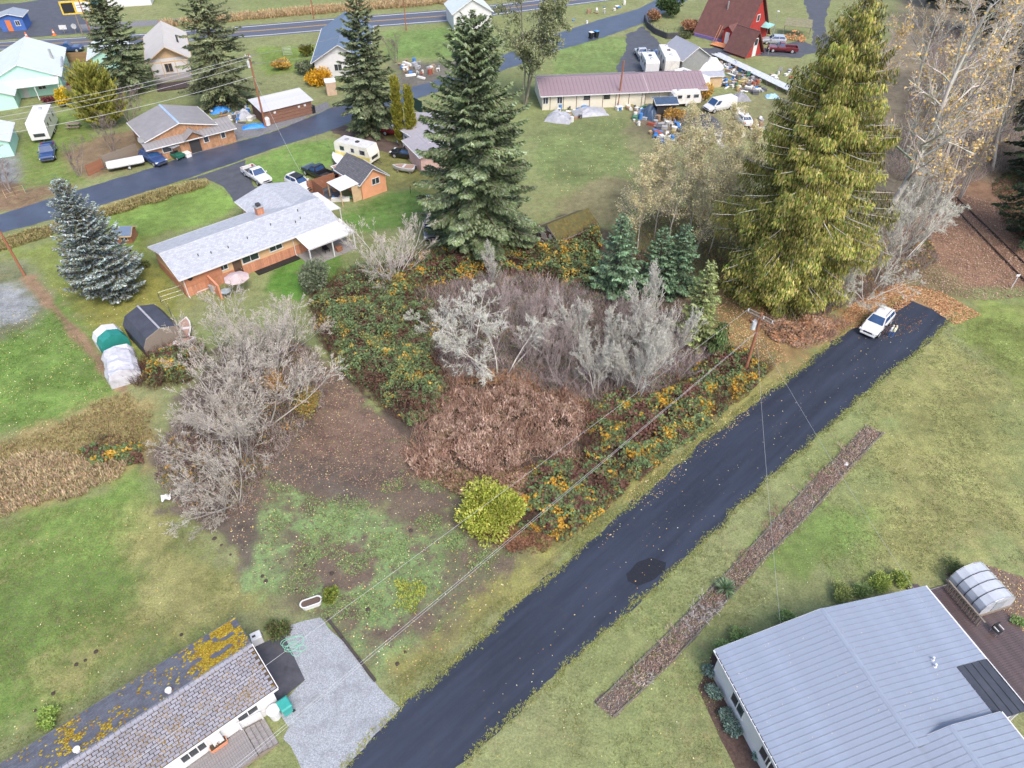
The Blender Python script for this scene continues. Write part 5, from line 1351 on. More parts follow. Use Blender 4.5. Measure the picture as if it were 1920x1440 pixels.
def moss(hs, sl, spots, n, seed, pal, size=0.06, hgt=0.05):
    rng = np.random.default_rng(seed)
    sg, ye, ze, yr, zr = sl
    V, Fc, C = [], [], []
    bx = MB()
    for (x, t, rx, rt, k) in spots:
        q = np.stack([rng.normal(x, rx * 0.5, k), np.clip(rng.normal(t, rt * 0.5, k), 0.02, 0.98)], -1)
        q = q[(q[:, 0] > 0.02) & (vnoise(q[:, 0] * 1.0, q[:, 1] * 3, 0.45, seed) > 0.40)]
        for px_, tt in q:
            y, z = ye + (yr - ye) * tt, ze + (zr - ze) * tt + 0.085
            s = size * rng.uniform(0.5, 1.5)
            h = hgt * rng.uniform(0.5, 1.4)
            a = rng.uniform(0, 6.28)
            ring = [(px_ + s * math.cos(a + j * 1.2566), y + s * math.sin(a + j * 1.2566) * 0.8, z + (zr - ze) / (yr - ye) * s * math.sin(a + j * 1.2566) * 0.8) for j in range(5)]
            n0 = len(bx.v)
            bx.v += ring + [(px_, y, z + h)]
            bx.f += [(n0 + j, n0 + (j + 1) % 5, n0 + 5) for j in range(5)]
            c = np.array(pal[rng.integers(0, len(pal))]) * rng.uniform(0.8, 1.2)
            C += [c] * 5
    o = link('moss', raw_mesh('moss', bx.v, bx.f, M_MOSS, fcol=np.array(C)), hs.root)
    return kind(o, 'stuff')
MP = [(0.29, 0.215, 0.024), (0.34, 0.26, 0.032), (0.22, 0.16, 0.025), (0.37, 0.295, 0.045), (0.25, 0.14, 0.03)]
MP2 = [(0.20, 0.13, 0.035), (0.15, 0.10, 0.03), (0.25, 0.165, 0.035)]
moss(mh, mh.slopes[0], [(1.3, 0.40, 1.7, 0.60, 2900), (2.3, 0.65, 1.2, 0.45, 900), (0.6, 0.15, 0.9, 0.3, 600), (5.0, 0.5, 4, 0.8, 260), (10.0, 0.45, 0.7, 0.6, 420), (8.2, 0.75, 1.2, 0.3, 240), (13, 0.5, 5, 0.8, 300)], 0, 41, MP, size=0.07)
moss(mh, mh.slopes[1], [(0.9, 0.65, 1.2, 0.5, 520), (1.6, 0.2, 1.6, 0.25, 620), (5.5, 0.6, 2.5, 0.5, 800), (6.5, 0.3, 2.5, 0.4, 900), (9, 0.5, 4, 0.7, 700), (3.5, 0.6, 3, 0.7, 600)], 0, 42, MP2, size=0.045, hgt=0.03)
for x in (4.9, 9.9):
    sgb, yb, zb, yrb, zrb = mh.slopes[0]
    mh.part('roof_vent', MB().cyl((x, yrb + (yb - yrb) * 0.13), 0.14, zrb - 0.02, zrb + 0.20, 10).cyl((x, yrb + (yb - yrb) * 0.13), 0.19, zrb + 0.205, zrb + 0.26, 10), M_WHITE)
for u in (2.0, 9.0):
    mh.window('N', u, 1.6, 1.3, 1.0)
mh.window('N', 5.3, 1.55, 1.5, 1.2, mull=2)
mh.door('N', 7.6, z0=0.55, m=M_WHITE)
mh.part('fuse_box', MB().bbox(3.7, 4.3, 2.66, 2.95, 1.0, 1.9), M_WHITE)
for i in range(9):
    mh.part('skirting_board', MB().box(0.3 + i * 2.2, 0.3 + i * 2.2 + 2.18, 2.66, 2.69, 0, 0.6), M_WHITE)
# deck with steps
dk = thing('deck', 'weathered grey plank deck with steps at the mobile home door', 'deck', (-15.8, 21.5, 0), R(-139.5))
plank = MB().bbox(0.004, 0.136, 2.74, 4.75, 0.50, 0.54, 0.008).mesh('plank', M_DECK)
for i in range(60):
    link('plank', plank, dk, (2.6 + i * 0.14, 0, float(rng.normal(0, 0.003))))
MB().box(2.6, 11, 4.755, 4.80, 0.28, 0.53).build('rim_board', M_WOOD, dk)
for i in range(7):
    MB().box(2.7 + i * 1.3, 2.8 + i * 1.3, 4.6, 4.7, 0, 0.49).build('post', M_WOOD, dk)
for i in range(4):
    MB().box(2.58 - (i + 1) * 0.30, 2.57 - i * 0.30, 2.85, 4.65, 0.40 - i * 0.11, 0.44 - i * 0.11).build('step', M_DECK, dk)
for y in (2.80, 4.68):
    MB().hexa([(1.36, y, 0.0), (2.58, y, 0.0), (2.58, y, 0.46), (1.36, y, 0.08)], [(1.36, y + 0.05, 0.0), (2.58, y + 0.05, 0.0), (2.58, y + 0.05, 0.46), (1.36, y + 0.05, 0.08)]).build('stringer', M_WOOD, dk)
def rail_line(root, pts, h, m, r=0.03):
    for p in pts:
        MB().box(p[0] - 0.045, p[0] + 0.045, p[1] - 0.045, p[1] + 0.045, p[2], p[2] + h).build('rail_post', m, root)
    for a, b in zip(pts[:-1], pts[1:]):
        MB().tube([(a[0], a[1], a[2] + h), (b[0], b[1], b[2] + h)], r, 6).build('handrail', m, root)
rail_line(dk, [(2.7, 2.78, 0.54), (1.45, 2.78, 0.1)], 0.9, M_TRIM)
pt = thing('planter_box', 'terracotta coloured plastic planter with plants on the deck', 'planter', gp(410, 1396, 0.7), R(-139.5))
pt.location.z = 0.545
MB().hexa([(-0.42, -0.2, 0), (0.42, -0.2, 0), (0.42, 0.2, 0), (-0.42, 0.2, 0)], [(-0.5, -0.26, 0.36), (0.5, -0.26, 0.36), (0.5, 0.26, 0.36), (-0.5, 0.26, 0.36)]).build('box', mat('terracotta', (0.62, 0.25, 0.14), rough=0.7), pt)
MB().box(-0.46, 0.46, -0.22, 0.22, 0.362, 0.375).build('soil', M_UNDER, pt)
link('foliage', shrub_mesh(71, 0.32, 0.45, 260, [(0.10, 0.13, 0.05), (0.16, 0.15, 0.08), (0.3, 0.1, 0.08)], 0.06), pt, (0, 0, 0.36))
tb = thing('wheelie_bin', 'teal lidded bin at the mobile home corner', 'bin', (-13.75, 18.95), R(-139.5))
MB().hexa([(-0.26, -0.3, 0.05), (0.26, -0.3, 0.05), (0.26, 0.3, 0.05), (-0.26, 0.3, 0.05)], [(-0.32, -0.38, 1.0), (0.32, -0.38, 1.0), (0.32, 0.38, 1.0), (-0.32, 0.38, 1.0)]).build('body', mat('teal_plastic', (0.04, 0.30, 0.27), rough=0.5), tb)
MB().hexa([(-0.35, -0.4, 1.003), (0.35, -0.4, 1.003), (0.35, 0.42, 1.003), (-0.35, 0.42, 1.003)], [(-0.28, -0.3, 1.09), (0.28, -0.3, 1.09), (0.28, 0.34, 1.09), (-0.28, 0.34, 1.09)]).build('lid', MATS['teal_plastic'], tb)
for y in (-0.3, 0.3):
    MB().tube([(-0.3, y - 0.04, 0.1), (-0.3, y + 0.04, 0.1)], 0.1, 10).build('wheel', M_BLACK, tb)
wc = thing('white_basin', 'round white basin lid leaning beside the teal bin', 'basin', (-14.35, 18.62), 0)
MB().cyl((0, 0), 0.30, 0.0, 0.85, 14, 0.36).cyl((0, 0), 0.40, 0.852, 0.90, 14).build('body', M_WHITE, wc)
mb_ = thing('utility_box', 'white electrical pedestal box behind the mobile home corner', 'utility box', gp(484, 1202), R(30))
MB().bbox(-0.34, 0.34, -0.3, 0.3, 0, 0.75, 0.03).build('body', M_WHITE, mb_)
MB().box(-0.22, 0.0, -0.1, 0.05, 0.752, 0.77).build('vent', M_DARKMETAL, mb_)
ho = MB()
pts = []
for i in range(90):
    a = i * 0.30
    rr = 0.55 + 0.16 * math.sin(i * 0.7) + 0.1 * math.sin(i * 0.13)
    pts.append((rr * math.cos(a) + 0.25 * math.sin(i * 0.05), 0.7 * rr * math.sin(a) + 0.3 * math.cos(i * 0.09), 0.05 + 0.015 * math.sin(i)))
ho.tube(pts, 0.020, 5)
tag(ho.build('garden_hose', mat('pale_green_hose', (0.22, 0.50, 0.38), rough=0.5), None, (*gp(548, 1212), 0)), 'pale green garden hose coiled on the gravel by the slab', 'hose')
tu = thing('planter_tub', 'white rimmed oval planter tub at the top of the gravel pad', 'planter', gp(585, 1135), R(22))
def oval(a, r, z, n=20):
    return [(((a if math.cos(2 * math.pi * k / n) >= 0 else -a) + r * math.cos(2 * math.pi * k / n)), r * math.sin(2 * math.pi * k / n), z) for k in range(n)]
MB().hexa(oval(0.38, 0.26, 0), oval(0.42, 0.31, 0.42)).build('tub', M_WHITE, tu)
MB().hexa(oval(0.40, 0.26, 0.421), oval(0.40, 0.26, 0.43)).build('soil', mat('dry_soil', (0.10, 0.07, 0.055), rough=0.95, var=0.4, scale=12), tu)
rim = MB(); A, B_ = oval(0.42, 0.34, 0.435), oval(0.41, 0.27, 0.435)
rim.add(A + B_ + [(x, y, 0.475) for x, y, z in A] + [(x, y, 0.475) for x, y, z in B_], [(i, (i + 1) % 20, 40 + (i + 1) % 20, 40 + i) for i in range(20)] + [(20 + (i + 1) % 20, 20 + i, 60 + i, 60 + (i + 1) % 20) for i in range(20)] + [(40 + i, 40 + (i + 1) % 20, 60 + (i + 1) % 20, 60 + i) for i in range(20)])
rim.build('rim', M_TRIM, tu)
# timber edging along the gravel pad
e0, e1 = gp(614, 1160), gp(704, 1278)
ed = thing('timber_edging', 'dark timber edging on the right side of the gravel pad', 'edging', (*e0, 0), math.atan2(e1[1] - e0[1], e1[0] - e0[0]))
EL = math.hypot(e1[0] - e0[0], e1[1] - e0[1])
for i in range(3):
    MB().bbox(i * EL / 3 + 0.02, (i + 1) * EL / 3 - 0.02, -0.09, 0.09, 0, 0.2, 0.02).build('sleeper', mat('dark_timber', (0.055, 0.045, 0.042), rough=0.9, var=0.3, scale=4), ed)

# --- ranch house (tan and orange, grey shingle roof)
M_GREYSH = mat('grey_asphalt_shingle', (0.375, 0.392, 0.430), rough=0.9, var=0.10, scale=7, bump=0.25, bscale=14, brick=(0.34, 0.22, 0.018, (0.80, 0.80, 0.82)))
M_STUCCO = mat('tan_siding', (0.56, 0.36, 0.20), rough=0.85, var=0.10, scale=1.5)
M_BRICKO = mat('orange_brick', (0.46, 0.215, 0.130), rough=0.9, var=0.2, scale=5, brick=(0.24, 0.09, 0.012, (0.85, 0.80, 0.75)))
rh = H('ranch_house', 'long single-storey tan and brick house with grey shingle roof', 'house', (-37.5, 65.4), R(41.2), 0.4, 18.7, 7.7, 2.6, 3.65, M_STUCCO, M_GREYSH, ov=0.5, oe=0.4, th=0.10)
rh.part('brick_plinth', MB().box(0.36, 18.74, -3.90, -3.852, 0, 1.15).box(0.352, 0.398, -3.85, 3.85, 0, 1.15), M_BRICKO)
rh.part('brick_plinth', MB().box(0.402, 4.6, -3.95, -3.90, 1.152, 2.2), M_BRICKO)
downpipe(rh, 0.5, -4.25, 2.5, (0, -0.3)); downpipe(rh, 13.2, -4.25, 2.5, (0, -0.3))
rh.window('S', 2.4, 1.15, 1.9, 2.0, mull=1, name='sliding_door', gl=mat('pale_curtain_glass', (0.35, 0.38, 0.40), rough=0.15, spec=0.7, var=0.2))
for u, w, h in ((4.9, 1.0, 0.7), (8.0, 2.0, 1.1), (11.1, 1.6, 0.7)):
    rh.window('S', u, 1.85, w, h)
rh.door('S', 6.4, m=mat('brown_door', (0.10, 0.06, 0.045), rough=0.6))
rh.part('wall_speaker', MB().tube([(1.2, -3.95, 2.1), (1.2, -4.05, 2.1)], 0.25, 14), M_BLACK)
for x, y in ((3.2, -2.2), (4.5, -2.5), (6.4, -2.6), (8.8, -2.3), (14.6, -2.5), (15.4, -2.2), (15.8, -1.0), (12.0, -1.6)):
    zz = 2.6 + (3.65 - 2.6) * (3.85 + y) / 3.85 + 0.12
    rh.part('vent_pipe', MB().cyl((x, y), 0.05, zz, zz + 0.28, 8), M_DARKMETAL)
# rear wing, its ridge runs back from the main roof
M_ = [(12.1, 19.8)]
wv = MB()
xm = 15.95
wv.add([(12.4, 3.9, 0), (19.5, 3.9, 0), (19.5, 7.5, 0), (12.4, 7.5, 0), (12.4, 3.9, 2.55), (19.5, 3.9, 2.55), (19.5, 7.5, 2.55), (12.4, 7.5, 2.55), (xm, 7.5, 3.45), (xm, 3.9, 3.45)],
       [(0, 3, 2, 1), (3, 0, 4, 7), (1, 2, 6, 5), (2, 3, 7, 8, 6), (0, 1, 5, 9, 4), (4, 9, 8, 7), (9, 5, 6, 8)])
rh.part('wing_wall', wv, M_STUCCO)
for sgx, xe in ((-1, 11.9), (1, 20.0)):
    q = [(xe, 0.6, 2.52), (xe, 7.9, 2.52), (xm, 7.9, 3.52), (xm, 0.6, 3.52)]
    if sgx < 0:
        q = q[::-1]
    rh.part('wing_roof_slope', MB().quadslab([(a, b, c + 0.1) for a, b, c in q], 0.1), M_GREYSH)
    g0 = xe - 0.09 if sgx < 0 else xe + 0.003
    rh.part('gutter', MB().box(g0, g0 + 0.087, 4.45, 7.9, 2.5, 2.6), M_TRIM)
rh.part('garage_door', MB().box(13.2, 17.2, 7.503, 7.55, 0, 2.1), M_TRIM)
ch = rh.part('chimney', MB().bbox(11.9, 12.7, 1.2, 2.0, 2.7, 4.3, 0.02), M_BRICKO)
MB().bbox(11.82, 12.78, 1.12, 2.08, 4.303, 4.42, 0.02).build('cap', M_STEEL, ch)
MB().bbox(12.05, 12.55, 1.35, 1.85, 4.43, 4.72, 0.03).build('flue', M_DARKMETAL, ch)
# ribbed patio cover, white posts
M_RIB = mat('white_corrugated', (0.60, 0.60, 0.60), rough=0.5, var=0.12, scale=2)
pc = rh.part('patio_cover', MB().box(13.4, 19.4, -7.25, -7.15, 2.02, 2.14), M_TRIM)
for i in range(24):
    x = 13.4 + i * 0.25
    MB().quadslab([(x + 0.006, -7.3, 2.20), (x + 0.20, -7.3, 2.20), (x + 0.20, -4.0, 2.56), (x + 0.006, -4.0, 2.56)], 0.02).quadslab([(x + 0.202, -7.3, 2.175), (x + 0.246, -7.3, 2.175), (x + 0.246, -4.0, 2.535), (x + 0.202, -4.0, 2.535)], 0.012).build('ribbed_sheet', M_RIB, pc)
for x in (13.5, 16.4, 19.2):
    rh.part('post', MB().box(x - 0.06, x + 0.06, -7.2, -7.08, 0, 2.02), M_TRIM)
rh.part('side_awning', MB().quadslab([(19.15, -1.5, 2.5), (21.0, -1.5, 2.3), (21.0, 4.0, 2.3), (19.15, 4.0, 2.5)], 0.06), M_WHITE)
for y in (-1.4, 3.9):
    rh.part('post', MB().box(20.85, 20.95, y - 0.05, y + 0.05, 0, 2.22), M_TRIM)
for i in range(3):
    rh.part('patio_slab', MB().box(13.3 + i * 2.05, 15.3 + i * 2.05, -7.3, -4.0, -0.02, 0.05), mat('patio_concrete', (0.24, 0.23, 0.22), rough=0.9, var=0.2))
rh.part('soil_bed', MB().box(8.0, 13.2, -5.0, -3.97, -0.02, 0.06), mat('black_soil', (0.02, 0.018, 0.016), rough=0.95))
fwall = thing('brick_garden_wall', 'orange garden wall projecting from the left end of the ranch house', 'wall', (-37.5, 65.4, 0), R(41.2))
MB().box(2.9, 3.1, -6.6, -3.96, 0, 1.7).build('wall', mat('orange_stucco', (0.56, 0.24, 0.14), rough=0.85), fwall)
um = thing('patio_umbrella', 'faded pink patio umbrella behind the ranch house', 'umbrella', gp(452, 548), 0)
MB().tube([(0, 0, 0), (0, 0, 2.3)], 0.03, 6).build('pole', M_WHITE, um)
for i in range(8):
    a0, a1 = i * math.pi / 4, (i + 1) * math.pi / 4
    MB().add([(0, 0, 2.4), (1.35 * math.cos(a0), 1.35 * math.sin(a0), 1.85), (1.35 * math.cos(a1), 1.35 * math.sin(a1), 1.85), (0, 0, 2.37), (1.35 * math.cos(a0), 1.35 * math.sin(a0), 1.82), (1.35 * math.cos(a1), 1.35 * math.sin(a1), 1.82)], [(0, 1, 2), (3, 5, 4), (1, 4, 5, 2)]).build('canopy_panel', mat('faded_pink_cloth', (0.46, 0.36, 0.36), rough=0.9), um)
for nm, lb, ct, px, py, bx, mt in (('storage_cabinet', 'white cabinet against the ranch house sliding door', 'cabinet', 404, 530, (0.8, 0.5, 1.2), M_WHITE), ('barbecue_grill', 'black grill with lid beside the white cabinet', 'grill', 425, 525, (0.9, 0.5, 0.9), M_BLACK),
                                   ('storage_bin', 'grey lidded bin on the patio below the pink umbrella', 'bin', 400, 545, (0.6, 0.5, 0.7), mat('grey_plastic', (0.30, 0.31, 0.33), rough=0.6)), ('patio_table', 'round grey blue patio table before the garden wall', 'table', 426, 556, None, None),
                                   ('patio_chair', 'dark chair under the ribbed patio cover', 'chair', 612, 472, (0.6, 0.6, 0.8), M_BLACK), ('wicker_box', 'brown box at the patio cover post', 'box', 636, 470, (0.7, 0.6, 0.5), M_REDWOOD)):
    t = thing(nm, lb, ct, gp(px, py), R(41))
    if nm == 'patio_table':
        MB().cyl((0, 0), 0.55, 0.70, 0.74, 18).build('top', mat('blue_grey_plastic', (0.30, 0.36, 0.40), rough=0.5), t)
        MB().tube([(0, 0, 0), (0, 0, 0.70)], 0.05, 8).build('leg', M_STEEL, t)
    elif nm == 'patio_chair':
        MB().box(-0.3, 0.3, -0.3, 0.3, 0.40, 0.46).build('seat', mt, t)
        MB().box(-0.3, 0.3, 0.26, 0.31, 0.462, 0.95).build('backrest', mt, t)
        for sx in (-0.27, 0.27):
            for sy in (-0.27, 0.27):
                MB().box(sx - 0.025, sx + 0.025, sy - 0.025, sy + 0.025, 0, 0.40).build('leg', mt, t)
    elif nm == 'barbecue_grill':
        MB().box(-0.45, 0.45, -0.25, 0.25, 0, 0.7).build('cart', mt, t)
        MB().loft([[(x, 0.27 * math.cos(a), 0.703 + 0.27 * math.sin(a)) for a in [k * math.pi / 8 for k in range(9)]] for x in (-0.42, 0.42)]).build('lid', M_DARKMETAL, t)
    else:
        w, d, h = bx
        MB().bbox(-w / 2, w / 2, -d / 2, d / 2, 0, h, 0.03).build('body', mt, t)
        MB().bbox(-w / 2 - 0.02, w / 2 + 0.02, -d / 2 - 0.02, d / 2 + 0.02, h + 0.003, h + 0.06, 0.02).build('lid', mt, t)

# --- orange garage with carport
M_ORANGE = mat('orange_stucco_wall', (0.66, 0.31, 0.17), rough=0.85, var=0.08)
M_DKSH = mat('dark_grey_shingle', (0.105, 0.105, 0.118), rough=0.9, var=0.25, scale=2.5, bump=0.25, brick=(0.34, 0.2, 0.02, (0.7, 0.7, 0.7)))
og = H('orange_garage', 'small orange garage with dark shingle roof and blue tarp', 'garage', (-21.9, 90.4), R(-48.5), 0.3, 6.0, 3.7, 2.35, 3.7, M_ORANGE, M_DKSH, ov=0.4, oe=0.3)
og.window('E', 0.3, 1.9, 1.2, 0.9)
cp = og.part('carport_roof', MB().quadslab([(2.6, -4.9, 2.15), (5.9, -4.9, 2.15), (5.9, -2.0, 2.3), (2.6, -2.0, 2.3)], 0.06), M_RIB)
for x in (2.7, 5.8):
    og.part('post', MB().box(x - 0.06, x + 0.06, -4.85, -4.73, 0, 2.08), M_PLY)
og.part('side_wall', MB().box(5.75, 5.85, -3.2, -1.9, 0, 2.1), M_PLY)
for i in range(8):
    og.part('fence_board', MB().box(-0.2 + i * 0.35, 0.13 + i * 0.35, -5.6, -5.56, 0, 1.7), M_REDWOOD)
tp = thing('blue_tarp', 'royal blue tarpaulin leaning against the orange garage', 'tarp', gp(686, 366), R(20))
V = [(x, 0.25 + 0.35 * (j / 6) + 0.03 * math.sin(i * 2 + j), 0.02 + 1.75 * j / 6) for j in range(7) for i, x in enumerate(np.linspace(-0.95, 0.95, 7))]
Fq = [(j * 7 + i, j * 7 + i + 1, j * 7 + i + 8, j * 7 + i + 7) for j in range(6) for i in range(6)]
n_ = len(V)
MB().add(V + [(x, y + 0.04, z) for x, y, z in V], Fq + [tuple(k + n_ for k in reversed(f)) for f in Fq] + [(0, n_, n_ + 6, 6), (42, 48, n_ + 48, n_ + 42)]).build('sheet', mat('royal_blue_tarp', (0.015, 0.02, 0.36), rough=0.5), tp)

# --- pale house right of the cypress (pink and white walls)
M_MAUVESH = mat('mauve_grey_roof', (0.300, 0.285, 0.315), rough=0.85, var=0.12, scale=2, bump=0.2)
pk = H('pale_house', 'pale house with mauve grey roof and pink gable behind the big fir', 'house', (-14.6, 104.8), R(-52), 0.3, 8.5, 6.8, 2.6, 3.5, M_WHITE, M_MAUVESH, ov=0.3)
pk.window('S', 3.2, 1.5, 0.9, 1.0)
pw = H('pink_annex', 'pink walled annex with flat grey roof before the pale house', 'house', (-13.4, 98.6), R(-62), 0.2, 6.0, 4.2, 2.35, 2.75, mat('pink_siding', (0.55, 0.37, 0.33), rough=0.85), M_MAUVESH, ov=0.25)

# --- brown metal-roofed workshop with cedar shingle walls
M_BRMETAL = mat('brown_grey_metal', (0.245, 0.235, 0.240), rough=0.5, var=0.15, scale=1.0)
M_CEDARSH = mat('cedar_shingle_wall', (0.36, 0.20, 0.115), rough=0.9, var=0.35, scale=2.2, brick=(0.16, 0.2, 0.015, (0.6, 0.55, 0.5)))
bw = H('metal_roofed_workshop', 'cedar-shingled roadside house with brown grey metal roof', 'house', (-50.68 + 4.3, 95.07 + 3.3, ), R(127.3), 1.4, 9.6, 9.6, 2.75, 4.1, M_CEDARSH, M_BRMETAL, ov=0.35, oe=0.25, cap=mat('blue_ridge_metal', (0.30, 0.42, 0.62), rough=0.4))
fr = thing('workshop_front', 'long low cedar-shingled front with ribbed metal lean-to roof and dark doors', 'building', (-50.68, 95.07, 0), R(37.3))
MB().hexa([(0, 0.25, 0), (12.4, 0.25, 0), (12.4, 2.6, 0), (0, 2.6, 0)], [(0, 0.25, 2.15), (12.4, 0.25, 2.15), (12.4, 2.6, 2.72), (0, 2.6, 2.72)]).build('wall', M_CEDARSH, fr)
pm_ = MB().quadslab([(0.008, -0.25, 2.15), (0.49, -0.25, 2.15), (0.49, 2.9, 2.93), (0.008, 2.9, 2.93)], 0.05).quadslab([(0.008, -0.25, 2.19), (0.05, -0.25, 2.19), (0.05, 2.9, 2.97), (0.008, 2.9, 2.97)], 0.03).mesh('roof_panel', M_BRMETAL)
for i in range(26):
    link('roof_panel', pm_, fr, (-0.25 + i * 0.5, 0, 0))
MB().box(-0.25, 12.75, -0.30, -0.255, 2.02, 2.14).build('gutter', M_TRIM, fr)
dm = MB().add([(5.3, -0.2, 2.16), (7.7, -0.2, 2.16), (6.5, -0.2, 3.1), (6.5, 2.9, 3.1), (5.3, 2.9, 2.16), (7.7, 2.9, 2.16)], [(0, 1, 2), (0, 2, 3, 4), (1, 5, 3, 2), (0, 4, 5, 1), (4, 3, 5)]).build('gablet', M_CEDARSH, fr)
for sx in (-1, 1):
    q = [(6.5, -0.45, 3.2), (6.5, 2.9, 3.2), (6.5 + sx * 1.45, 2.9, 2.2), (6.5 + sx * 1.45, -0.45, 2.2)]
    MB().quadslab(q if sx < 0 else q[::-1], 0.05).build('gablet_roof', M_BRMETAL, dm)
MB().box(5.75, 7.25, 0.18, 0.245, 0, 2.05).build('door', mat('black_door', (0.035, 0.033, 0.035), rough=0.7), fr)
for u, w in ((2.6, 1.3), (8.2, 0.8), (10.7, 0.7)):
    f = MB().box(u - w / 2, u + w / 2, 0.17, 0.245, 1.0, 1.9).build('window', M_TRIM, fr)
    MB().box(u - w / 2 + 0.08, u + w / 2 - 0.08, 0.155, 0.168, 1.08, 1.82).build('pane', M_GLASS, f)
MB().tube([(0.0, 1.6, 2.4), (0.0, 1.6, 3.0)], 0.03, 6).build('mast', M_STEEL, fr)
MB().tube([(-0.05, 1.55, 3.0), (-0.16, 1.35, 3.02)], [0.05, 0.38], 14).build('satellite_dish', M_STEEL, fr)
absorb(bw.root, fr)

# --- open shed with silver roof and brown boards
sd_ = thing('board_shed', 'long brown board shed with pale metal lean-to roof beside the utility pole', 'shed', (-38.3, 108.53, 0), R(36.7))
MB().hexa([(0.2, 0.2, 0), (8.2, 0.2, 0), (8.2, 4.8, 0), (0.2, 4.8, 0)], [(0.2, 0.2, 2.05), (8.2, 0.2, 2.05), (8.2, 4.8, 2.45), (0.2, 4.8, 2.45)]).build('wall', mat('dark_red_board', (0.115, 0.062, 0.048), rough=0.9, var=0.3, scale=2), sd_)
for i in range(4):
    MB().box(0.2, 8.2, 0.155, 0.197, 0.05 + i * 0.5, 0.50 + i * 0.5).build('board', mat('brown_board', (0.20, 0.105, 0.075) if True else 0, rough=0.9, var=0.35, scale=1.5, stretch=(1, 1, 10)), sd_)
pm_ = MB().quadslab([(0.005, -0.1, 2.15), (0.72, -0.1, 2.15), (0.72, 5.1, 2.62), (0.005, 5.1, 2.62)], 0.05).mesh('roof_panel', mat('pale_metal_roof', (0.50, 0.50, 0.52), rough=0.45, var=0.12, scale=1))
for i in range(12):
    link('roof_panel', pm_, sd_, (-0.1 + i * 0.722, 0, 0))
for x in (1.9, 5.9, 6.9):
    MB().box(x, x + 0.35, 0.12, 0.153, 1.45, 1.75).build('vent_board', M_WHITE, sd_)
MB().tube([(8.3, 0.6, 0.02), (8.3, 0.6, 1.1)], 0.5, 12).build('tyre_stack', M_BLACK, sd_)

# --- mint house, its annex and garage
M_MINT = mat('mint_siding', (0.42, 0.68, 0.58), rough=0.8, var=0.06)
M_MINTROOF = mat('white_metal_roof', (0.50, 0.55, 0.54), rough=0.5, var=0.08, scale=0.8)
mi = H('mint_house', 'mint green house with white roof at the left picture edge', 'house', (-83.3, 127.2), R(112.5), -7.0, 8.5, 10.5, 2.9, 5.2, M_MINT, M_MINTROOF, ov=0.4, trim=M_TRIM)
mi.window('S', -4.0, 1.6, 1.0, 1.3); mi.window('S', 2.5, 1.6, 1.0, 1.3); mi.window('W', -2.2, 1.6, 1.2, 1.2)
mi.door('W', 0.5, m=M_WHITE)
mi.part('downpipe', MB().tube([(1.0, -5.6, 3.4), (-3.0, -5.6, 2.9)], 0.18, 8), M_STEEL)
mi.part('porch_roof', MB().quadslab([(-9.3, 5.2, 2.3), (-9.3, -5.2, 2.3), (-7.0, -5.2, 2.85), (-7.0, 5.2, 2.85)], 0.08), M_MINTROOF)
for y in (-5.0, -1.5, 2.0, 5.0):
    mi.part('post', MB().box(-9.2, -9.08, y - 0.06, y + 0.06, 0, 2.22), M_TRIM)
mi.part('chimney', MB().cyl((0.5, -4.2), 0.22, 3.2, 5.0, 10), M_STEEL)
ma = H('mint_annex', 'small mint outbuilding with white roof before the mint house', 'shed', (-82.2, 115.0), R(112.5), 0, 4.5, 4.4, 2.2, 3.1, M_MINT, M_MINTROOF, ov=0.3)
mg = H('mint_garage', 'mint garage with white roof at the left edge beside the grey gravel', 'garage', (-73.6, 97.0), R(112.5), 0, 6.5, 4.6, 2.3, 3.2, M_MINT, M_MINTROOF, ov=0.3)

# --- beige-roofed house with bare timber gable
M_BEIGE = mat('beige_metal_roof', (0.46, 0.43, 0.40), rough=0.6, var=0.08, scale=0.8)
tg = H('timber_gable_house', 'house with beige roof and unfinished timber front gable', 'house', (-60.6, 131.4), R(112), 0, 15, 6.4, 2.9, 4.9, M_WHITE, M_BEIGE, ov=0.6, oe=0.9, gm=M_PLY, trim=M_PLY)
tg.window('W', 0.3, 1.3, 1.3, 1.5, mull=1); tg.door('W', -1.4, m=M_WHITE)
for y in (-3.0, -1.0, 1.2, 3.0):
    tg.part('post', MB().box(-1.6, -1.48, y - 0.06, y + 0.06, 0, 3.0 if abs(y) < 2 else 2.6), M_PLY)
tg.part('brace', MB().tube([(-1.54, -3.0, 1.6), (-1.54, -2.2, 2.6)], 0.06, 4), M_PLY)
tg.part('porch_beam', MB().box(-1.62, -1.46, -3.3, 3.3, 2.62, 2.8), M_PLY)
tg.part('porch_floor', MB().box(-3.2, -0.02, -3.2, 3.2, 0.02, 0.3), M_DECK)
tg.part('chimney', MB().cyl((6.0, -2.2), 0.16, 3.4, 4.9, 8), M_DARKMETAL)
dkk = thing('dark_deck', 'dark brown low deck in front of the timber-gabled house', 'deck', gp(330, 162), R(22))
for i in range(12):
    MB().box(-3.0 + i * 0.5, -2.53 + i * 0.5, -1.8, 1.8, 0, 0.25).build('plank', mat('dark_stained_wood', (0.06, 0.042, 0.040), rough=0.7, var=0.3), dkk)
bk = H('white_mint_cottage', 'pale mint cottage hidden behind the upper left fir', 'house', gp(212, 122), R(112), -4, 5, 6, 2.6, 4.0, M_MINT, M_MINTROOF)

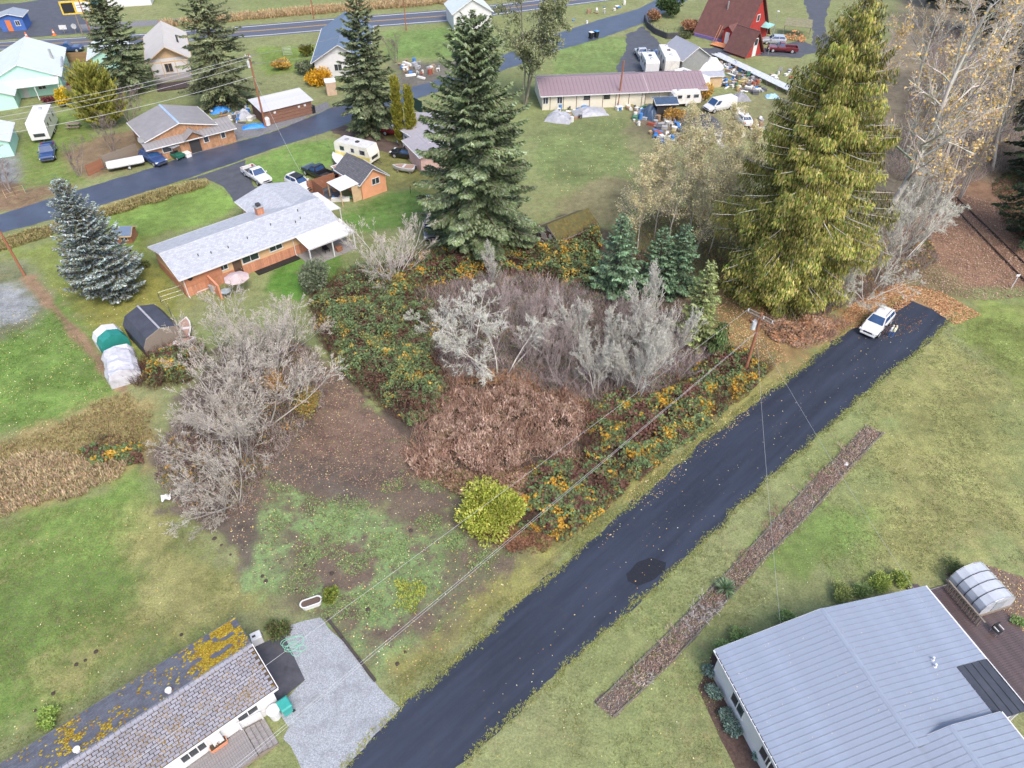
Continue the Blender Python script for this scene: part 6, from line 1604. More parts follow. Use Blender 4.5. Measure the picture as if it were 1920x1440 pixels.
# --- blue-roofed house, white barn, far left blue kiosk
M_BLUEDK = mat('slate_blue_roof', (0.115, 0.160, 0.235), rough=0.6, var=0.1, scale=0.8)
bl = H('blue_roofed_house', 'house with slate blue roof behind the tall fir, by the highway', 'house', (-31.2, 140.5), R(96), -10, 9.5, 9.0, 2.8, 5.4, M_WHITE, M_BLUEDK, ov=0.5, oe=0.6)
bl.window('W', 0.5, 1.6, 1.4, 1.2); bl.window('N', -4, 1.6, 1.4, 1.2); bl.window('N', 3, 1.6, 1.4, 1.2)
wb = H('white_barn', 'white gabled barn partly hidden by the central fir tip', 'barn', (-8.6, 161), R(105), -2, 6, 8.0, 3.2, 5.6, M_WHITE, M_MINTROOF, ov=0.3)
wb.window('W', 0, 2.0, 1.4, 1.4)
ks = H('blue_kiosk', 'small blue building with orange door at the far upper left', 'kiosk', gp(28, 58), R(105), 0, 4.5, 4.5, 2.6, 3.2, mat('blue_siding', (0.05, 0.12, 0.36), rough=0.7), M_STEEL, ov=0.3)
ks.door('W', 0.6, m=mat('orange_door', (0.55, 0.16, 0.05), rough=0.6)); ks.window('W', -1.1, 1.4, 0.9, 1.0)
fs = H('far_white_shed', 'pale flat shed beyond the highway, between the two upper left firs', 'shed', gp(245, 12), R(105), 0, 5, 9, 2.6, 3.2, M_WHITE, M_STEEL)
tw = H('blue_green_shed', 'low blue green shed at the top edge beyond the frontage road', 'shed', gp(165, 8), R(105), 0, 4, 5, 2.4, 2.9, mat('teal_blue_siding', (0.06, 0.18, 0.26), rough=0.7), M_DARKMETAL)

# --- long cream building with mauve roof
M_MAUVE = mat('mauve_metal_roof', (0.245, 0.180, 0.200), rough=0.5, var=0.10, scale=0.8)
M_CREAM = mat('cream_siding', (0.62, 0.58, 0.47), rough=0.8, var=0.08)
lb_ = H('long_cream_building', 'long cream building with mauve metal roof and battened wall', 'building', (4.0, 119.2), R(6.5), 0.4, 17.2, 8.6, 2.4, 3.5, M_CREAM, M_MAUVE, ov=0.45, oe=0.4, pan=0.62)
for i in range(8):
    u = 1.6 + i * 2.15
    lb_.part('batten', MB().box(u, u + 0.09, -4.335, -4.303, 0, 2.3), mat('brown_batten', (0.10, 0.06, 0.05), rough=0.8))
for u in (7.6, 10.9):
    lb_.window('S', u, 1.75, 1.0, 0.7, fm=M_BLACK)
lb_.window('S', 0.9, 1.5, 0.9, 1.1); lb_.window('S', 3.2, 1.5, 0.9, 1.1)
lb2 = H('long_cream_annex', 'right part of the mauve-roofed building with open porch and posts', 'building', (20.8, 121.4), R(6.5), 0.2, 10.5, 7.4, 2.4, 3.5, M_CREAM, M_MAUVE, ov=0.9, oe=0.2, pan=0.62)
for u in (0.3, 2.6, 5.0):
    lb2.part('post', MB().box(u, u + 0.14, -4.5, -4.36, 0, 2.2), M_WOOD)
absorb(lb_.root, lb2.root)

# --- red A-frame cabins
M_REDW = mat('barn_red_siding', (0.34, 0.035, 0.030), rough=0.75, var=0.12)
M_MAROON = mat('maroon_shingle', (0.135, 0.062, 0.055), rough=0.9, var=0.22, scale=1.2, bump=0.2)
def aframe(name, label, loc, rz, L, W, Ht):
    a = thing(name, label, 'cabin', (*loc, 0), rz)
    h = W / 2 - 0.35
    w = MB()
    V = []
    for x in (0.5, L - 0.5):
        V += [(x, -h, 0), (x, h, 0), (x, 0, Ht - 0.6)]
    w.add(V, [(0, 1, 2), (5, 4, 3), (0, 3, 4, 1), (1, 4, 5, 2), (3, 0, 2, 5)])
    w.build('wall', M_REDW, a)
    for sg in (-1, 1):
        q = [(0, sg * W / 2, 0.35), (L, sg * W / 2, 0.35), (L, 0, Ht), (0, 0, Ht)]
        if sg > 0:
            q = [q[1], q[0], q[3], q[2]]
        MB().quadslab(q, 0.15).build('roof_slope', M_MAROON, a)
    for x, s in ((0.44, -1), (L - 0.44, 1)):
        f = MB().box(x - 0.05, x + 0.05, -0.55, 0.55, Ht * 0.42, Ht * 0.42 + 1.3).build('window', M_TRIM, a)
        MB().box(x - 0.058, x + 0.058, -0.42, 0.42, Ht * 0.42 + 0.12, Ht * 0.42 + 1.18).build('pane', M_GLASS, f)
        d = MB().box(x - 0.05, x + 0.05, -0.5, 0.5, 0.05, 2.05).build('door', M_TRIM, a)
    return a
af = aframe('a_frame_cabin', 'large red A-frame cabin with maroon roof and orange porch at the top right', (40.6, 158.6), R(-46), 11.2, 11, 8.6)
MB().box(0.5, 11, -5.7, -5.5, 0.0, 0.6).build('skirting', mat('purple_board', (0.20, 0.14, 0.34), rough=0.8), af)
dr = MB().add([(7.4, -6.3, 0.3), (9.4, -6.3, 0.3), (9.4, -6.3, 2.7), (8.4, -6.3, 3.5), (7.4, -6.3, 2.7), (7.4, -2.0, 0.3), (9.4, -2.0, 0.3), (9.4, -2.0, 2.7), (8.4, -2.0, 3.5), (7.4, -2.0, 2.7)],
              [(0, 1, 2, 3, 4), (0, 4, 9, 5), (1, 6, 7, 2), (2, 7, 8, 3), (4, 3, 8, 9), (5, 9, 8, 7, 6), (0, 5, 6, 1)]).build('dormer', M_REDW, af)
for sx in (-1, 1):
    q = [(8.4, -6.6, 3.62), (8.4, -2.0, 3.62), (8.4 + sx * 1.25, -2.0, 2.62), (8.4 + sx * 1.25, -6.6, 2.62)]
    MB().quadslab(q if sx < 0 else q[::-1], 0.06).build('dormer_roof', M_MAROON, dr)
MB().box(7.95, 8.85, -6.36, -6.305, 0.35, 2.4).build('door', M_TRIM, af)
MB().tube([(5.0, -2.2, 4.6), (5.0, -2.2, 6.6)], 0.14, 8).build('flue', M_STEEL, af)
pd = thing('orange_porch', 'bright orange wooden porch with ladder at the large red cabin', 'porch', (40.6, 158.6, 0), R(-46))
for i in range(8):
    MB().box(6.4 + i * 0.45, 6.82 + i * 0.45, -8.8, -6.35, 0.30, 0.36).build('plank', mat('orange_wood', (0.55, 0.22, 0.10), rough=0.8), pd)
for x in (6.5, 9.8):
    for y in (-8.7, -6.45):
        MB().box(x - 0.06, x + 0.06, y - 0.06, y + 0.06, 0, 0.3).build('leg', MATS['orange_wood'], pd)
for s in (0, 0.5):
    MB().tube([(6.4 + s, -7.9, 0.4), (6.7 + s, -6.5, 3.4)], 0.05, 4).build('ladder_rail', MATS['orange_wood'], pd)
absorb(af, pd)
aframe('small_a_frame', 'small red A-frame shed with dark maroon roof before the larger cabin', (42.7, 145.8), R(-55), 5.6, 5.4, 4.6)
cn = thing('garden_canopy', 'sea green square canopy beside the large red cabin', 'canopy', gp(1428, 70), R(-40))
MB().add([(-1.6, -1.6, 2.3), (1.6, -1.6, 2.3), (1.6, 1.6, 2.3), (-1.6, 1.6, 2.3), (0, 0, 3.1), (-1.6, -1.6, 2.24), (1.6, -1.6, 2.24), (1.6, 1.6, 2.24), (-1.6, 1.6, 2.24)], [(0, 1, 4), (1, 2, 4), (2, 3, 4), (3, 0, 4), (5, 6, 1, 0), (6, 7, 2, 1), (7, 8, 3, 2), (8, 5, 0, 3), (8, 7, 6, 5)]).build('cover', mat('sea_green_cloth', (0.22, 0.42, 0.40), rough=0.8), cn)
for sx in (-1.5, 1.5):
    for sy in (-1.5, 1.5):
        MB().tube([(sx, sy, 0), (sx, sy, 2.25)], 0.04, 6).build('leg', M_STEEL, cn)
wd = thing('woodshed', 'open grey-roofed lean-to full of split orange firewood', 'shed', gp(1492, 66), R(-20))
MB().quadslab([(-2.6, -1.6, 2.0), (2.6, -1.6, 2.0), (2.6, 1.8, 2.7), (-2.6, 1.8, 2.7)], 0.06).build('roof', mat('mossy_grey_roof', (0.19, 0.18, 0.11), rough=0.8, var=0.3), wd)
for sx in (-2.5, 2.5):
    for sy, hh in ((-1.5, 1.95), (1.7, 2.6)):
        MB().box(sx - 0.06, sx + 0.06, sy - 0.06, sy + 0.06, 0, hh).build('post', M_WOOD, wd)
fw = thing('firewood_pile', 'heap of split orange firewood under the open lean-to', 'firewood', gp(1488, 72), R(-20))
rng = np.random.default_rng(77)
for i in range(90):
    x, y = rng.uniform(-2.2, 2.2), rng.uniform(-2.2, 0.2)
    z = 0.1 + rng.uniform(0, 1) * max(0.1, 1.5 - abs(x) * 0.4 - (0.5 if y < -1.4 else 0))
    MB().hexa([(-0.2, -0.09, -0.08), (0.2, -0.09, -0.08), (0.2, 0.09, -0.08), (-0.2, 0.09, -0.08)], [(-0.2, -0.02, 0.08), (0.2, -0.02, 0.08), (0.2, 0.04, 0.08), (-0.2, 0.04, 0.08)]).build('log', mat('split_wood', (0.52, 0.26, 0.12), rough=0.9, var=0.35, scale=3), fw, (x, y, z), tuple(rng.uniform(-0.5, 0.5, 2)) + (rng.uniform(0, 6),))

# --- mossy shed in the lot
M_MOSSROOF = mat('moss_covered_roof', (0.115, 0.092, 0.028), rough=0.95, var=0.6, scale=2.5, bump=0.8, bscale=12, stain=(0.085, 0.085, 0.035), stscale=1.8, stlo=0.42, sthi=0.6)
ms_ = H('mossy_shed', 'derelict shed with moss-covered roof and peeling white gable wall', 'shed', (4.2, 73.2), R(38), 0, 6.0, 3.4, 1.7, 2.7, mat('peeling_white', (0.50, 0.48, 0.43), rough=0.9, var=0.3, scale=3), M_MOSSROOF, ov=0.35, oe=0.2, trim=M_WOOD)
for r in range(9):
    for c in range(7):
        if rng.random() < 0.66 and abs(-1.5 + c * 0.45 + 0.2) < 1.7 - max(0, (r * 0.24 - 1.5)) * 1.3:
            MB().box(-0.05, -0.012, -1.55 + c * 0.45 + (r % 2) * 0.1, -1.55 + c * 0.45 + 0.40 + (r % 2) * 0.1, 0.1 + r * 0.24, 0.1 + r * 0.24 + 0.2).build('wall_shingle', mat('chalk_white', (0.66, 0.64, 0.58), rough=0.9, var=0.2), ms_.root)
for r in range(9):
    ms_.part('wall_strip', MB().box(-0.011, -0.004, -1.6, 1.6, 0.31 + r * 0.24 - 0.21, 0.31 + r * 0.24) if r < 6 else MB().box(-0.011, -0.004, -0.9 + (r - 6) * 0.3, 0.9 - (r - 6) * 0.3, 0.1 + r * 0.24, 0.31 + r * 0.24), mat('rust_brown_board', (0.15, 0.075, 0.055), rough=0.9))

# --- left sheds: gambrel tarp shed, green and white shed, greenhouse
gs = thing('gambrel_shed', 'dark grey gambrel-roofed shed with pale ridge strip at left', 'shed', (-36.9, 57.2, 0), R(-46))
prof = [(-1.9, 0), (-1.95, 1.5), (-1.45, 2.35), (0, 2.85), (1.45, 2.35), (1.95, 1.5), (1.9, 0)]
MB().loft([[(x, a, b) for a, b in prof] for x in (0, 5.0)]).build('cover', mat('charcoal_cover', (0.050, 0.053, 0.072), rough=0.6, var=0.35, scale=1.2, bump=0.2, bscale=3), gs)
MB().box(-0.05, 5.05, -0.09, 0.09, 2.85, 2.88).build('ridge_strip', mat('grey_strip', (0.30, 0.30, 0.33), rough=0.7), gs)
MB().loft([[(x, a * 1.01, b * 1.01) for a, b in prof] for x in (5.003, 5.12)]).build('front_frame', M_WOOD, gs)
gw = thing('green_white_shed', 'small shed half white and half green beside the gambrel shed', 'shed', (-39.6, 54.9, 0), R(-46))
MB().loft([[(x, a * 0.66, b * 0.72) for a, b in prof] for x in (-0.4, 0.7)]).build('cover', M_WHITE, gw)
MB().loft([[(x, a * 0.655, b * 0.715) for a, b in prof] for x in (0.703, 1.9)]).build('green_cover', mat('forest_green_tarp', (0.02, 0.20, 0.17), rough=0.6), gw)
gh2 = thing('tarp_greenhouse', 'crumpled grey white plastic greenhouse overgrown by brambles', 'greenhouse', (-37.6, 52.4, 0), R(-60))
V = []
rng = np.random.default_rng(9)
secs = [[(x + rng.normal(0, 0.04), a * 0.72 + rng.normal(0, 0.06), max(b * 0.62 + rng.normal(0, 0.05), 0) if i not in (0, 6) else 0) for i, (a, b) in enumerate(prof)] for x in np.linspace(0, 4.2, 9)]
MB().loft(secs).build('cover', mat('grey_plastic_sheet', (0.46, 0.46, 0.50), rough=0.35, var=0.3, scale=2), gh2)
co = H('chicken_coop', 'little red-brown coop with blue grey roof on the lawn right of the spruce', 'coop', (-47.0, 74.6), R(5), 0, 2.0, 1.9, 1.1, 1.6, M_REDWOOD, M_BLUEDK, ov=0.2, oe=0.15, trim=M_PLY)
co.window('S', 1.2, 0.6, 0.8, 0.5, fm=M_PLY)
# ------------------------------------------------------------------ vehicles
M_TYRE = mat('tyre_rubber', (0.022, 0.022, 0.024), rough=0.85, var=0.2)
M_RIM = mat('alloy_rim', (0.50, 0.51, 0.53), rough=0.35, metal=0.5, var=0.1)
M_CARGLASS = mat('car_glass', (0.020, 0.055, 0.140), rough=0.05, spec=0.9, var=0.25, scale=2)
M_LAMP = mat('lamp_glass', (0.62, 0.64, 0.66), rough=0.1, spec=0.8)
M_RED = mat('tail_lamp', (0.35, 0.02, 0.02), rough=0.2)

def paint(name, c, rough=0.3):
    return mat('car_paint_' + name, c, rough=rough, var=0.05, scale=1.0, coat=0.6, spec=0.5)

def sec(x, hw, z0, z1, t=0.86):
    zm = z0 + (z1 - z0) * 0.45
    return [(x, -hw * 0.90, z0), (x, -hw, zm), (x, -hw * 0.975, z1 - 0.10), (x, -hw * t, z1), (x, hw * t, z1), (x, hw * 0.975, z1 - 0.10), (x, hw, zm), (x, hw * 0.90, z0)]

def panel(root, name, q, m, u0=0.06, u1=0.94, v0=0.10, v1=0.90, off=0.012):
    """a thin pane lying just proud of the quad q (a,b along the bottom; d,c along the top)"""
    a, b, c, d = [Vector(p) for p in q]
    n = (b - a).cross(d - a).normalized()
    def at(u, v):
        return a * (1 - u) * (1 - v) + b * u * (1 - v) + c * u * v + d * (1 - u) * v
    P_ = [at(u0, v0), at(u1, v0), at(u1, v1), at(u0, v1)]
    return MB().hexa([p - n * 0.004 for p in P_], [p + n * off for p in P_]).build(name, m, root)

def wheels(root, xs, y, r=0.34, w=0.22):
    for x in xs:
        for s in (-1, 1):
            o = MB().tube([(0, -w / 2, 0), (0, w / 2, 0)], r, 16).build('wheel', M_TYRE, root, (x, s * y, r))
            MB().tube([(0, s * (w / 2 + 0.001), 0), (0, s * (w / 2 + 0.02), 0)], [r * 0.66, r * 0.55], 12).build('rim', M_RIM, o)

def car(name, label, cat, loc, rz, pm, L=4.6, W=1.84, kind_='suv', group=None, scale=1.0, z=0.0, rails=False):
    root = thing(name, label, cat, (*loc, z), rz, group, scale)
    hw, h = W / 2, L / 2
    if kind_ == 'pickup':
        secs = [sec(-h * 0.16, hw, 0.40, 1.02), sec(h * 0.40, hw, 0.38, 1.04), sec(h * 0.80, hw * 0.99, 0.38, 1.02), sec(h * 0.95, hw * 0.95, 0.40, 0.95), sec(h, hw * 0.86, 0.46, 0.82)]
        cab = (-h * 0.14, h * 0.44, -h * 0.06, h * 0.20, 1.03, 1.72, hw * 0.93, hw * 0.74)
        axles = (-h * 0.62, h * 0.66)
    elif kind_ == 'sedan':
        secs = [sec(-h, hw * 0.82, 0.42, 0.82), sec(-h * 0.92, hw * 0.93, 0.34, 0.95), sec(-h * 0.5, hw, 0.26, 0.98), sec(0, hw, 0.25, 0.95), sec(h * 0.45, hw, 0.26, 0.92), sec(h * 0.85, hw * 0.95, 0.30, 0.80), sec(h, hw * 0.80, 0.38, 0.62)]
        cab = (-h * 0.72, h * 0.42, -h * 0.42, h * 0.06, 0.93, 1.43, hw * 0.92, hw * 0.68)
        axles = (-h * 0.60, h * 0.62)
    elif kind_ == 'van':
        secs = [sec(-h, hw * 0.95, 0.42, 1.15), sec(-h * 0.9, hw, 0.36, 1.18), sec(h * 0.5, hw, 0.36, 1.16), sec(h * 0.86, hw * 0.96, 0.38, 1.05), sec(h, hw * 0.85, 0.42, 0.80)]
        cab = (-h * 0.99, h * 0.72, -h * 0.97, h * 0.42, 1.14, 2.0, hw * 0.95, hw * 0.84)
        axles = (-h * 0.58, h * 0.62)
    else:
        secs = [sec(-h, hw * 0.86, 0.46, 0.98), sec(-h * 0.93, hw * 0.96, 0.38, 1.08), sec(-h * 0.5, hw, 0.30, 1.08), sec(h * 0.1, hw, 0.30, 1.05), sec(h * 0.45, hw, 0.30, 1.04), sec(h * 0.78, hw * 0.97, 0.32, 0.97), sec(h * 0.94, hw * 0.90, 0.36, 0.86), sec(h, hw * 0.78, 0.42, 0.72)]
        cab = (-h * 0.93, h * 0.44, -h * 0.78, h * 0.10, 1.04, 1.66, hw * 0.94, hw * 0.72)
        axles = (-h * 0.60, h * 0.62)
    MB().loft(secs).build('body', pm, root, smooth=False)
    xb, xf, xbt, xft, zb, zt, wb_, wt_ = cab
    zc = zt - 0.06
    B = [(xb, -wb_, zb - 0.03), (xf, -wb_, zb - 0.03), (xf, wb_, zb - 0.03), (xb, wb_, zb - 0.03)]
    T = [(xbt, -wt_, zc), (xft, -wt_, zc), (xft, wt_, zc), (xbt, wt_, zc)]
    cb = MB().hexa(B, T)
    cb.hexa([(p[0], p[1], p[2] + 0.0005) for p in T], [(xbt + 0.12, -wt_ * 0.86, zt), (xft - 0.12, -wt_ * 0.86, zt), (xft - 0.12, wt_ * 0.86, zt), (xbt + 0.12, wt_ * 0.86, zt)])
    c = cb.build('cabin', pm, root)
    panel(c, 'windscreen', [B[1], B[2], T[2], T[1]], M_CARGLASS, 0.05, 0.95, 0.10, 0.96)
    if kind_ != 'van':
        panel(c, 'rear_window', [B[3], B[0], T[0], T[3]], M_CARGLASS, 0.08, 0.92, 0.22, 0.88)
        for q in ([B[0], B[1], T[1], T[0]], [B[2], B[3], T[3], T[2]]):
            f = q[0] == B[0]
            if kind_ == 'pickup':
                panel(c, 'side_window', q, M_CARGLASS, 0.10, 0.90, 0.22, 0.88)
            else:
                panel(c, 'side_window', q, M_CARGLASS, *((0.05, 0.44) if f else (0.56, 0.95)), 0.22, 0.88)
                panel(c, 'side_window', q, M_CARGLASS, *((0.47, 0.94) if f else (0.06, 0.53)), 0.22, 0.88)
    else:
        for q in ([B[0], B[1], T[1], T[0]], [B[2], B[3], T[3], T[2]]):
            f = q[0] == B[0]
            panel(c, 'side_window', q, M_CARGLASS, *((0.78, 0.96) if f else (0.04, 0.22)), 0.18, 0.88)
    xw = secs[-1][0][0]
    for s in (-1, 1):
        MB().bbox(xw - 0.30, xw - 0.03, s * hw * 0.76 - 0.20, s * hw * 0.76 + 0.20 if False else s * hw * 0.76 + 0.17, 0.66, 0.80, 0.02).build('headlight', M_LAMP, root)
        MB().bbox(-h - 0.01, -h + 0.14, s * hw * 0.80 - 0.10, s * hw * 0.80 + 0.10, 0.72, 0.98, 0.02).build('tail_light', M_RED, root)
        MB().bbox(xf - 0.35, xf - 0.18, s * (hw + 0.09) - 0.10, s * (hw + 0.09) + 0.10, 1.02, 1.18, 0.03).build('mirror', M_BLACK if rails else pm, root)
    MB().bbox(xw - 0.06, xw + 0.02, -hw * 0.48, hw * 0.48, 0.60, 0.74, 0.02).build('grille', M_BLACK, root)
    MB().bbox(xw - 0.10, xw + 0.05, -hw * 0.80, hw * 0.80, 0.36, 0.50, 0.03).build('bumper', M_DARKMETAL if not rails else pm, root)
    if kind_ == 'pickup':
        x0, x1 = -h, -h * 0.165
        MB().box(x0, x1, -hw * 0.94, hw * 0.94, 0.42, 0.58).build('bed_floor', M_DARKMETAL, root)
        for s in (-1, 1):
            MB().bbox(x0, x1, s * hw - (0 if s < 0 else 0.08), s * hw + (0.08 if s < 0 else 0), 0.42, 1.05, 0.02).build('bed_side', pm, root)
        MB().bbox(x0, x0 + 0.08, -hw * 0.9, hw * 0.9, 0.583, 1.05, 0.02).build('tailgate', pm, root)
    if rails:
        for s in (-1, 1):
            MB().tube([(xbt + 0.15, s * wt_ * 0.84, zt + 0.0), (xbt + 0.3, s * wt_ * 0.84, zt + 0.06), (xft - 0.3, s * wt_ * 0.84, zt + 0.06), (xft - 0.15, s * wt_ * 0.84, zt)], 0.025, 6).build('roof_rail', M_BLACK, root)
        for k in range(7):
            y = (k - 3) * 0.15
            MB().bbox(xw - 0.20, xw - 0.06, y - 0.045, y + 0.045, 0.742, 0.80, 0.015).build('grille_slot', M_BLACK, root)
    wheels(root, axles, hw - 0.10, 0.36 if kind_ != 'sedan' else 0.32)
    return root

WP, BKP, BLP = paint('white', (0.60, 0.60, 0.61)), paint('black', (0.012, 0.013, 0.018)), paint('blue', (0.025, 0.055, 0.16))
SIL = paint('silver', (0.36, 0.38, 0.41))
def head(f, b):
    a, c = gp(*f), gp(*b)
    return ((a[0] + c[0]) / 2, (a[1] + c[1]) / 2), math.atan2(a[1] - c[1], a[0] - c[0])
p, r = head((1624, 632), (1657, 597))
car('white_suv', 'clean white SUV with black roof rails parked at the end of the lane', 'car', p, r, WP, L=4.6, W=1.86, rails=True, z=0.012)
p, r = head((503, 350), (464, 322))
car('white_pickup', 'white pickup truck with open bed in the ranch house driveway', 'pickup', p, R(-47), WP, L=5.5, W=1.9, kind_='pickup', z=0.018)
car('black_pickup', 'black pickup truck with rubble in its bed on the ranch house lawn', 'pickup', gp(600, 332), R(140), BKP, L=5.8, W=2.0, kind_='pickup')
car('white_suv', 'older white SUV with black roof rack between the ranch house and black pickup', 'car', gp(563, 352), R(-40), WP, L=4.4, W=1.8)
MB().box(-1.1, 0.5, -0.6, 0.6, 1.665, 1.72).build('roof_rack', M_BLACK, bpy.data.objects['white_suv.001'])
car('blue_pickup', 'dark blue pickup truck facing the camera below the travel trailer', 'pickup', gp(93, 292), R(-66), BLP, L=5.4, W=1.95, kind_='pickup')
car('blue_suv', 'dark blue SUV beside the covered trailer at the roadside workshop', 'car', gp(290, 304), R(-38), BLP, L=4.6, W=1.85)
car('black_sedan', 'black sedan parked beside the golden cypress pair', 'car', gp(762, 295), R(158), BKP, L=4.6, W=1.8, kind_='sedan')
car('red_pickup', 'dark red truck nosing out behind the golden cypress pair', 'pickup', gp(746, 253), R(160), paint('red', (0.20, 0.012, 0.02)), L=5.0, W=1.9, kind_='pickup')
car('blue_pickup', 'blue pickup on the street behind the mint house fence', 'pickup', gp(128, 97), R(12), BLP, L=5.6, W=1.95, kind_='pickup')
car('red_pickup', 'maroon pickup truck parked right of the small red A-frame', 'pickup', gp(1466, 97), R(170), paint('maroon', (0.13, 0.012, 0.022)), L=5.6, W=1.95, kind_='pickup')
car('silver_suv', 'silver SUV behind the maroon pickup', 'car', gp(1450, 82), R(170), SIL, L=4.6, W=1.85)
car('white_van', 'white cargo van in the junk yard', 'van', gp(1348, 206), R(205), WP, L=5.4, W=2.0, kind_='van')
car('white_sedan', 'white sedan with its hood open beside the white van', 'car', gp(1392, 230), R(100), WP, L=4.6, W=1.8, kind_='sedan')
MB().quadslab([(1.15, -0.7, 0.95), (1.15, 0.7, 0.95), (1.75, 0.7, 1.75), (1.75, -0.7, 1.75)][::-1], 0.05).build('hood', WP, bpy.data.objects['white_sedan'])
car('pale_blue_pickup', 'silver blue pickup before the flat trailer in the yard drive', 'pickup', gp(1203, 108), R(97), SIL, L=5.4, W=1.95, kind_='pickup')
car('dark_blue_car', 'dark blue sedan between the two campers in the yard drive', 'car', gp(1228, 108), R(95), BLP, L=4.5, W=1.8, kind_='sedan')
car('dark_suv', 'dark SUV right of the tall camper in the yard drive', 'car', gp(1270, 112), R(95), BKP, L=4.6, W=1.85)
car('grey_suv', 'grey SUV tucked between the pale domed tree and the big fir', 'car', gp(808, 436), R(-82), paint('grey', (0.16, 0.17, 0.19)), L=4.8, W=1.85)
car('silver_wagon', 'silver wagon just behind the grey SUV at the fir', 'car', gp(812, 400), R(-82), SIL, L=4.6, W=1.8)

def trailer(name, label, loc, rz, L, W, Ht, m, stripe=None, roof=None, cat='camper', cuts=0.35, vents=2, z0=0.55):
    t = thing(name, label, cat, (*loc, 0), rz)
    h, w = L / 2, W / 2
    prof = [(-h, z0), (h, z0), (h, z0 + Ht * 0.35), (h - cuts, Ht), (-h + cuts * 0.6, Ht), (-h, Ht - cuts * 0.7)]
    MB().loft([[(x, y, z) for x, z in prof] for y in (w, -w)]).build('body', m, t)
    MB().box(-h + cuts * 0.7, h - cuts * 1.05, -w + 0.04, w - 0.04, Ht + 0.003, Ht + 0.04).build('roof', roof or m, t)
    for k in range(vents):
        x = -h * 0.5 + k * L * 0.3
        MB().bbox(x - 0.25, x + 0.25, -0.25, 0.25, Ht + 0.043, Ht + 0.2, 0.03).build('roof_vent', M_DARKMETAL if k % 2 else M_STEEL, t)
    for s in (-1, 1):
        if stripe:
            MB().box(-h + 0.02, h - 0.02, s * w - 0.005 if s > 0 else s * w - 0.02, s * w + 0.02 if s > 0 else s * w + 0.005, z0 + 0.05, z0 + Ht * 0.28).build('stripe', stripe, t)
        for x, ww in ((-h * 0.55, 0.8), (h * 0.05, 0.6), (h * 0.6, 0.9)):
            f = MB().box(x - ww / 2, x + ww / 2, s * w + (0.002 if s > 0 else -0.03), s * w + (0.03 if s > 0 else -0.002), z0 + Ht * 0.38, z0 + Ht * 0.62).build('window', M_STEEL, t)
            MB().box(x - ww / 2 + 0.06, x + ww / 2 - 0.06, s * w + (0.031 if s > 0 else -0.04), s * w + (0.04 if s > 0 else -0.031), z0 + Ht * 0.38 + 0.05, z0 + Ht * 0.62 - 0.05).build('pane', M_GLASS, f)
    f = MB().box(h + 0.002, h + 0.03, -w * 0.6, w * 0.6, z0 + Ht * 0.14, z0 + Ht * 0.30).build('front_window', M_GLASS, t)
    MB().tube([(h - 0.2, 0.5, z0 - 0.1), (h + 1.1, 0, z0 - 0.12)], 0.05, 4).tube([(h - 0.2, -0.5, z0 - 0.1), (h + 1.1, 0, z0 - 0.12)], 0.05, 4).build('hitch', M_DARKMETAL, t)
    wheels(t, (-0.45, 0.45) if L > 6 else (0,), w - 0.12, 0.33, 0.2)
    return t
trailer('vintage_camper', 'cream and yellow vintage camper trailer beside the orange garage', gp(672, 300), R(-27), 6.0, 2.3, 2.65, mat('cream_aluminium', (0.70, 0.68, 0.58), rough=0.4), mat('pale_yellow_stripe', (0.66, 0.56, 0.20), rough=0.5), roof=mat('grey_roof_coat', (0.50, 0.50, 0.50), rough=0.7, var=0.2))
trailer('travel_trailer', 'white travel trailer with black front hatch behind the dark blue pickup', gp(88, 250), R(-72), 7.6, 2.5, 3.0, WP, None, roof=M_WHITE, vents=1)
trailer('camper_trailer', 'white flat-roofed camper in the yard drive, before the silver blue pickup', gp(1216, 134), R(92), 5.6, 2.4, 2.6, WP, None, vents=3)
trailer('motor_camper', 'tall dirty white camper with cluttered roof right of the flat-roofed one', gp(1250, 130), R(90), 8.5, 2.5, 3.1, mat('dirty_white', (0.60, 0.58, 0.54), rough=0.6, var=0.25, scale=2), None, vents=3)
trailer('old_camper', 'old white camper half hidden by orange bush at the end of the cream building', gp(1292, 170), R(-52), 6.5, 2.4, 2.8, mat('chalky_white', (0.64, 0.63, 0.60), rough=0.7, var=0.2), None, vents=1)
trailer('small_old_camper', 'small white camper wreck below the orange bush', gp(1282, 196), R(10), 4.8, 2.2, 2.3, MATS['chalky_white'], None, vents=1)

def boat(name, label, loc, rz, L=4.0, W=1.6, m=None, inner=None):
    t = thing(name, label, 'boat', (*loc, 0), rz)
    n = 8
    def ring(z, s, sx):
        out = []
        for k in range(17):
            a = k / 16
            x = L / 2 - L * (1 - abs(2 * a - 1) ** 0.0) if False else 0
        pts = [(L / 2 * sx, 0)]
        for x, y in ((0.30, 0.55), (0.05, 0.88), (-0.25, 1.0), (-0.5, 0.92)):
            pts.append((L * x * sx, W / 2 * y * s))
        pts2 = [(x, -y) for x, y in pts[1:][::-1]]
        return [(x, y, z) for x, y in pts + pts2]
    MB().loft([ring(0.25, 0.55, 0.80), ring(0.5, 0.85, 0.92), ring(0.85, 1.0, 1.0)]).build('hull', m or M_WHITE, t)
    MB().loft([ring(0.853, 0.82, 0.86), ring(0.87, 0.82, 0.86)]).build('deck', inner or mat('boat_interior', (0.34, 0.22, 0.17), rough=0.8, var=0.3), t)
    MB().box(-0.25, 0.05, -W * 0.36, W * 0.36, 0.872, 0.93).build('thwart', M_WHITE, t)
    MB().bbox(-L / 2 - 0.18, -L / 2 + 0.0, -0.15, 0.15, 0.6, 1.1, 0.03).build('outboard', M_DARKMETAL, t)
    for x in (-1.0, 0.8):
        MB().box(x - 0.08, x + 0.08, -0.55, 0.55, 0, 0.30).build('cradle', M_WOOD, t)
    return t
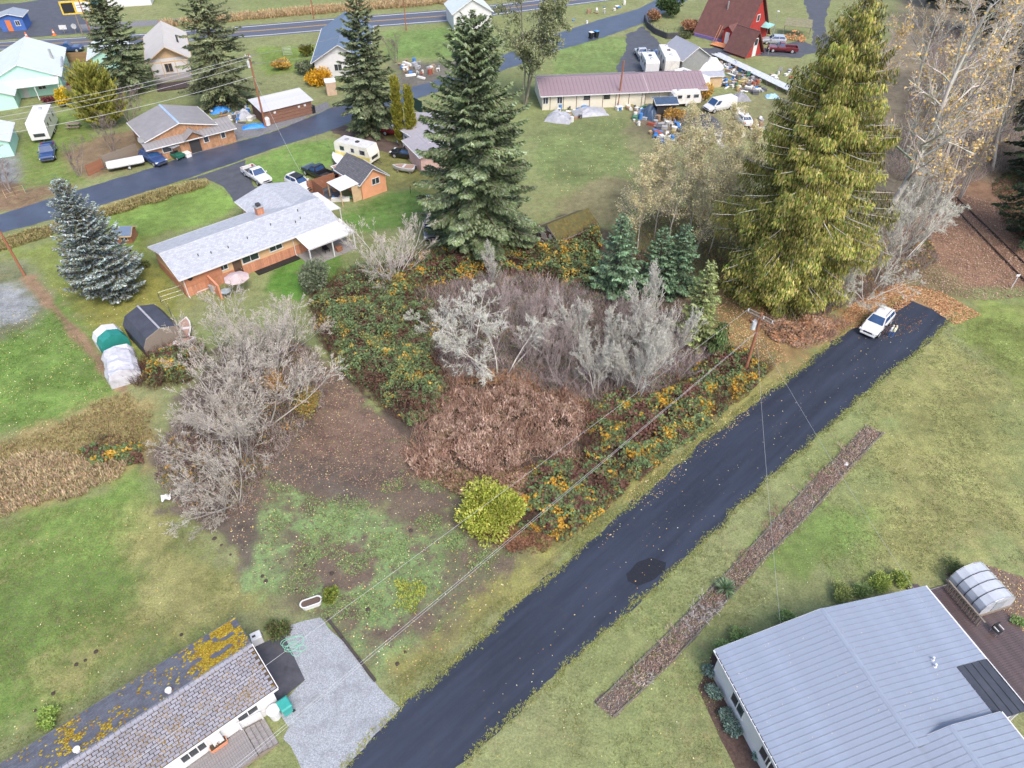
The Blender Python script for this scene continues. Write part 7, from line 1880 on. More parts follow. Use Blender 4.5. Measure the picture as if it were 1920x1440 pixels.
boat('white_boat', 'small white rowing boat on the grass below the black sedan', gp(758, 322), R(165), 3.4, 1.5)
boat('white_boat', 'white boat half hidden behind the orange garage roof', gp(636, 306), R(120), 4.4, 1.7, inner=M_WHITE)
boat('white_boat', 'white boat with brown interior beside the orange garage carport', gp(642, 328), R(-50), 3.6, 1.6)
boat('old_boat', 'weathered white boat full of leaves right of the gambrel shed', gp(348, 628), R(100), 4.0, 1.7, mat('weathered_fibreglass', (0.56, 0.55, 0.54), rough=0.7, var=0.2))
boat('old_boat', 'overgrown grey boat below the leaf-filled one, under bare branches', gp(335, 652), R(20), 3.8, 1.6, MATS['weathered_fibreglass'])
ct = thing('covered_trailer', 'flat trailer with bright white rounded cover by the board fence', 'trailer', gp(238, 314), R(28), None, 0.84)
MB().loft([[(x, -1.2 * s, 0.75), (x, -1.25 * s, 1.0), (x, -0.9 * s, 1.25), (x, 0.9 * s, 1.25), (x, 1.25 * s, 1.0), (x, 1.2 * s, 0.75)] for x, s in ((-2.8, 0.85), (-2.4, 1), (2.4, 1), (2.9, 0.8))]).build('cover', M_WHITE, ct)
MB().box(-2.7, 2.7, -1.0, 1.0, 0.5, 0.74).build('chassis', M_DARKMETAL, ct)
MB().tube([(-2.6, 0.5, 0.55), (-3.9, 0, 0.5)], 0.05, 4).tube([(-2.6, -0.5, 0.55), (-3.9, 0, 0.5)], 0.05, 4).build('hitch', M_DARKMETAL, ct)
wheels(ct, (0.4,), 1.1, 0.32)
gk = thing('golf_cart', 'green utility cart with grey canopy before the workshop doors', 'cart', gp(332, 296), R(-30))
MB().bbox(-1.2, 1.2, -0.6, 0.6, 0.35, 0.75, 0.05).build('body', mat('dark_green_paint', (0.02, 0.12, 0.08), rough=0.4), gk)
MB().bbox(-0.9, 0.7, -0.62, 0.62, 1.75, 1.82, 0.03).build('canopy', M_STEEL, gk)
for x in (-0.8, 0.6):
    for y in (-0.55, 0.55):
        MB().tube([(x, y, 0.75), (x, y, 1.75)], 0.025, 5).build('strut', M_BLACK, gk)
MB().bbox(-0.5, 0.0, -0.5, 0.5, 0.752, 0.95, 0.04).build('seat', M_BLACK, gk)
wheels(gk, (-0.8, 0.8), 0.52, 0.26, 0.18)

# ------------------------------------------------------------------ poles and lines
M_POLE = mat('pole_wood', (0.27, 0.115, 0.065), rough=0.9, var=0.3, scale=3, stretch=(6, 6, 1))
def pole(label, base, h, arm=None, az=0.0, r=0.14, lean=(0, 0), trans=True, double=False):
    p = thing('utility_pole', label, 'utility pole', (*base, 0), az)
    MB().tube([(0, 0, -0.1), (lean[0], lean[1], h)], [r, r * 0.7], 10).build('pole', M_POLE, p)
    tops = []
    if arm:
        for k, y in enumerate((-0.2, 0.2) if double else (-0.17,)):
            MB().box(-arm / 2, arm / 2, y - 0.05, y + 0.05, h - 0.45, h - 0.33).build('crossarm', M_WOOD, p)
        for x in (-arm / 2 + 0.1, 0.35, arm / 2 - 0.1):
            MB().cyl((x, -0.17), 0.05, h - 0.328, h - 0.12, 8).build('insulator', M_LAMP, p)
    if trans:
        t = MB().cyl((-0.36, -0.1), 0.21, h - 1.9, h - 1.05, 12).build('transformer', mat('pale_grey_enamel', (0.55, 0.57, 0.58), rough=0.4), p)
        MB().cyl((-0.42, -0.1), 0.035, h - 1.047, h - 0.82, 6).cyl((-0.28, -0.1), 0.035, h - 1.047, h - 0.85, 6).build('bushing', M_LAMP, t)
        MB().box(-0.17, -0.10, -0.12, -0.02, h - 1.7, h - 1.2).build('bracket', M_STEEL, t)
    return p
pb = gp(1396, 700)
HP = 7.0
pole('rust brown utility pole with double crossarm and transformer beside the lane', pb, HP, 2.6, R(-48), 0.15, double=True)
pb2 = gp(498, 238)
pole('brown utility pole with white transformer at the board shed corner', pb2, 10.7, 1.4, R(-35), 0.16)
pb3 = gp(46, 516)
pole('brown leaning utility pole at the left edge of the lawn', pb3, 9.5, None, 0, 0.15, trans=False, lean=(-0.2, 0.0))
pb4 = gp(1158, 200)
pole('bare reddish pole standing before the mauve-roofed building', pb4, 7.2, None, 0, 0.16, trans=False, lean=(0.3, 0))
for lb, px, h in (('thin dark pole on the highway verge left of the tall fir', (589, 36), 9.0), ('thin dark pole on the near highway verge above the bright lawn', (762, 57), 8.0), ('thin pole behind the mint house, at the highway', (176, 78), 9.0)):
    pole(lb, gp(*px), h, None, 0, 0.13, trans=False)
lp = thing('lamp_post', 'slim pale yard light post beside the small red A-frame', 'lamp post', gp(1440, 102), 0)
MB().tube([(0, 0, 0), (0.1, 0, 7.5)], [0.07, 0.045], 8).build('pole', M_STEEL, lp)
MB().bbox(-0.1, 0.35, -0.12, 0.12, 7.45, 7.6, 0.03).build('lamp_head', M_LAMP, lp)
M_WIRE = mat('aluminium_wire', (0.40, 0.41, 0.42), rough=0.5, var=0.1)
M_DWIRE = mat('dark_wire', (0.22, 0.23, 0.24), rough=0.6, var=0.1)
def wire(label, a, b, sag=0.5, r=0.010, m=None, group='overhead power lines'):
    a, b = Vector(a), Vector(b)
    pts = [a.lerp(b, t) - Vector((0, 0, sag * 4 * t * (1 - t))) for t in np.linspace(0, 1, 22)]
    o = MB().tube(pts, r, 4).build('power_line', m or M_WIRE, None)
    return tag(o, label, 'power line', group)
az = R(-48)
dx, dy = math.cos(az), math.sin(az)
ax, ay = (-48, -27), None
# the two lines leave the pole for the next one beyond the bottom left corner
def toward(px, py, z, ex=1.0):
    g = gp(px, py, z)
    return g
A1 = (pb[0] - dx * 1.2, pb[1] - dy * 1.2, HP - 0.1)
A2 = (pb[0] + dx * 1.2, pb[1] + dy * 1.2, HP - 0.1)
A3 = (pb[0], pb[1], HP - 2.0)
e1_, e2_ = gp(0, 1610, 5.6), gp(290, 1560, 4.2)
wire('upper grey power line crossing the whole foreground to the lower left', A1, (*e1_, 5.6), 0.25)
wire('lower grey power line crossing the gravel pad to the lower left', A3, (*e2_, 4.2), 0.22)
wire('second strand running beside the lower grey line', (A3[0], A3[1], A3[2] - 0.12), (e2_[0] + 0.15, e2_[1], 4.06), 0.24, 0.010)
wire('thin service line from the lane pole over the lane to the metal-roofed house', A3, (*gp(1755, 1165, 3.6), 3.6), 0.5, 0.009)
wire('thin service line from the lane pole across the lane toward the lower lawn', A3, (*gp(1470, 1235, 2.7), 2.7), 0.5, 0.009)
q1, q2 = gp(0, 212, 9.5), gp(0, 236, 8.0)
T = (pb2[0], pb2[1])
wire('topmost upper left power line, pole to left picture edge', (T[0], T[1], 10.5), (*gp(-60, 218, 9.5), 9.5), 0.6, 0.022)
wire('second upper left power line just below the topmost', (T[0] + 0.5, T[1] - 0.3, 10.3), (*gp(-60, 230, 9.2), 9.2), 0.6, 0.022)
wire('third upper left power line crossing the travel trailer', (T[0], T[1], 9.3), (*gp(-60, 240, 8.0), 8.0), 0.6, 0.022)
wire('lowest upper left cable crossing the trailer pickup yard', (T[0], T[1], 7.6), (*gp(-60, 262, 6.5), 6.5), 0.7, 0.026)
wire('dark power line from the shed pole toward the blue-roofed house', (T[0], T[1], 10.5), (*gp(700, 48, 8), 8.0), 0.5, 0.022, M_DWIRE)
wire('lower dark line from the shed pole toward the tall fir', (T[0], T[1], 9.4), (*gp(700, 82, 7), 7.0), 0.5, 0.022, M_DWIRE)
wire('thin service drop from the shed pole over the road to the ranch driveway', (T[0], T[1], 7.4), (*gp(562, 320, 3.3), 3.3), 0.6, 0.016)

# ------------------------------------------------------------------ railway
for k, (a, b) in enumerate((((1770, 372), (1990, 600)), ((1788, 368), (2010, 582)))):
    A, B = gp(*a), gp(*b)
    L_ = math.hypot(B[0] - A[0], B[1] - A[1])
    o = MB().box(0, L_, -0.075, 0.075, 0.0, 0.05).box(0, L_, -0.02, 0.02, 0.05, 0.14).box(0, L_, -0.045, 0.045, 0.14, 0.19).build('railway_rail', mat('rusty_rail', (0.060, 0.040, 0.034), rough=0.7, var=0.3), None, (*A, 0.03), (0, 0, math.atan2(B[1] - A[1], B[0] - A[0])))
    tag(o, 'rusty railway rail at the right edge, %s' % ('nearer one' if k == 0 else 'farther one'), 'rail', 'railway track')
A, B = gp(1779, 370), gp(2000, 591)
mk = thing('railway_marker', 'small white marker post beside the railway', 'post', gp(1896, 540), 0)
MB().tube([(0, 0, 0), (0.05, 0, 1.5)], 0.05, 6).build('post', M_WHITE, mk)
MB().box(-0.2, 0.2, -0.03, 0.03, 1.5, 1.75).build('plate', M_WHITE, mk)

# ------------------------------------------------------------------ garden bed between lane and metal-roofed house
bed_l = P([(1118, 1320), (1230, 1212), (1340, 1100), (1400, 1035), (1490, 938), (1560, 868), (1625, 802)])
bed_r = P([(1150, 1345), (1262, 1240), (1380, 1108), (1430, 1050), (1520, 962), (1590, 880), (1656, 812)])
strip('garden_bed', bed_l, bed_r, 0.012, mat('bed_mulch', (0.125, 0.100, 0.085), rough=0.95, var=0.45, scale=3, bump=0.6, bscale=14, stain=(0.14, 0.15, 0.06), stscale=1.0), amp=0.22, seed=31, n=120)
for side, (pl, lb) in enumerate(((bed_l, 'mossy timber edging on the lane side of the garden bed'), (bed_r, 'grey timber edging on the house side of the garden bed'))):
    e = thing('bed_edging', lb, 'edging', (*pl[0], 0), 0)
    for a, b in zip(pl[:-1], pl[1:]):
        L_ = math.hypot(b[0] - a[0], b[1] - a[1])
        n_ = max(1, int(L_ / 2.2))
        for i in range(n_):
            MB().bbox(i * L_ / n_ + 0.02, (i + 1) * L_ / n_ - 0.02, -0.06, 0.06, 0, 0.13, 0.015).build('edging_board', mat('edge_timber', (0.13, 0.125, 0.10), rough=0.9, var=0.35, scale=3, stain=(0.16, 0.15, 0.03), stscale=1.5), e, (a[0] - pl[0][0], a[1] - pl[0][1], 0), (0, 0, math.atan2(b[1] - a[1], b[0] - a[0]) + float(np.random.default_rng(i).normal(0, 0.01))))
thicket('bed_plants', 'low withered pinkish and tan growth filling the garden bed', P([(1112, 1322), (1150, 1350), (1262, 1242), (1380, 1112), (1520, 966), (1660, 812), (1625, 796), (1490, 932), (1340, 1096), (1230, 1206)]), 0.32, 7500, [(0.30, 0.20, 0.16), (0.40, 0.29, 0.24), (0.24, 0.15, 0.12), (0.20, 0.22, 0.08), (0.46, 0.36, 0.29)], 290, size=0.05, stems=4500, spal=[(0.42, 0.32, 0.28), (0.30, 0.20, 0.17), (0.52, 0.46, 0.42)], mound=1.0, edge=0.35, gap=0.42)
def yucca(label, base, n, L, pal, seed):
    rng = np.random.default_rng(seed)
    t = thing('yucca_plant', label, 'plant', (*base, 0))
    az = rng.uniform(0, 2 * math.pi, n); el = rng.uniform(0.15, 1.4, n)
    d = np.stack([np.cos(az) * np.cos(el), np.sin(az) * np.cos(el), np.sin(el)], -1)
    ln = L * rng.uniform(0.7, 1.1, n)[:, None]
    p0 = d * 0.05 + np.array([0, 0, 0.25])
    w = unit(np.cross(d, np.array([[0, 0, 1.0]]))) * 0.035
    mid = p0 + d * ln * 0.5
    tp_ = p0 + d * ln + np.array([0, 0, -0.12])
    V = np.stack([p0 - w * 0.6, p0 + w * 0.6, mid + w, tp_, mid - w], 1).reshape(-1, 3)
    link('leaves', raw_mesh('leaves', V, np.arange(5 * n).reshape(n, 5), M_LEAF, fcol=pick(rng, pal, n)), t)
    link('stems', stem_mesh(seed, 0.1, 0.5, 3, rad=0.06), t)
yucca('spiky green yucca in the middle of the garden bed', gp(1358, 1108), 170, 0.95, [(0.22, 0.33, 0.19), (0.29, 0.40, 0.25), (0.17, 0.26, 0.13)], 51)
drym = [bare_meshes(160 + i, h=0.85, stems=9, spread=1.0, counts=(5, 4, 3), pal=[c1], tpal=[c2], r0=0.016, rmin=0.008, crook=0.25, trop=(0.1, 0.1, 0.0)) for i, (c1, c2) in enumerate((((0.50, 0.46, 0.44), (0.62, 0.58, 0.56)), ((0.32, 0.19, 0.16), (0.40, 0.26, 0.22)), ((0.44, 0.33, 0.28), (0.56, 0.43, 0.36))))]
for px, py, k, s, lb in ((1330, 1135, 0, 1.1, 'whitish dead plant just below the yucca'), (1312, 1152, 0, 1.0, 'whitish dead plant next down from the yucca, left'), (1300, 1168, 0, 0.9, 'pale dead plant between the yucca and bed lower half'), (1270, 1190, 2, 1.0, 'tan dead plant in the bed lower half with a white label'), (1245, 1220, 2, 0.9, 'tan dead plant low in the bed'),
                         (1205, 1272, 0, 0.8, 'grey dead plant near the lower end of the bed'), (1395, 1050, 1, 0.9, 'dark red twiggy plant just above the yucca'), (1440, 1000, 1, 1.0, 'dark red twiggy plant in the bed middle'), (1470, 972, 1, 1.3, 'rusty twiggy mound spilling over the bed edge'),
                         (1455, 985, 0, 0.6, 'small silvery tuft in the bed upper middle'), (1510, 925, 2, 1.2, 'tan dead plant in the bed upper half'), (1530, 905, 1, 1.0, 'reddish twiggy plant in the bed upper half'), (1590, 848, 2, 1.2, 'pale arched dead plant near the upper bed end'), (1620, 822, 2, 0.9, 'tan leaf-covered plant at the upper bed end')):
    bare_tree('dead_plant', lb, gp(px, py), drym[k], 'withered plants in the garden bed', px * 0.7, s * 1.25, cat='plant', top='twigs')
sg_ = thing('plant_label', 'small white plaque in the upper garden bed', 'sign', gp(1586, 872), R(-40))
MB().bbox(-0.14, 0.14, -0.18, 0.18, 0.10, 0.16, 0.01).build('plate', M_WHITE, sg_)
MB().box(-0.02, 0.02, -0.02, 0.02, 0, 0.10).build('stake', M_WOOD, sg_)
litter('fallen_leaves', 'tan leaves lying in the garden bed', P([(1118, 1322), (1150, 1342), (1400, 1090), (1520, 955), (1650, 815), (1625, 805), (1480, 945), (1340, 1105)]), 800, BL + YL, 280, size=0.032, z=0.04)

# shrubs hugging the metal-roofed house
GSH = [(0.20, 0.30, 0.11), (0.25, 0.36, 0.14), (0.31, 0.40, 0.15)]
BSH = [(0.20, 0.30, 0.26), (0.26, 0.37, 0.32), (0.16, 0.22, 0.18)]
for px, py, r_, h_, pl_, lb in ((1352, 1225, 0.9, 1.1, GSH, 'green shrub at the left roof corner of the metal-roofed house'), (1385, 1205, 0.9, 1.0, GSH, 'green shrub second along the gable of the metal-roofed house'), (1470, 1165, 0.8, 0.9, GSH, 'green shrub under the gable near the ridge'),
                               (1575, 1120, 1.0, 1.0, [(0.27, 0.33, 0.11), (0.34, 0.38, 0.13)], 'olive flowering shrub right of the ridge end'), (1612, 1112, 0.8, 0.9, GSH, 'green shrub next to the olive flowering one'), (1650, 1098, 1.0, 1.1, [(0.30, 0.39, 0.09), (0.36, 0.43, 0.11)], 'bright yellow green shrub along the gable'), (1688, 1092, 0.8, 1.0, [(0.28, 0.36, 0.09), (0.33, 0.40, 0.10)], 'smaller yellow green shrub at the right of the gable'),
                               (1326, 1262, 0.55, 0.8, BSH, 'blue green shrub first along the white side wall'), (1335, 1302, 0.65, 0.8, BSH, 'blue green shrub second along the white side wall'), (1358, 1342, 0.55, 0.7, BSH, 'blue green shrub third along the white side wall'), (1372, 1370, 0.6, 0.7, BSH, 'blue green shrub fourth along the white side wall'), (1418, 1420, 0.35, 0.5, BSH, 'small blue green shrub below the downpipe'),
                               (1795, 1075, 1.1, 0.8, [(0.15, 0.19, 0.08), (0.20, 0.23, 0.09)], 'low dark green shrub left of the barrel greenhouse'), (1905, 1170, 0.5, 0.6, GSH, 'small green shrub right of the barrel greenhouse')):
    shrub('house_shrub', lb, gp(px, py), r_, h_, int(1500 * r_), pl_, px, size=0.075, group='shrubs around the metal-roofed house', lumps=9)
strip('foundation_bed', P([(1335, 1225), (1308, 1290), (1360, 1400), (1392, 1470)]), P([(1372, 1235), (1355, 1290), (1405, 1400), (1440, 1470)]), 0.012, mat('house_mulch', (0.085, 0.055, 0.045), rough=0.95, var=0.5, scale=5, bump=0.5), amp=0.1, seed=41, n=60)

# deck and barrel greenhouse right of the metal-roofed house
dk2 = thing('side_deck', 'dark wet wooden deck between metal-roofed house and barrel greenhouse', 'deck', (27.9, 26.2, 0), R(-73.3))
pl2 = MB().bbox(0.004, 0.146, 0.0, 5.4, 0.16, 0.20, 0.008).mesh('plank', mat('wet_brown_deck', (0.085, 0.060, 0.058), rough=0.35, var=0.4, scale=2, spec=0.6))
for i in range(54):
    link('plank', pl2, dk2, (-0.6 + i * 0.15, -0.2, float(rng.normal(0, 0.003))))
MB().box(-0.65, -0.60, -0.2, 5.2, 0, 0.2).build('rim_board', M_DECK, dk2)
MB().bbox(-1.3, -0.7, 0.1, 1.0, 0.0, 0.2, 0.02).build('step', MATS['wet_brown_deck'], dk2)
for i in range(14):
    MB().box(-0.4 + i * 0.22, -0.32 + i * 0.22, 2.46, 2.54, 0.2, 1.05).build('baluster', M_WOOD, dk2)
MB().box(-0.5, 2.8, 2.44, 2.56, 1.05, 1.11).build('handrail', M_WOOD, dk2)
gh = thing('barrel_greenhouse', 'translucent white barrel-vaulted greenhouse with dark ribs at right', 'greenhouse', (32.25, 26.9, 0.205), R(-73.3))
M_FROST = mat('frosted_plastic', (0.42, 0.445, 0.49), rough=0.25, var=0.12, scale=1.5, spec=0.5)
arc = [(1.35 * math.cos(math.pi * k / 6), 0.75 + 0.95 * math.sin(math.pi * k / 6)) for k in range(7)]
arc = [(1.35, 0.25)] + arc + [(-1.35, 0.25)]
for b in range(4):
    x0, x1 = -1.35 + b * 0.7, -1.35 + b * 0.7 + 0.66
    for k in range(len(arc) - 1):
        (ya, za), (yb, zb_) = arc[k], arc[k + 1]
        MB().quadslab([(x0, ya, za), (x0, yb, zb_), (x1, yb, zb_), (x1, ya, za)], 0.015).build('pane', M_FROST, gh)
for b in range(5):
    x = -1.38 + b * 0.7
    MB().tube([(x, y * 1.01, z * 1.01) for y, z in arc], 0.028, 5).build('rib', M_DARKMETAL if 0 < b < 4 else M_STEEL, gh)
for x, s in ((-1.37, -1), (1.42, 1)):
    MB().hexa([(x, y, z) for y, z in arc], [(x + 0.02 * s, y, z) for y, z in arc]).build('end_wall', M_FROST, gh)
MB().box(1.445, 1.465, -0.45, 0.45, 0.3, 1.4).build('door', mat('grey_tint_plastic', (0.30, 0.33, 0.36), rough=0.3), gh)
MB().box(-1.5, 1.5, -1.45, 1.45, 0.0, 0.24).build('base_frame', M_WOOD, gh)
bw2 = thing('folding_chair', 'black chair with white armrests on the wet deck', 'chair', gp(1862, 1190), R(20))
MB().box(-0.25, 0.25, -0.25, 0.25, 0.62, 0.66).build('seat', M_BLACK, bw2)
MB().box(-0.25, 0.25, 0.22, 0.27, 0.663, 1.1).build('backrest', M_BLACK, bw2)
for sx in (-0.22, 0.22):
    for sy in (-0.22, 0.22):
        MB().box(sx - 0.02, sx + 0.02, sy - 0.02, sy + 0.02, 0.2, 0.62).build('leg', M_STEEL, bw2)
    MB().box(sx - 0.03, sx + 0.03, -0.2, 0.2, 0.84, 0.87).build('armrest', M_WHITE, bw2)
pv = thing('paving_stone', 'square grey stepping stone on the bare soil right of the greenhouse', 'paving', gp(1908, 1190), R(15))
MB().bbox(-0.4, 0.4, -0.3, 0.3, 0, 0.06, 0.02).build('stone', M_PAD, pv)
sheet('soil_bed', P([(1770, 1075), (1850, 1060), (1925, 1085), (1990, 1110), (1990, 1230), (1905, 1210), (1850, 1150)]), 0.008, mat('leafy_soil', (0.14, 0.10, 0.08), rough=0.95, var=0.5, scale=5, bump=0.5), amp=0.15, seed=44)
litter('fallen_leaves', 'tan leaves on the soil around the barrel greenhouse', P([(1770, 1075), (1850, 1060), (1925, 1085), (1925, 1200), (1860, 1150)]), 500, BL + YL, 281, size=0.045, z=0.03)
wn_ = thing('window_frame', 'old multi-pane window lying beside the dark patio roof at the right edge', 'window', gp(1905, 1282), R(25))
MB().bbox(-0.6, 0.6, -0.35, 0.35, 0.02, 0.08, 0.01).build('frame', M_WHITE, wn_)
for i in range(4):
    for j in range(2):
        MB().box(-0.55 + i * 0.28, -0.31 + i * 0.28, -0.30 + j * 0.31, -0.03 + j * 0.31, 0.082, 0.09).build('pane', M_GLASS, wn_)

# ------------------------------------------------------------------ fences
def board_fence(label, a, b, h, m, w=0.16, gap=0.02, posts=2.4):
    A, B = gp(*a), gp(*b)
    L_ = math.hypot(B[0] - A[0], B[1] - A[1])
    f = thing('board_fence', label, 'fence', (*A, 0), math.atan2(B[1] - A[1], B[0] - A[0]))
    me = MB().box(0, w, -0.012, 0.012, 0.05, h).mesh('board', m)
    for i in range(int(L_ / (w + gap))):
        link('board', me, f, (i * (w + gap), 0, float(np.random.default_rng(i).normal(0, 0.015))))
    for i in range(int(L_ / posts) + 1):
        MB().box(i * posts - 0.05, i * posts + 0.05, 0.016, 0.116, 0, h + 0.05).build('post', m, f)
    MB().box(0, L_, 0.02, 0.07, h * 0.75, h * 0.75 + 0.09).build('rail', m, f)
board_fence('weathered grey board fence behind the white-covered trailer', (198, 314), (262, 290), 1.7, M_WOOD)
board_fence('reddish low board fence left of the grey one at the roadside', (168, 330), (197, 316), 1.5, M_REDWOOD)
board_fence('brown board fence along the street behind the mint house', (102, 118), (182, 115), 1.7, mat('brown_fence_board', (0.26, 0.16, 0.085), rough=0.9, var=0.3))
board_fence('dark green fence panel at the road beyond the cypress pair', (776, 205), (793, 214), 2.0, mat('dark_green_board', (0.03, 0.07, 0.06), rough=0.8))
board_fence('red brown fence behind the black pickup', (580, 362), (632, 345), 1.7, M_REDWOOD)
board_fence('low brown garden fence behind the upper left fir', (112, 172), (160, 168), 0.9, M_WOOD)
def wire_fence(label, pts, h, m=M_STEEL, bay=2.6, mesh_=True):
    P_ = P(pts)
    f = thing('wire_fence', label, 'fence', (*P_[0], 0))
    for a, b in zip(P_[:-1], P_[1:]):
        L_ = math.hypot(b[0] - a[0], b[1] - a[1]); n_ = max(1, int(L_ / bay))
        for i in range(n_ + 1):
            x, y = a[0] + (b[0] - a[0]) * i / n_ - P_[0][0], a[1] + (b[1] - a[1]) * i / n_ - P_[0][1]
            MB().tube([(x, y, 0), (x, y, h)], 0.03, 5).build('post', m, f)
        for z in ((h - 0.03, h * 0.5, 0.1) if mesh_ else (h - 0.03,)):
            MB().tube([(a[0] - P_[0][0], a[1] - P_[0][1], z), (b[0] - P_[0][0], b[1] - P_[0][1], z)], 0.010, 4).build('wire', m, f)
wire_fence('galvanised wire fence at the left end of the ranch house yard', [(345, 552), (302, 566), (322, 592), (350, 640)], 1.2)
wire_fence('wire fence running from the road past the vintage camper', [(595, 266), (640, 290), (660, 300)], 1.2, M_WOOD)
wire_fence('low wire fence below the orange garage toward the big fir', [(724, 345), (770, 362), (800, 380)], 1.1, M_WOOD)
wire_fence('green wire fence in the yard below the dark blue pickup', [(50, 362), (110, 342)], 1.2, mat('green_fence_metal', (0.06, 0.22, 0.17), rough=0.6))
wire_fence('dark wire fence on the curved bank before the large red cabin', [(1210, 40), (1222, 58), (1250, 70), (1275, 66)], 1.5, M_BLACK, 1.2)
wire_fence('wooden post fence at the left road corner', [(12, 372), (30, 366), (48, 362)], 1.1, M_PLY, 1.5)
bnk = thing('stone_bank', 'curved dark retaining bank below the large red cabin', 'wall', gp(1210, 46))
P_ = P([(1208, 38), (1214, 52), (1228, 64), (1250, 73), (1272, 72)])
for a, b in zip(P_[:-1], P_[1:]):
    o0 = P(((1210, 46),))[0]
    L_ = math.hypot(b[0] - a[0], b[1] - a[1])
    MB().bbox(0, L_, -0.15, 0.15, 0, 1.1, 0.04).build('block', mat('dark_bank', (0.06, 0.06, 0.065), rough=0.9, var=0.3), bnk, (a[0] - o0[0], a[1] - o0[1], 0), (0, 0, math.atan2(b[1] - a[1], b[0] - a[0])))

# ------------------------------------------------------------------ roadside sign, cones, bins
sgn = thing('roadside_sign', 'tall yellow framed sign board with white panels on two posts at upper left', 'sign', gp(168, 66), R(15))
for x in (-1.2, 1.2):
    MB().box(x - 0.1, x + 0.1, -0.1, 0.1, 0, 4.6).build('post', M_WOOD, sgn)
MB().bbox(-3.4, 2.2, -0.12, 0.12, 4.0, 6.4, 0.03).build('frame', mat('sign_yellow', (0.60, 0.42, 0.06), rough=0.6), sgn)
MB().box(-0.6, 2.0, -0.16, -0.125, 4.3, 6.1).build('white_panel', M_WHITE, sgn)
MB().box(-3.1, -1.0, -0.16, -0.125, 4.3, 6.1).build('dark_panel', M_BLACK, sgn)
MB().box(-0.4, 1.8, -0.165, -0.161, 5.55, 5.65).box(-0.4, 1.4, -0.165, -0.161, 5.1, 5.18).build('lettering', M_BLACK, sgn)
for i, (px, py) in enumerate(((51, 71), (102, 66))):
    c = thing('traffic_cone', 'orange traffic cone on the parking lot, %s' % ('left one' if i == 0 else 'right one'), 'cone', gp(px, py), 0, 'traffic cones')
    MB().cyl((0, 0), 0.30, 0.05, 1.1, 10, 0.06).build('cone', mat('cone_orange', (0.75, 0.16, 0.03), rough=0.5), c)
    MB().box(-0.35, 0.35, -0.35, 0.35, 0, 0.05).build('base', MATS['cone_orange'], c)
    MB().cyl((0, 0), 0.215, 0.50, 0.72, 10, 0.16).build('band', M_WHITE, c)
for i, (px, py, m, lb) in enumerate(((1108, 72, M_WHITE, 'bin with white lid at the road edge, left of the pair'), (1118, 70, mat('bin_blue', (0.06, 0.22, 0.45), rough=0.5), 'bin with blue lid at the road edge, right of the pair'))):
    b = thing('wheelie_bin', lb, 'bin', gp(px, py), R(30), 'roadside bins')
    MB().hexa([(-0.3, -0.32, 0.05), (0.3, -0.32, 0.05), (0.3, 0.32, 0.05), (-0.3, 0.32, 0.05)], [(-0.4, -0.42, 1.15), (0.4, -0.42, 1.15), (0.4, 0.42, 1.15), (-0.4, 0.42, 1.15)]).build('body', M_BLACK, b)
    MB().bbox(-0.43, 0.43, -0.46, 0.46, 1.153, 1.25, 0.05).build('lid', m, b)
    for s in (-0.3, 0.3):
        MB().tube([(s - 0.04, 0.34, 0.12), (s + 0.04, 0.34, 0.12)], 0.12, 8).build('wheel', M_BLACK, b)
for lb, px, py, c in (('round white sign on the grass strip by the highway', 143, 62, 0), ('white board sign on the grass strip by the highway', 122, 63, 1)):
    s = thing('yard_sign', lb, 'sign', gp(px, py), R(10))
    MB().box(-0.05, 0.05, -0.05, 0.05, 0, 1.0).build('post', M_WOOD, s)
    (MB().tube([(0, -0.06, 1.3), (0, 0.06, 1.3)], 0.5, 14) if c == 0 else MB().box(-0.7, 0.7, -0.05, 0.05, 0.8, 1.6)).build('board', M_WHITE, s)
ps = thing('picnic_table', 'weathered grey picnic bench on the grass right of the travel trailer', 'table', gp(140, 240), R(10))
MB().box(-1.0, 1.0, -0.4, 0.4, 0.68, 0.74).build('top', M_WOOD, ps)
for y in (-0.7, 0.7):
    MB().box(-1.0, 1.0, y - 0.14, y + 0.14, 0.40, 0.45).build('bench', M_WOOD, ps)
for x in (-0.7, 0.7):
    MB().tube([(x, -0.7, 0), (x, 0.3, 0.68)], 0.05, 4).tube([(x, 0.7, 0), (x, -0.3, 0.68)], 0.05, 4).box(x - 0.04, x + 0.04, -0.75, 0.75, 0.33, 0.397).build('trestle', M_WOOD, ps)
tnk = thing('propane_tank', 'white upright tank at the foot of the shed utility pole', 'tank', gp(503, 236), 0)
MB().loft([[(0.42 * s * math.cos(a), 0.42 * s * math.sin(a), z) for a in [k * math.pi / 6 for k in range(12)]] for z, s in ((0.05, 0.8), (0.15, 1), (1.15, 1), (1.35, 0.6))]).build('body', M_WHITE, tnk)
MB().cyl((0, 0), 0.12, 1.352, 1.5, 8).build('valve', M_STEEL, tnk)
pr = thing('privy_shed', 'narrow tan outhouse-like shed with white rounded top right of the golden shrub', 'shed', gp(622, 176), R(20))
MB().box(-0.8, 0.8, -0.8, 0.8, 0, 2.1).build('wall', mat('tan_panel', (0.50, 0.36, 0.26), rough=0.8), pr)
MB().loft([[(x, 0.85 * math.cos(a), 2.1 + 0.45 * math.sin(a)) for a in [k * math.pi / 8 for k in range(9)]] for x in (-0.9, 0.9)]).build('roof', M_WHITE, pr)
gtb = thing('greyed_gate', 'small grey wire gate on the lawn left of the blue-roofed house', 'gate', gp(540, 104), R(10))
for x in (-0.8, 0.8):
    MB().tube([(x, 0, 0), (x, 0, 1.6)], 0.04, 5).build('post', M_STEEL, gtb)
for i in range(6):
    MB().tube([(-0.8, 0, 0.2 + i * 0.26), (0.8, 0, 0.2 + i * 0.26)], 0.02, 4).build('bar', M_STEEL, gtb)
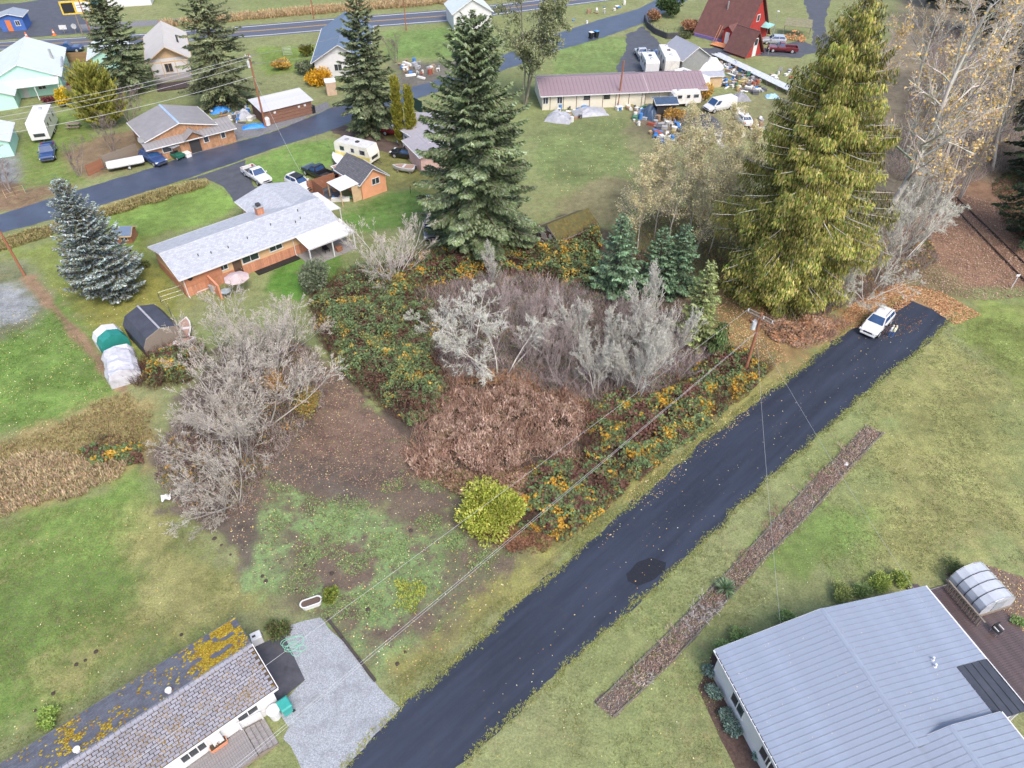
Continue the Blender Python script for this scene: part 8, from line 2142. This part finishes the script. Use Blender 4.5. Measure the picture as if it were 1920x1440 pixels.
sc_ = thing('white_scrap', 'crumpled white sheet lying by the lower left bare trees', 'scrap', gp(314, 935), 0.4)
rg = np.random.default_rng(3)
V = [(x * 0.14 - 0.4, y * 0.14 - 0.3, 0.10 + rg.uniform(0, 0.28)) for y in range(5) for x in range(6)]
F_ = [(y * 6 + x, y * 6 + x + 1, y * 6 + x + 7, y * 6 + x + 6) for y in range(4) for x in range(5)]
MB().add(V, F_).add([(a, b, c - 0.03) for a, b, c in V], [tuple(reversed(f)) for f in F_]).build('sheet', M_WHITE, sc_)

# ------------------------------------------------------------------ yard clutter
def tarp(name, label, loc, rz, L, W, h, m, seed, cat='tarp'):
    rng = np.random.default_rng(seed)
    t = thing(name, label, cat, (*loc, 0), rz)
    n = 9
    V = []
    for j in range(n):
        for i in range(n):
            u, v = i / (n - 1) * 2 - 1, j / (n - 1) * 2 - 1
            e = max(abs(u), abs(v))
            z = 0.02 + h * max(0, 1 - e ** 3) * rng.uniform(0.65, 1.0) * (0.8 + 0.2 * math.cos(u * 3))
            V.append((u * L / 2 * rng.uniform(0.95, 1.05), v * W / 2 * rng.uniform(0.95, 1.05), z))
    F = [(j * n + i, j * n + i + 1, (j + 1) * n + i + 1, (j + 1) * n + i) for j in range(n - 1) for i in range(n - 1)]
    MB().add(V, F).add([(x, y, max(z - 0.03, 0.0)) for x, y, z in V], [tuple(reversed(f)) for f in F]).build('sheet', m, t)
    MB().bbox(-L * 0.3, L * 0.3, -W * 0.3, W * 0.3, 0, h * 0.45, 0.05).build('load', M_WOOD, t)
T_SIL = mat('silver_tarp', (0.32, 0.33, 0.37), rough=0.45, var=0.2)
T_DK = mat('charcoal_tarp', (0.055, 0.058, 0.070), rough=0.5, var=0.3)
T_BL = mat('bright_blue_tarp', (0.04, 0.22, 0.58), rough=0.5, var=0.2)
T_NAVY = mat('navy_tarp', (0.045, 0.075, 0.13), rough=0.5, var=0.3)
for lb, px, py, rz, L, W, h, m in (('silver tarp spread over long goods at the cream building wall', 1105, 212, 0.2, 5.5, 3.2, 1.0, T_SIL), ('silver grey tarp covered heap at the left end of the cream building', 1048, 224, -0.3, 4.2, 3.2, 1.5, T_SIL),
                                  ('blue grey tarp bundle beside the dark hut', 1218, 218, 0.8, 3.0, 3.0, 1.9, T_NAVY), ('big dark tarp tent before the white van', 1322, 240, 0.3, 6.0, 5.0, 2.2, T_DK), ('grey tarp heap right of the white van', 1388, 186, 0.2, 3.0, 2.4, 1.2, mat('mid_grey_tarp', (0.22, 0.22, 0.25), rough=0.6)),
                                  ('blue tarp over junk below the broad grey green fir', 415, 208, 0.4, 3.4, 2.2, 0.8, T_BL), ('crumpled bright blue tarp at the shed pole foot', 477, 238, 0.3, 3.6, 1.6, 0.5, T_BL), ('light blue crumpled tarp by the long metal stack end', 1448, 182, 0.0, 2.2, 1.6, 0.6, mat('light_blue_tarp', (0.30, 0.50, 0.68), rough=0.5)),
                                  ('white plastic sheeting over the open hut in the junk yard', 1325, 130, 0.1, 6.5, 3.0, 2.6, mat('white_sheeting', (0.58, 0.59, 0.62), rough=0.5, var=0.2)), ('pale grey board pile under sheeting left of the shed pole', 460, 222, 0.5, 2.6, 1.8, 1.5, T_SIL)):
    tarp('tarp_heap', lb, gp(px, py), rz, L, W, h, m, px)
gr_ = H('grey_gable_shed', 'grey steep-roofed shed behind the junk yard sheeting', 'shed', (31.5, 135.2), R(-66), -3.5, 3.0, 5.6, 2.6, 4.4, M_STEEL, mat('grey_metal_sheet', (0.27, 0.28, 0.32), rough=0.5, var=0.1), ov=0.3)
hut = H('dark_hut', 'black plastic-covered hut at the cream building porch', 'hut', (22.6, 113.0), R(6), 0, 3.0, 2.6, 2.2, 2.6, mat('black_sheet', (0.03, 0.03, 0.034), rough=0.6), T_NAVY, ov=0.25)
hut2 = H('plywood_hut', 'plywood lean-to hut under white sheeting in the junk yard', 'hut', gp(1330, 160), R(10), -1.6, 1.6, 2.2, 1.9, 2.2, M_PLY, T_SIL, ov=0.2)
ms2 = thing('metal_sheet_stack', 'long white stack of corrugated metal sheets across the junk yard', 'metal stack', (*gp(1340, 108), 0), 0)
A, B = gp(1340, 108), gp(1485, 178)
L_ = math.hypot(B[0] - A[0], B[1] - A[1]); ms2.rotation_euler = (0, 0, math.atan2(B[1] - A[1], B[0] - A[0]))
for i in range(8):
    MB().bbox(0.2 * (i % 3), L_ - 0.3 * (i % 2), -0.95 + i * 0.24, -0.75 + i * 0.24, 0.75, 0.83 + 0.03 * (i % 2), 0.01).build('sheet', mat('white_corrugated_metal', (0.58, 0.60, 0.63), rough=0.35, var=0.15), ms2)
for i in range(9):
    MB().box(0.4 + i * (L_ - 0.8) / 8 - 0.1, 0.4 + i * (L_ - 0.8) / 8 + 0.1, -0.9, 0.95, 0, 0.74).build('trestle', M_WOOD, ms2)

CL = [('clutter_box', (0.62, 0.61, 0.58)), ('clutter_box', (0.30, 0.20, 0.13)), ('clutter_box', (0.10, 0.10, 0.11)), ('clutter_box', (0.06, 0.20, 0.48)), ('clutter_box', (0.30, 0.08, 0.05)), ('clutter_box', (0.34, 0.34, 0.36)), ('clutter_box', (0.42, 0.34, 0.14)), ('clutter_box', (0.08, 0.20, 0.13))]
cmat = [mat('clutter_%d' % i, c, rough=0.65, var=0.2) for i, (_, c) in enumerate(CL)]
def mk_item(k, s):
    mb = MB()
    if k == 0:      # crate with rim
        mb.bbox(-s, s, -s * 0.7, s * 0.7, 0, s * 0.9, 0.04).box(-s * 1.05, s * 1.05, -s * 0.75, s * 0.75, s * 0.903, s * 1.0)
    elif k == 1:    # drum
        mb.cyl((0, 0), s * 0.6, 0, s * 1.6, 12).cyl((0, 0), s * 0.63, s * 0.5, s * 0.58, 12).cyl((0, 0), s * 0.63, s * 1.05, s * 1.13, 12)
    elif k == 2:    # bucket
        mb.cyl((0, 0), s * 0.45, 0, s * 0.9, 12, s * 0.6).cyl((0, 0), s * 0.64, s * 0.903, s * 0.97, 12)
    elif k == 3:    # stacked boards
        for i in range(3):
            mb.box(-s * 2, s * 2, -s * 0.5 + i * 0.05, s * 0.4 + i * 0.05, i * 0.09 + (0.003 * i), i * 0.09 + 0.085)
    elif k == 4:    # sack
        rg = np.random.default_rng(k)
        mb.loft([[(x, s * 0.5 * w * math.cos(a), s * 0.35 + s * 0.35 * w * math.sin(a)) for a in [j * math.pi / 4 for j in range(8)]] for x, w in ((-s, 0.3), (-s * 0.7, 0.9), (0, 1.0), (s * 0.7, 0.85), (s, 0.3))])
    else:           # chair-like frame
        mb.box(-s * 0.5, s * 0.5, -s * 0.5, s * 0.5, s * 0.8, s * 0.88).box(-s * 0.5, s * 0.5, s * 0.45, s * 0.52, s * 0.883, s * 1.7)
        for x in (-0.45, 0.45):
            for y in (-0.45, 0.45):
                mb.box(s * x - 0.04, s * x + 0.04, s * y - 0.04, s * y + 0.04, 0, s * 0.797)
    return mb
KN = ['junk_crate', 'junk_drum', 'junk_bucket', 'junk_boards', 'junk_sack', 'junk_chair']
KC = ['crate', 'drum', 'bucket', 'boards', 'sack', 'chair']
CACHE = {}
def clutter(place, grp, poly, n, seed):
    rng = np.random.default_rng(seed)
    q = sample_poly(P(poly), n, rng)
    cn_ = ['white', 'brown', 'black', 'blue', 'red', 'grey', 'yellow', 'green']
    for x, y in q:
        k = int(rng.integers(0, 6)); c = int(rng.choice(8, p=[0.26, 0.20, 0.16, 0.10, 0.05, 0.17, 0.03, 0.03]))
        if (k, c) not in CACHE:
            CACHE[(k, c)] = mk_item(k, 0.42).mesh(KN[k], cmat[c])
        s = float(rng.uniform(0.7, 1.4))
        o = link(KN[k], CACHE[(k, c)], None, (float(x), float(y), 0.0), (0, 0, float(rng.uniform(0, 6.28))), s)
        tag(o, 'small %s discarded %s %s' % (cn_[c], KC[k], place), KC[k], '%s %s of %s' % (cn_[c], KC[k], grp))
clutter('in the heap under the broad grey green fir', 'the clutter under the fir', [(385, 195), (430, 190), (470, 205), (480, 225), (450, 235), (425, 220), (390, 208)], 70, 81)
clutter('in the junk yard right of the plywood hut', 'the junk yard heap', [(1340, 120), (1400, 125), (1440, 165), (1420, 178), (1370, 170), (1345, 160)], 150, 82)
clutter('around the white van and dark tarp tent', 'the junk around the van', [(1180, 222), (1260, 222), (1300, 255), (1370, 255), (1430, 215), (1430, 250), (1330, 280), (1240, 270), (1200, 245)], 110, 83)
clutter('along the cream building wall', 'the goods along the wall', [(1040, 205), (1160, 200), (1240, 205), (1230, 228), (1120, 215), (1060, 235)], 44, 84)
clutter('on the bare ground right of the tall fir', 'the clutter beyond the road', [(745, 118), (800, 108), (825, 135), (800, 150), (750, 145)], 26, 85)
clutter('beside the ranch house carport', 'the things by the carport', [(600, 362), (640, 352), (672, 362), (655, 378), (610, 382)], 9, 86)
clutter('on the grass by the highway at the top', 'the roadside clutter', [(1070, 40), (1130, 12), (1180, 5), (1150, 30), (1090, 48)], 14, 87)
clutter('in front of the roadside workshop', 'the things before the workshop', [(340, 290), (380, 270), (440, 245), (436, 252), (390, 276), (350, 296)], 9, 88)
clutter('on the grass right of the metal sheet stack', 'the scrap beside the metal stack', [(1430, 145), (1480, 130), (1500, 145), (1470, 155)], 12, 89)

# ------------------------------------------------------------------ people beside the white car
def person(label, base, rz, h, top, trousers, hair, skin):
    t = thing('person', label, 'person', (*base, 0.012), rz)
    J = {'pel': (0, 0, .53), 'spi': (0, 0, .64), 'che': (0, .01, .76), 'nek': (0, .01, .86), 'hed': (0, -.01, .93), 'crn': (0, -.01, .985),
         'hl': (.055, 0, .50), 'kl': (.06, -.01, .28), 'al': (.06, .01, .045), 'tl': (.065, -.075, .02), 'hr': (-.055, 0, .50), 'kr': (-.06, -.01, .28), 'ar': (-.06, .01, .045), 'tr': (-.065, -.075, .02),
         'sl': (.105, .01, .80), 'el': (.135, .01, .64), 'wl': (.125, -.05, .50), 'dl': (.122, -.07, .45), 'sr': (-.105, .01, .80), 'er': (-.135, .01, .64), 'wr': (-.125, -.05, .50), 'dr': (-.122, -.07, .45)}
    rad = dict(pel=.075, spi=.065, che=.078, nek=.032, hed=.052, crn=.040, hl=.056, kl=.038, al=.026, tl=.022, hr=.056, kr=.038, ar=.026, tr=.022, sl=.038, el=.028, wl=.020, dl=.020, sr=.038, er=.028, wr=.020, dr=.020)
    E = [('pel', 'spi'), ('spi', 'che'), ('che', 'nek'), ('nek', 'hed'), ('hed', 'crn'), ('pel', 'hl'), ('hl', 'kl'), ('kl', 'al'), ('al', 'tl'), ('pel', 'hr'), ('hr', 'kr'), ('kr', 'ar'), ('ar', 'tr'), ('che', 'sl'), ('sl', 'el'), ('el', 'wl'), ('wl', 'dl'), ('che', 'sr'), ('sr', 'er'), ('er', 'wr'), ('wr', 'dr')]
    ks_ = list(J)
    me = bpy.data.meshes.new('body')
    me.from_pydata([tuple(c * h for c in J[k]) for k in ks_], [(ks_.index(a), ks_.index(b)) for a, b in E], [])
    o = link('body', me, None)
    sk = o.modifiers.new('skin', 'SKIN')
    for i, k in enumerate(ks_):
        d = me.skin_vertices[0].data[i]
        d.radius = (rad[k] * h, rad[k] * h)
        d.use_root = (k == 'pel')
    o.modifiers.new('sub', 'SUBSURF').levels = 1
    bpy.context.view_layer.update()
    ev = o.evaluated_get(bpy.context.evaluated_depsgraph_get())
    m2 = bpy.data.meshes.new_from_object(ev)
    bpy.data.objects.remove(o)
    m2.materials.clear()
    for m in (top, trousers, skin, M_WHITE):
        m2.materials.append(m)
    for f in m2.polygons:
        z, ax = f.center.z / h, abs(f.center.x) / h
        f.material_index = 3 if z < 0.055 else (1 if z < 0.52 and ax < 0.112 else (2 if (z > 0.865 or (z < 0.50 and ax >= 0.10)) else 0))
        f.use_smooth = True
    link('body', m2, t)
    hb = MB()
    hb.loft([[(0.060 * s * math.cos(a) * h, (0.012 + 0.064 * s * math.sin(a)) * h, z * h) for a in [k * math.pi / 5 for k in range(10)]] for z, s in ((0.86, 0.55), (0.92, 1.0), (0.97, 1.0), (1.005, 0.55))])
    hb.build('hair', hair, t)
    return t
SKIN = mat('skin', (0.50, 0.32, 0.24), rough=0.6)
JEAN = mat('blue_denim', (0.04, 0.09, 0.24), rough=0.9)
person('person in white top and blue jeans by the white car, left of the pair', gp(1666, 632), R(-150), 1.5, M_WHITE, JEAN, mat('fair_hair', (0.55, 0.47, 0.34), rough=0.8), SKIN)
person('person in pale yellow top and blue jeans by the white car, right of the pair', gp(1672, 633), R(-150), 1.5, mat('pale_yellow_top', (0.62, 0.62, 0.42), rough=0.9), JEAN, MATS['fair_hair'], SKIN)

# ------------------------------------------------------------------ molehills on the lawn edge
rng = np.random.default_rng(91)
M_EARTH = mat('fresh_earth', (0.062, 0.046, 0.038), rough=0.95, var=0.4, scale=8, bump=0.6, bscale=20)
def mound():
    n = 11
    secs = []
    for k, (r_, z) in enumerate(((1.0, -0.01), (0.8, 0.28), (0.45, 0.5), (0.12, 0.6))):
        secs.append([(r_ * math.cos(a) * rng.uniform(0.8, 1.15), r_ * math.sin(a) * rng.uniform(0.8, 1.15), z) for a in [j * 2 * math.pi / n for j in range(n)]])
    return MB().loft(secs).mesh('molehill', M_EARTH)
mnd = [mound() for _ in range(3)]
for i, (px, py) in enumerate(((402, 1010), (415, 1022), (432, 1040), (590, 1030), (588, 1049), (492, 1080), (498, 1090), (556, 1105), (572, 1060), (770, 995), (690, 1143), (760, 1222), (180, 1222), (160, 1238), (143, 1246), (100, 1300), (66, 1332), (340, 1190), (745, 1245), (622, 1075))):
    o = link('molehill', mnd[i % 3], None, (*gp(px, py), 0), (0, 0, i * 1.1), float(rng.uniform(0.10, 0.21)))
    tag(o, 'small dark molehill %s' % ('on the mossy ground left of the lane' if i < 12 or i > 17 else 'on the lawn behind the mossy-roofed home'), 'molehill', 'molehills %s' % ('on the mossy ground' if i < 12 or i > 17 else 'on the back lawn'))
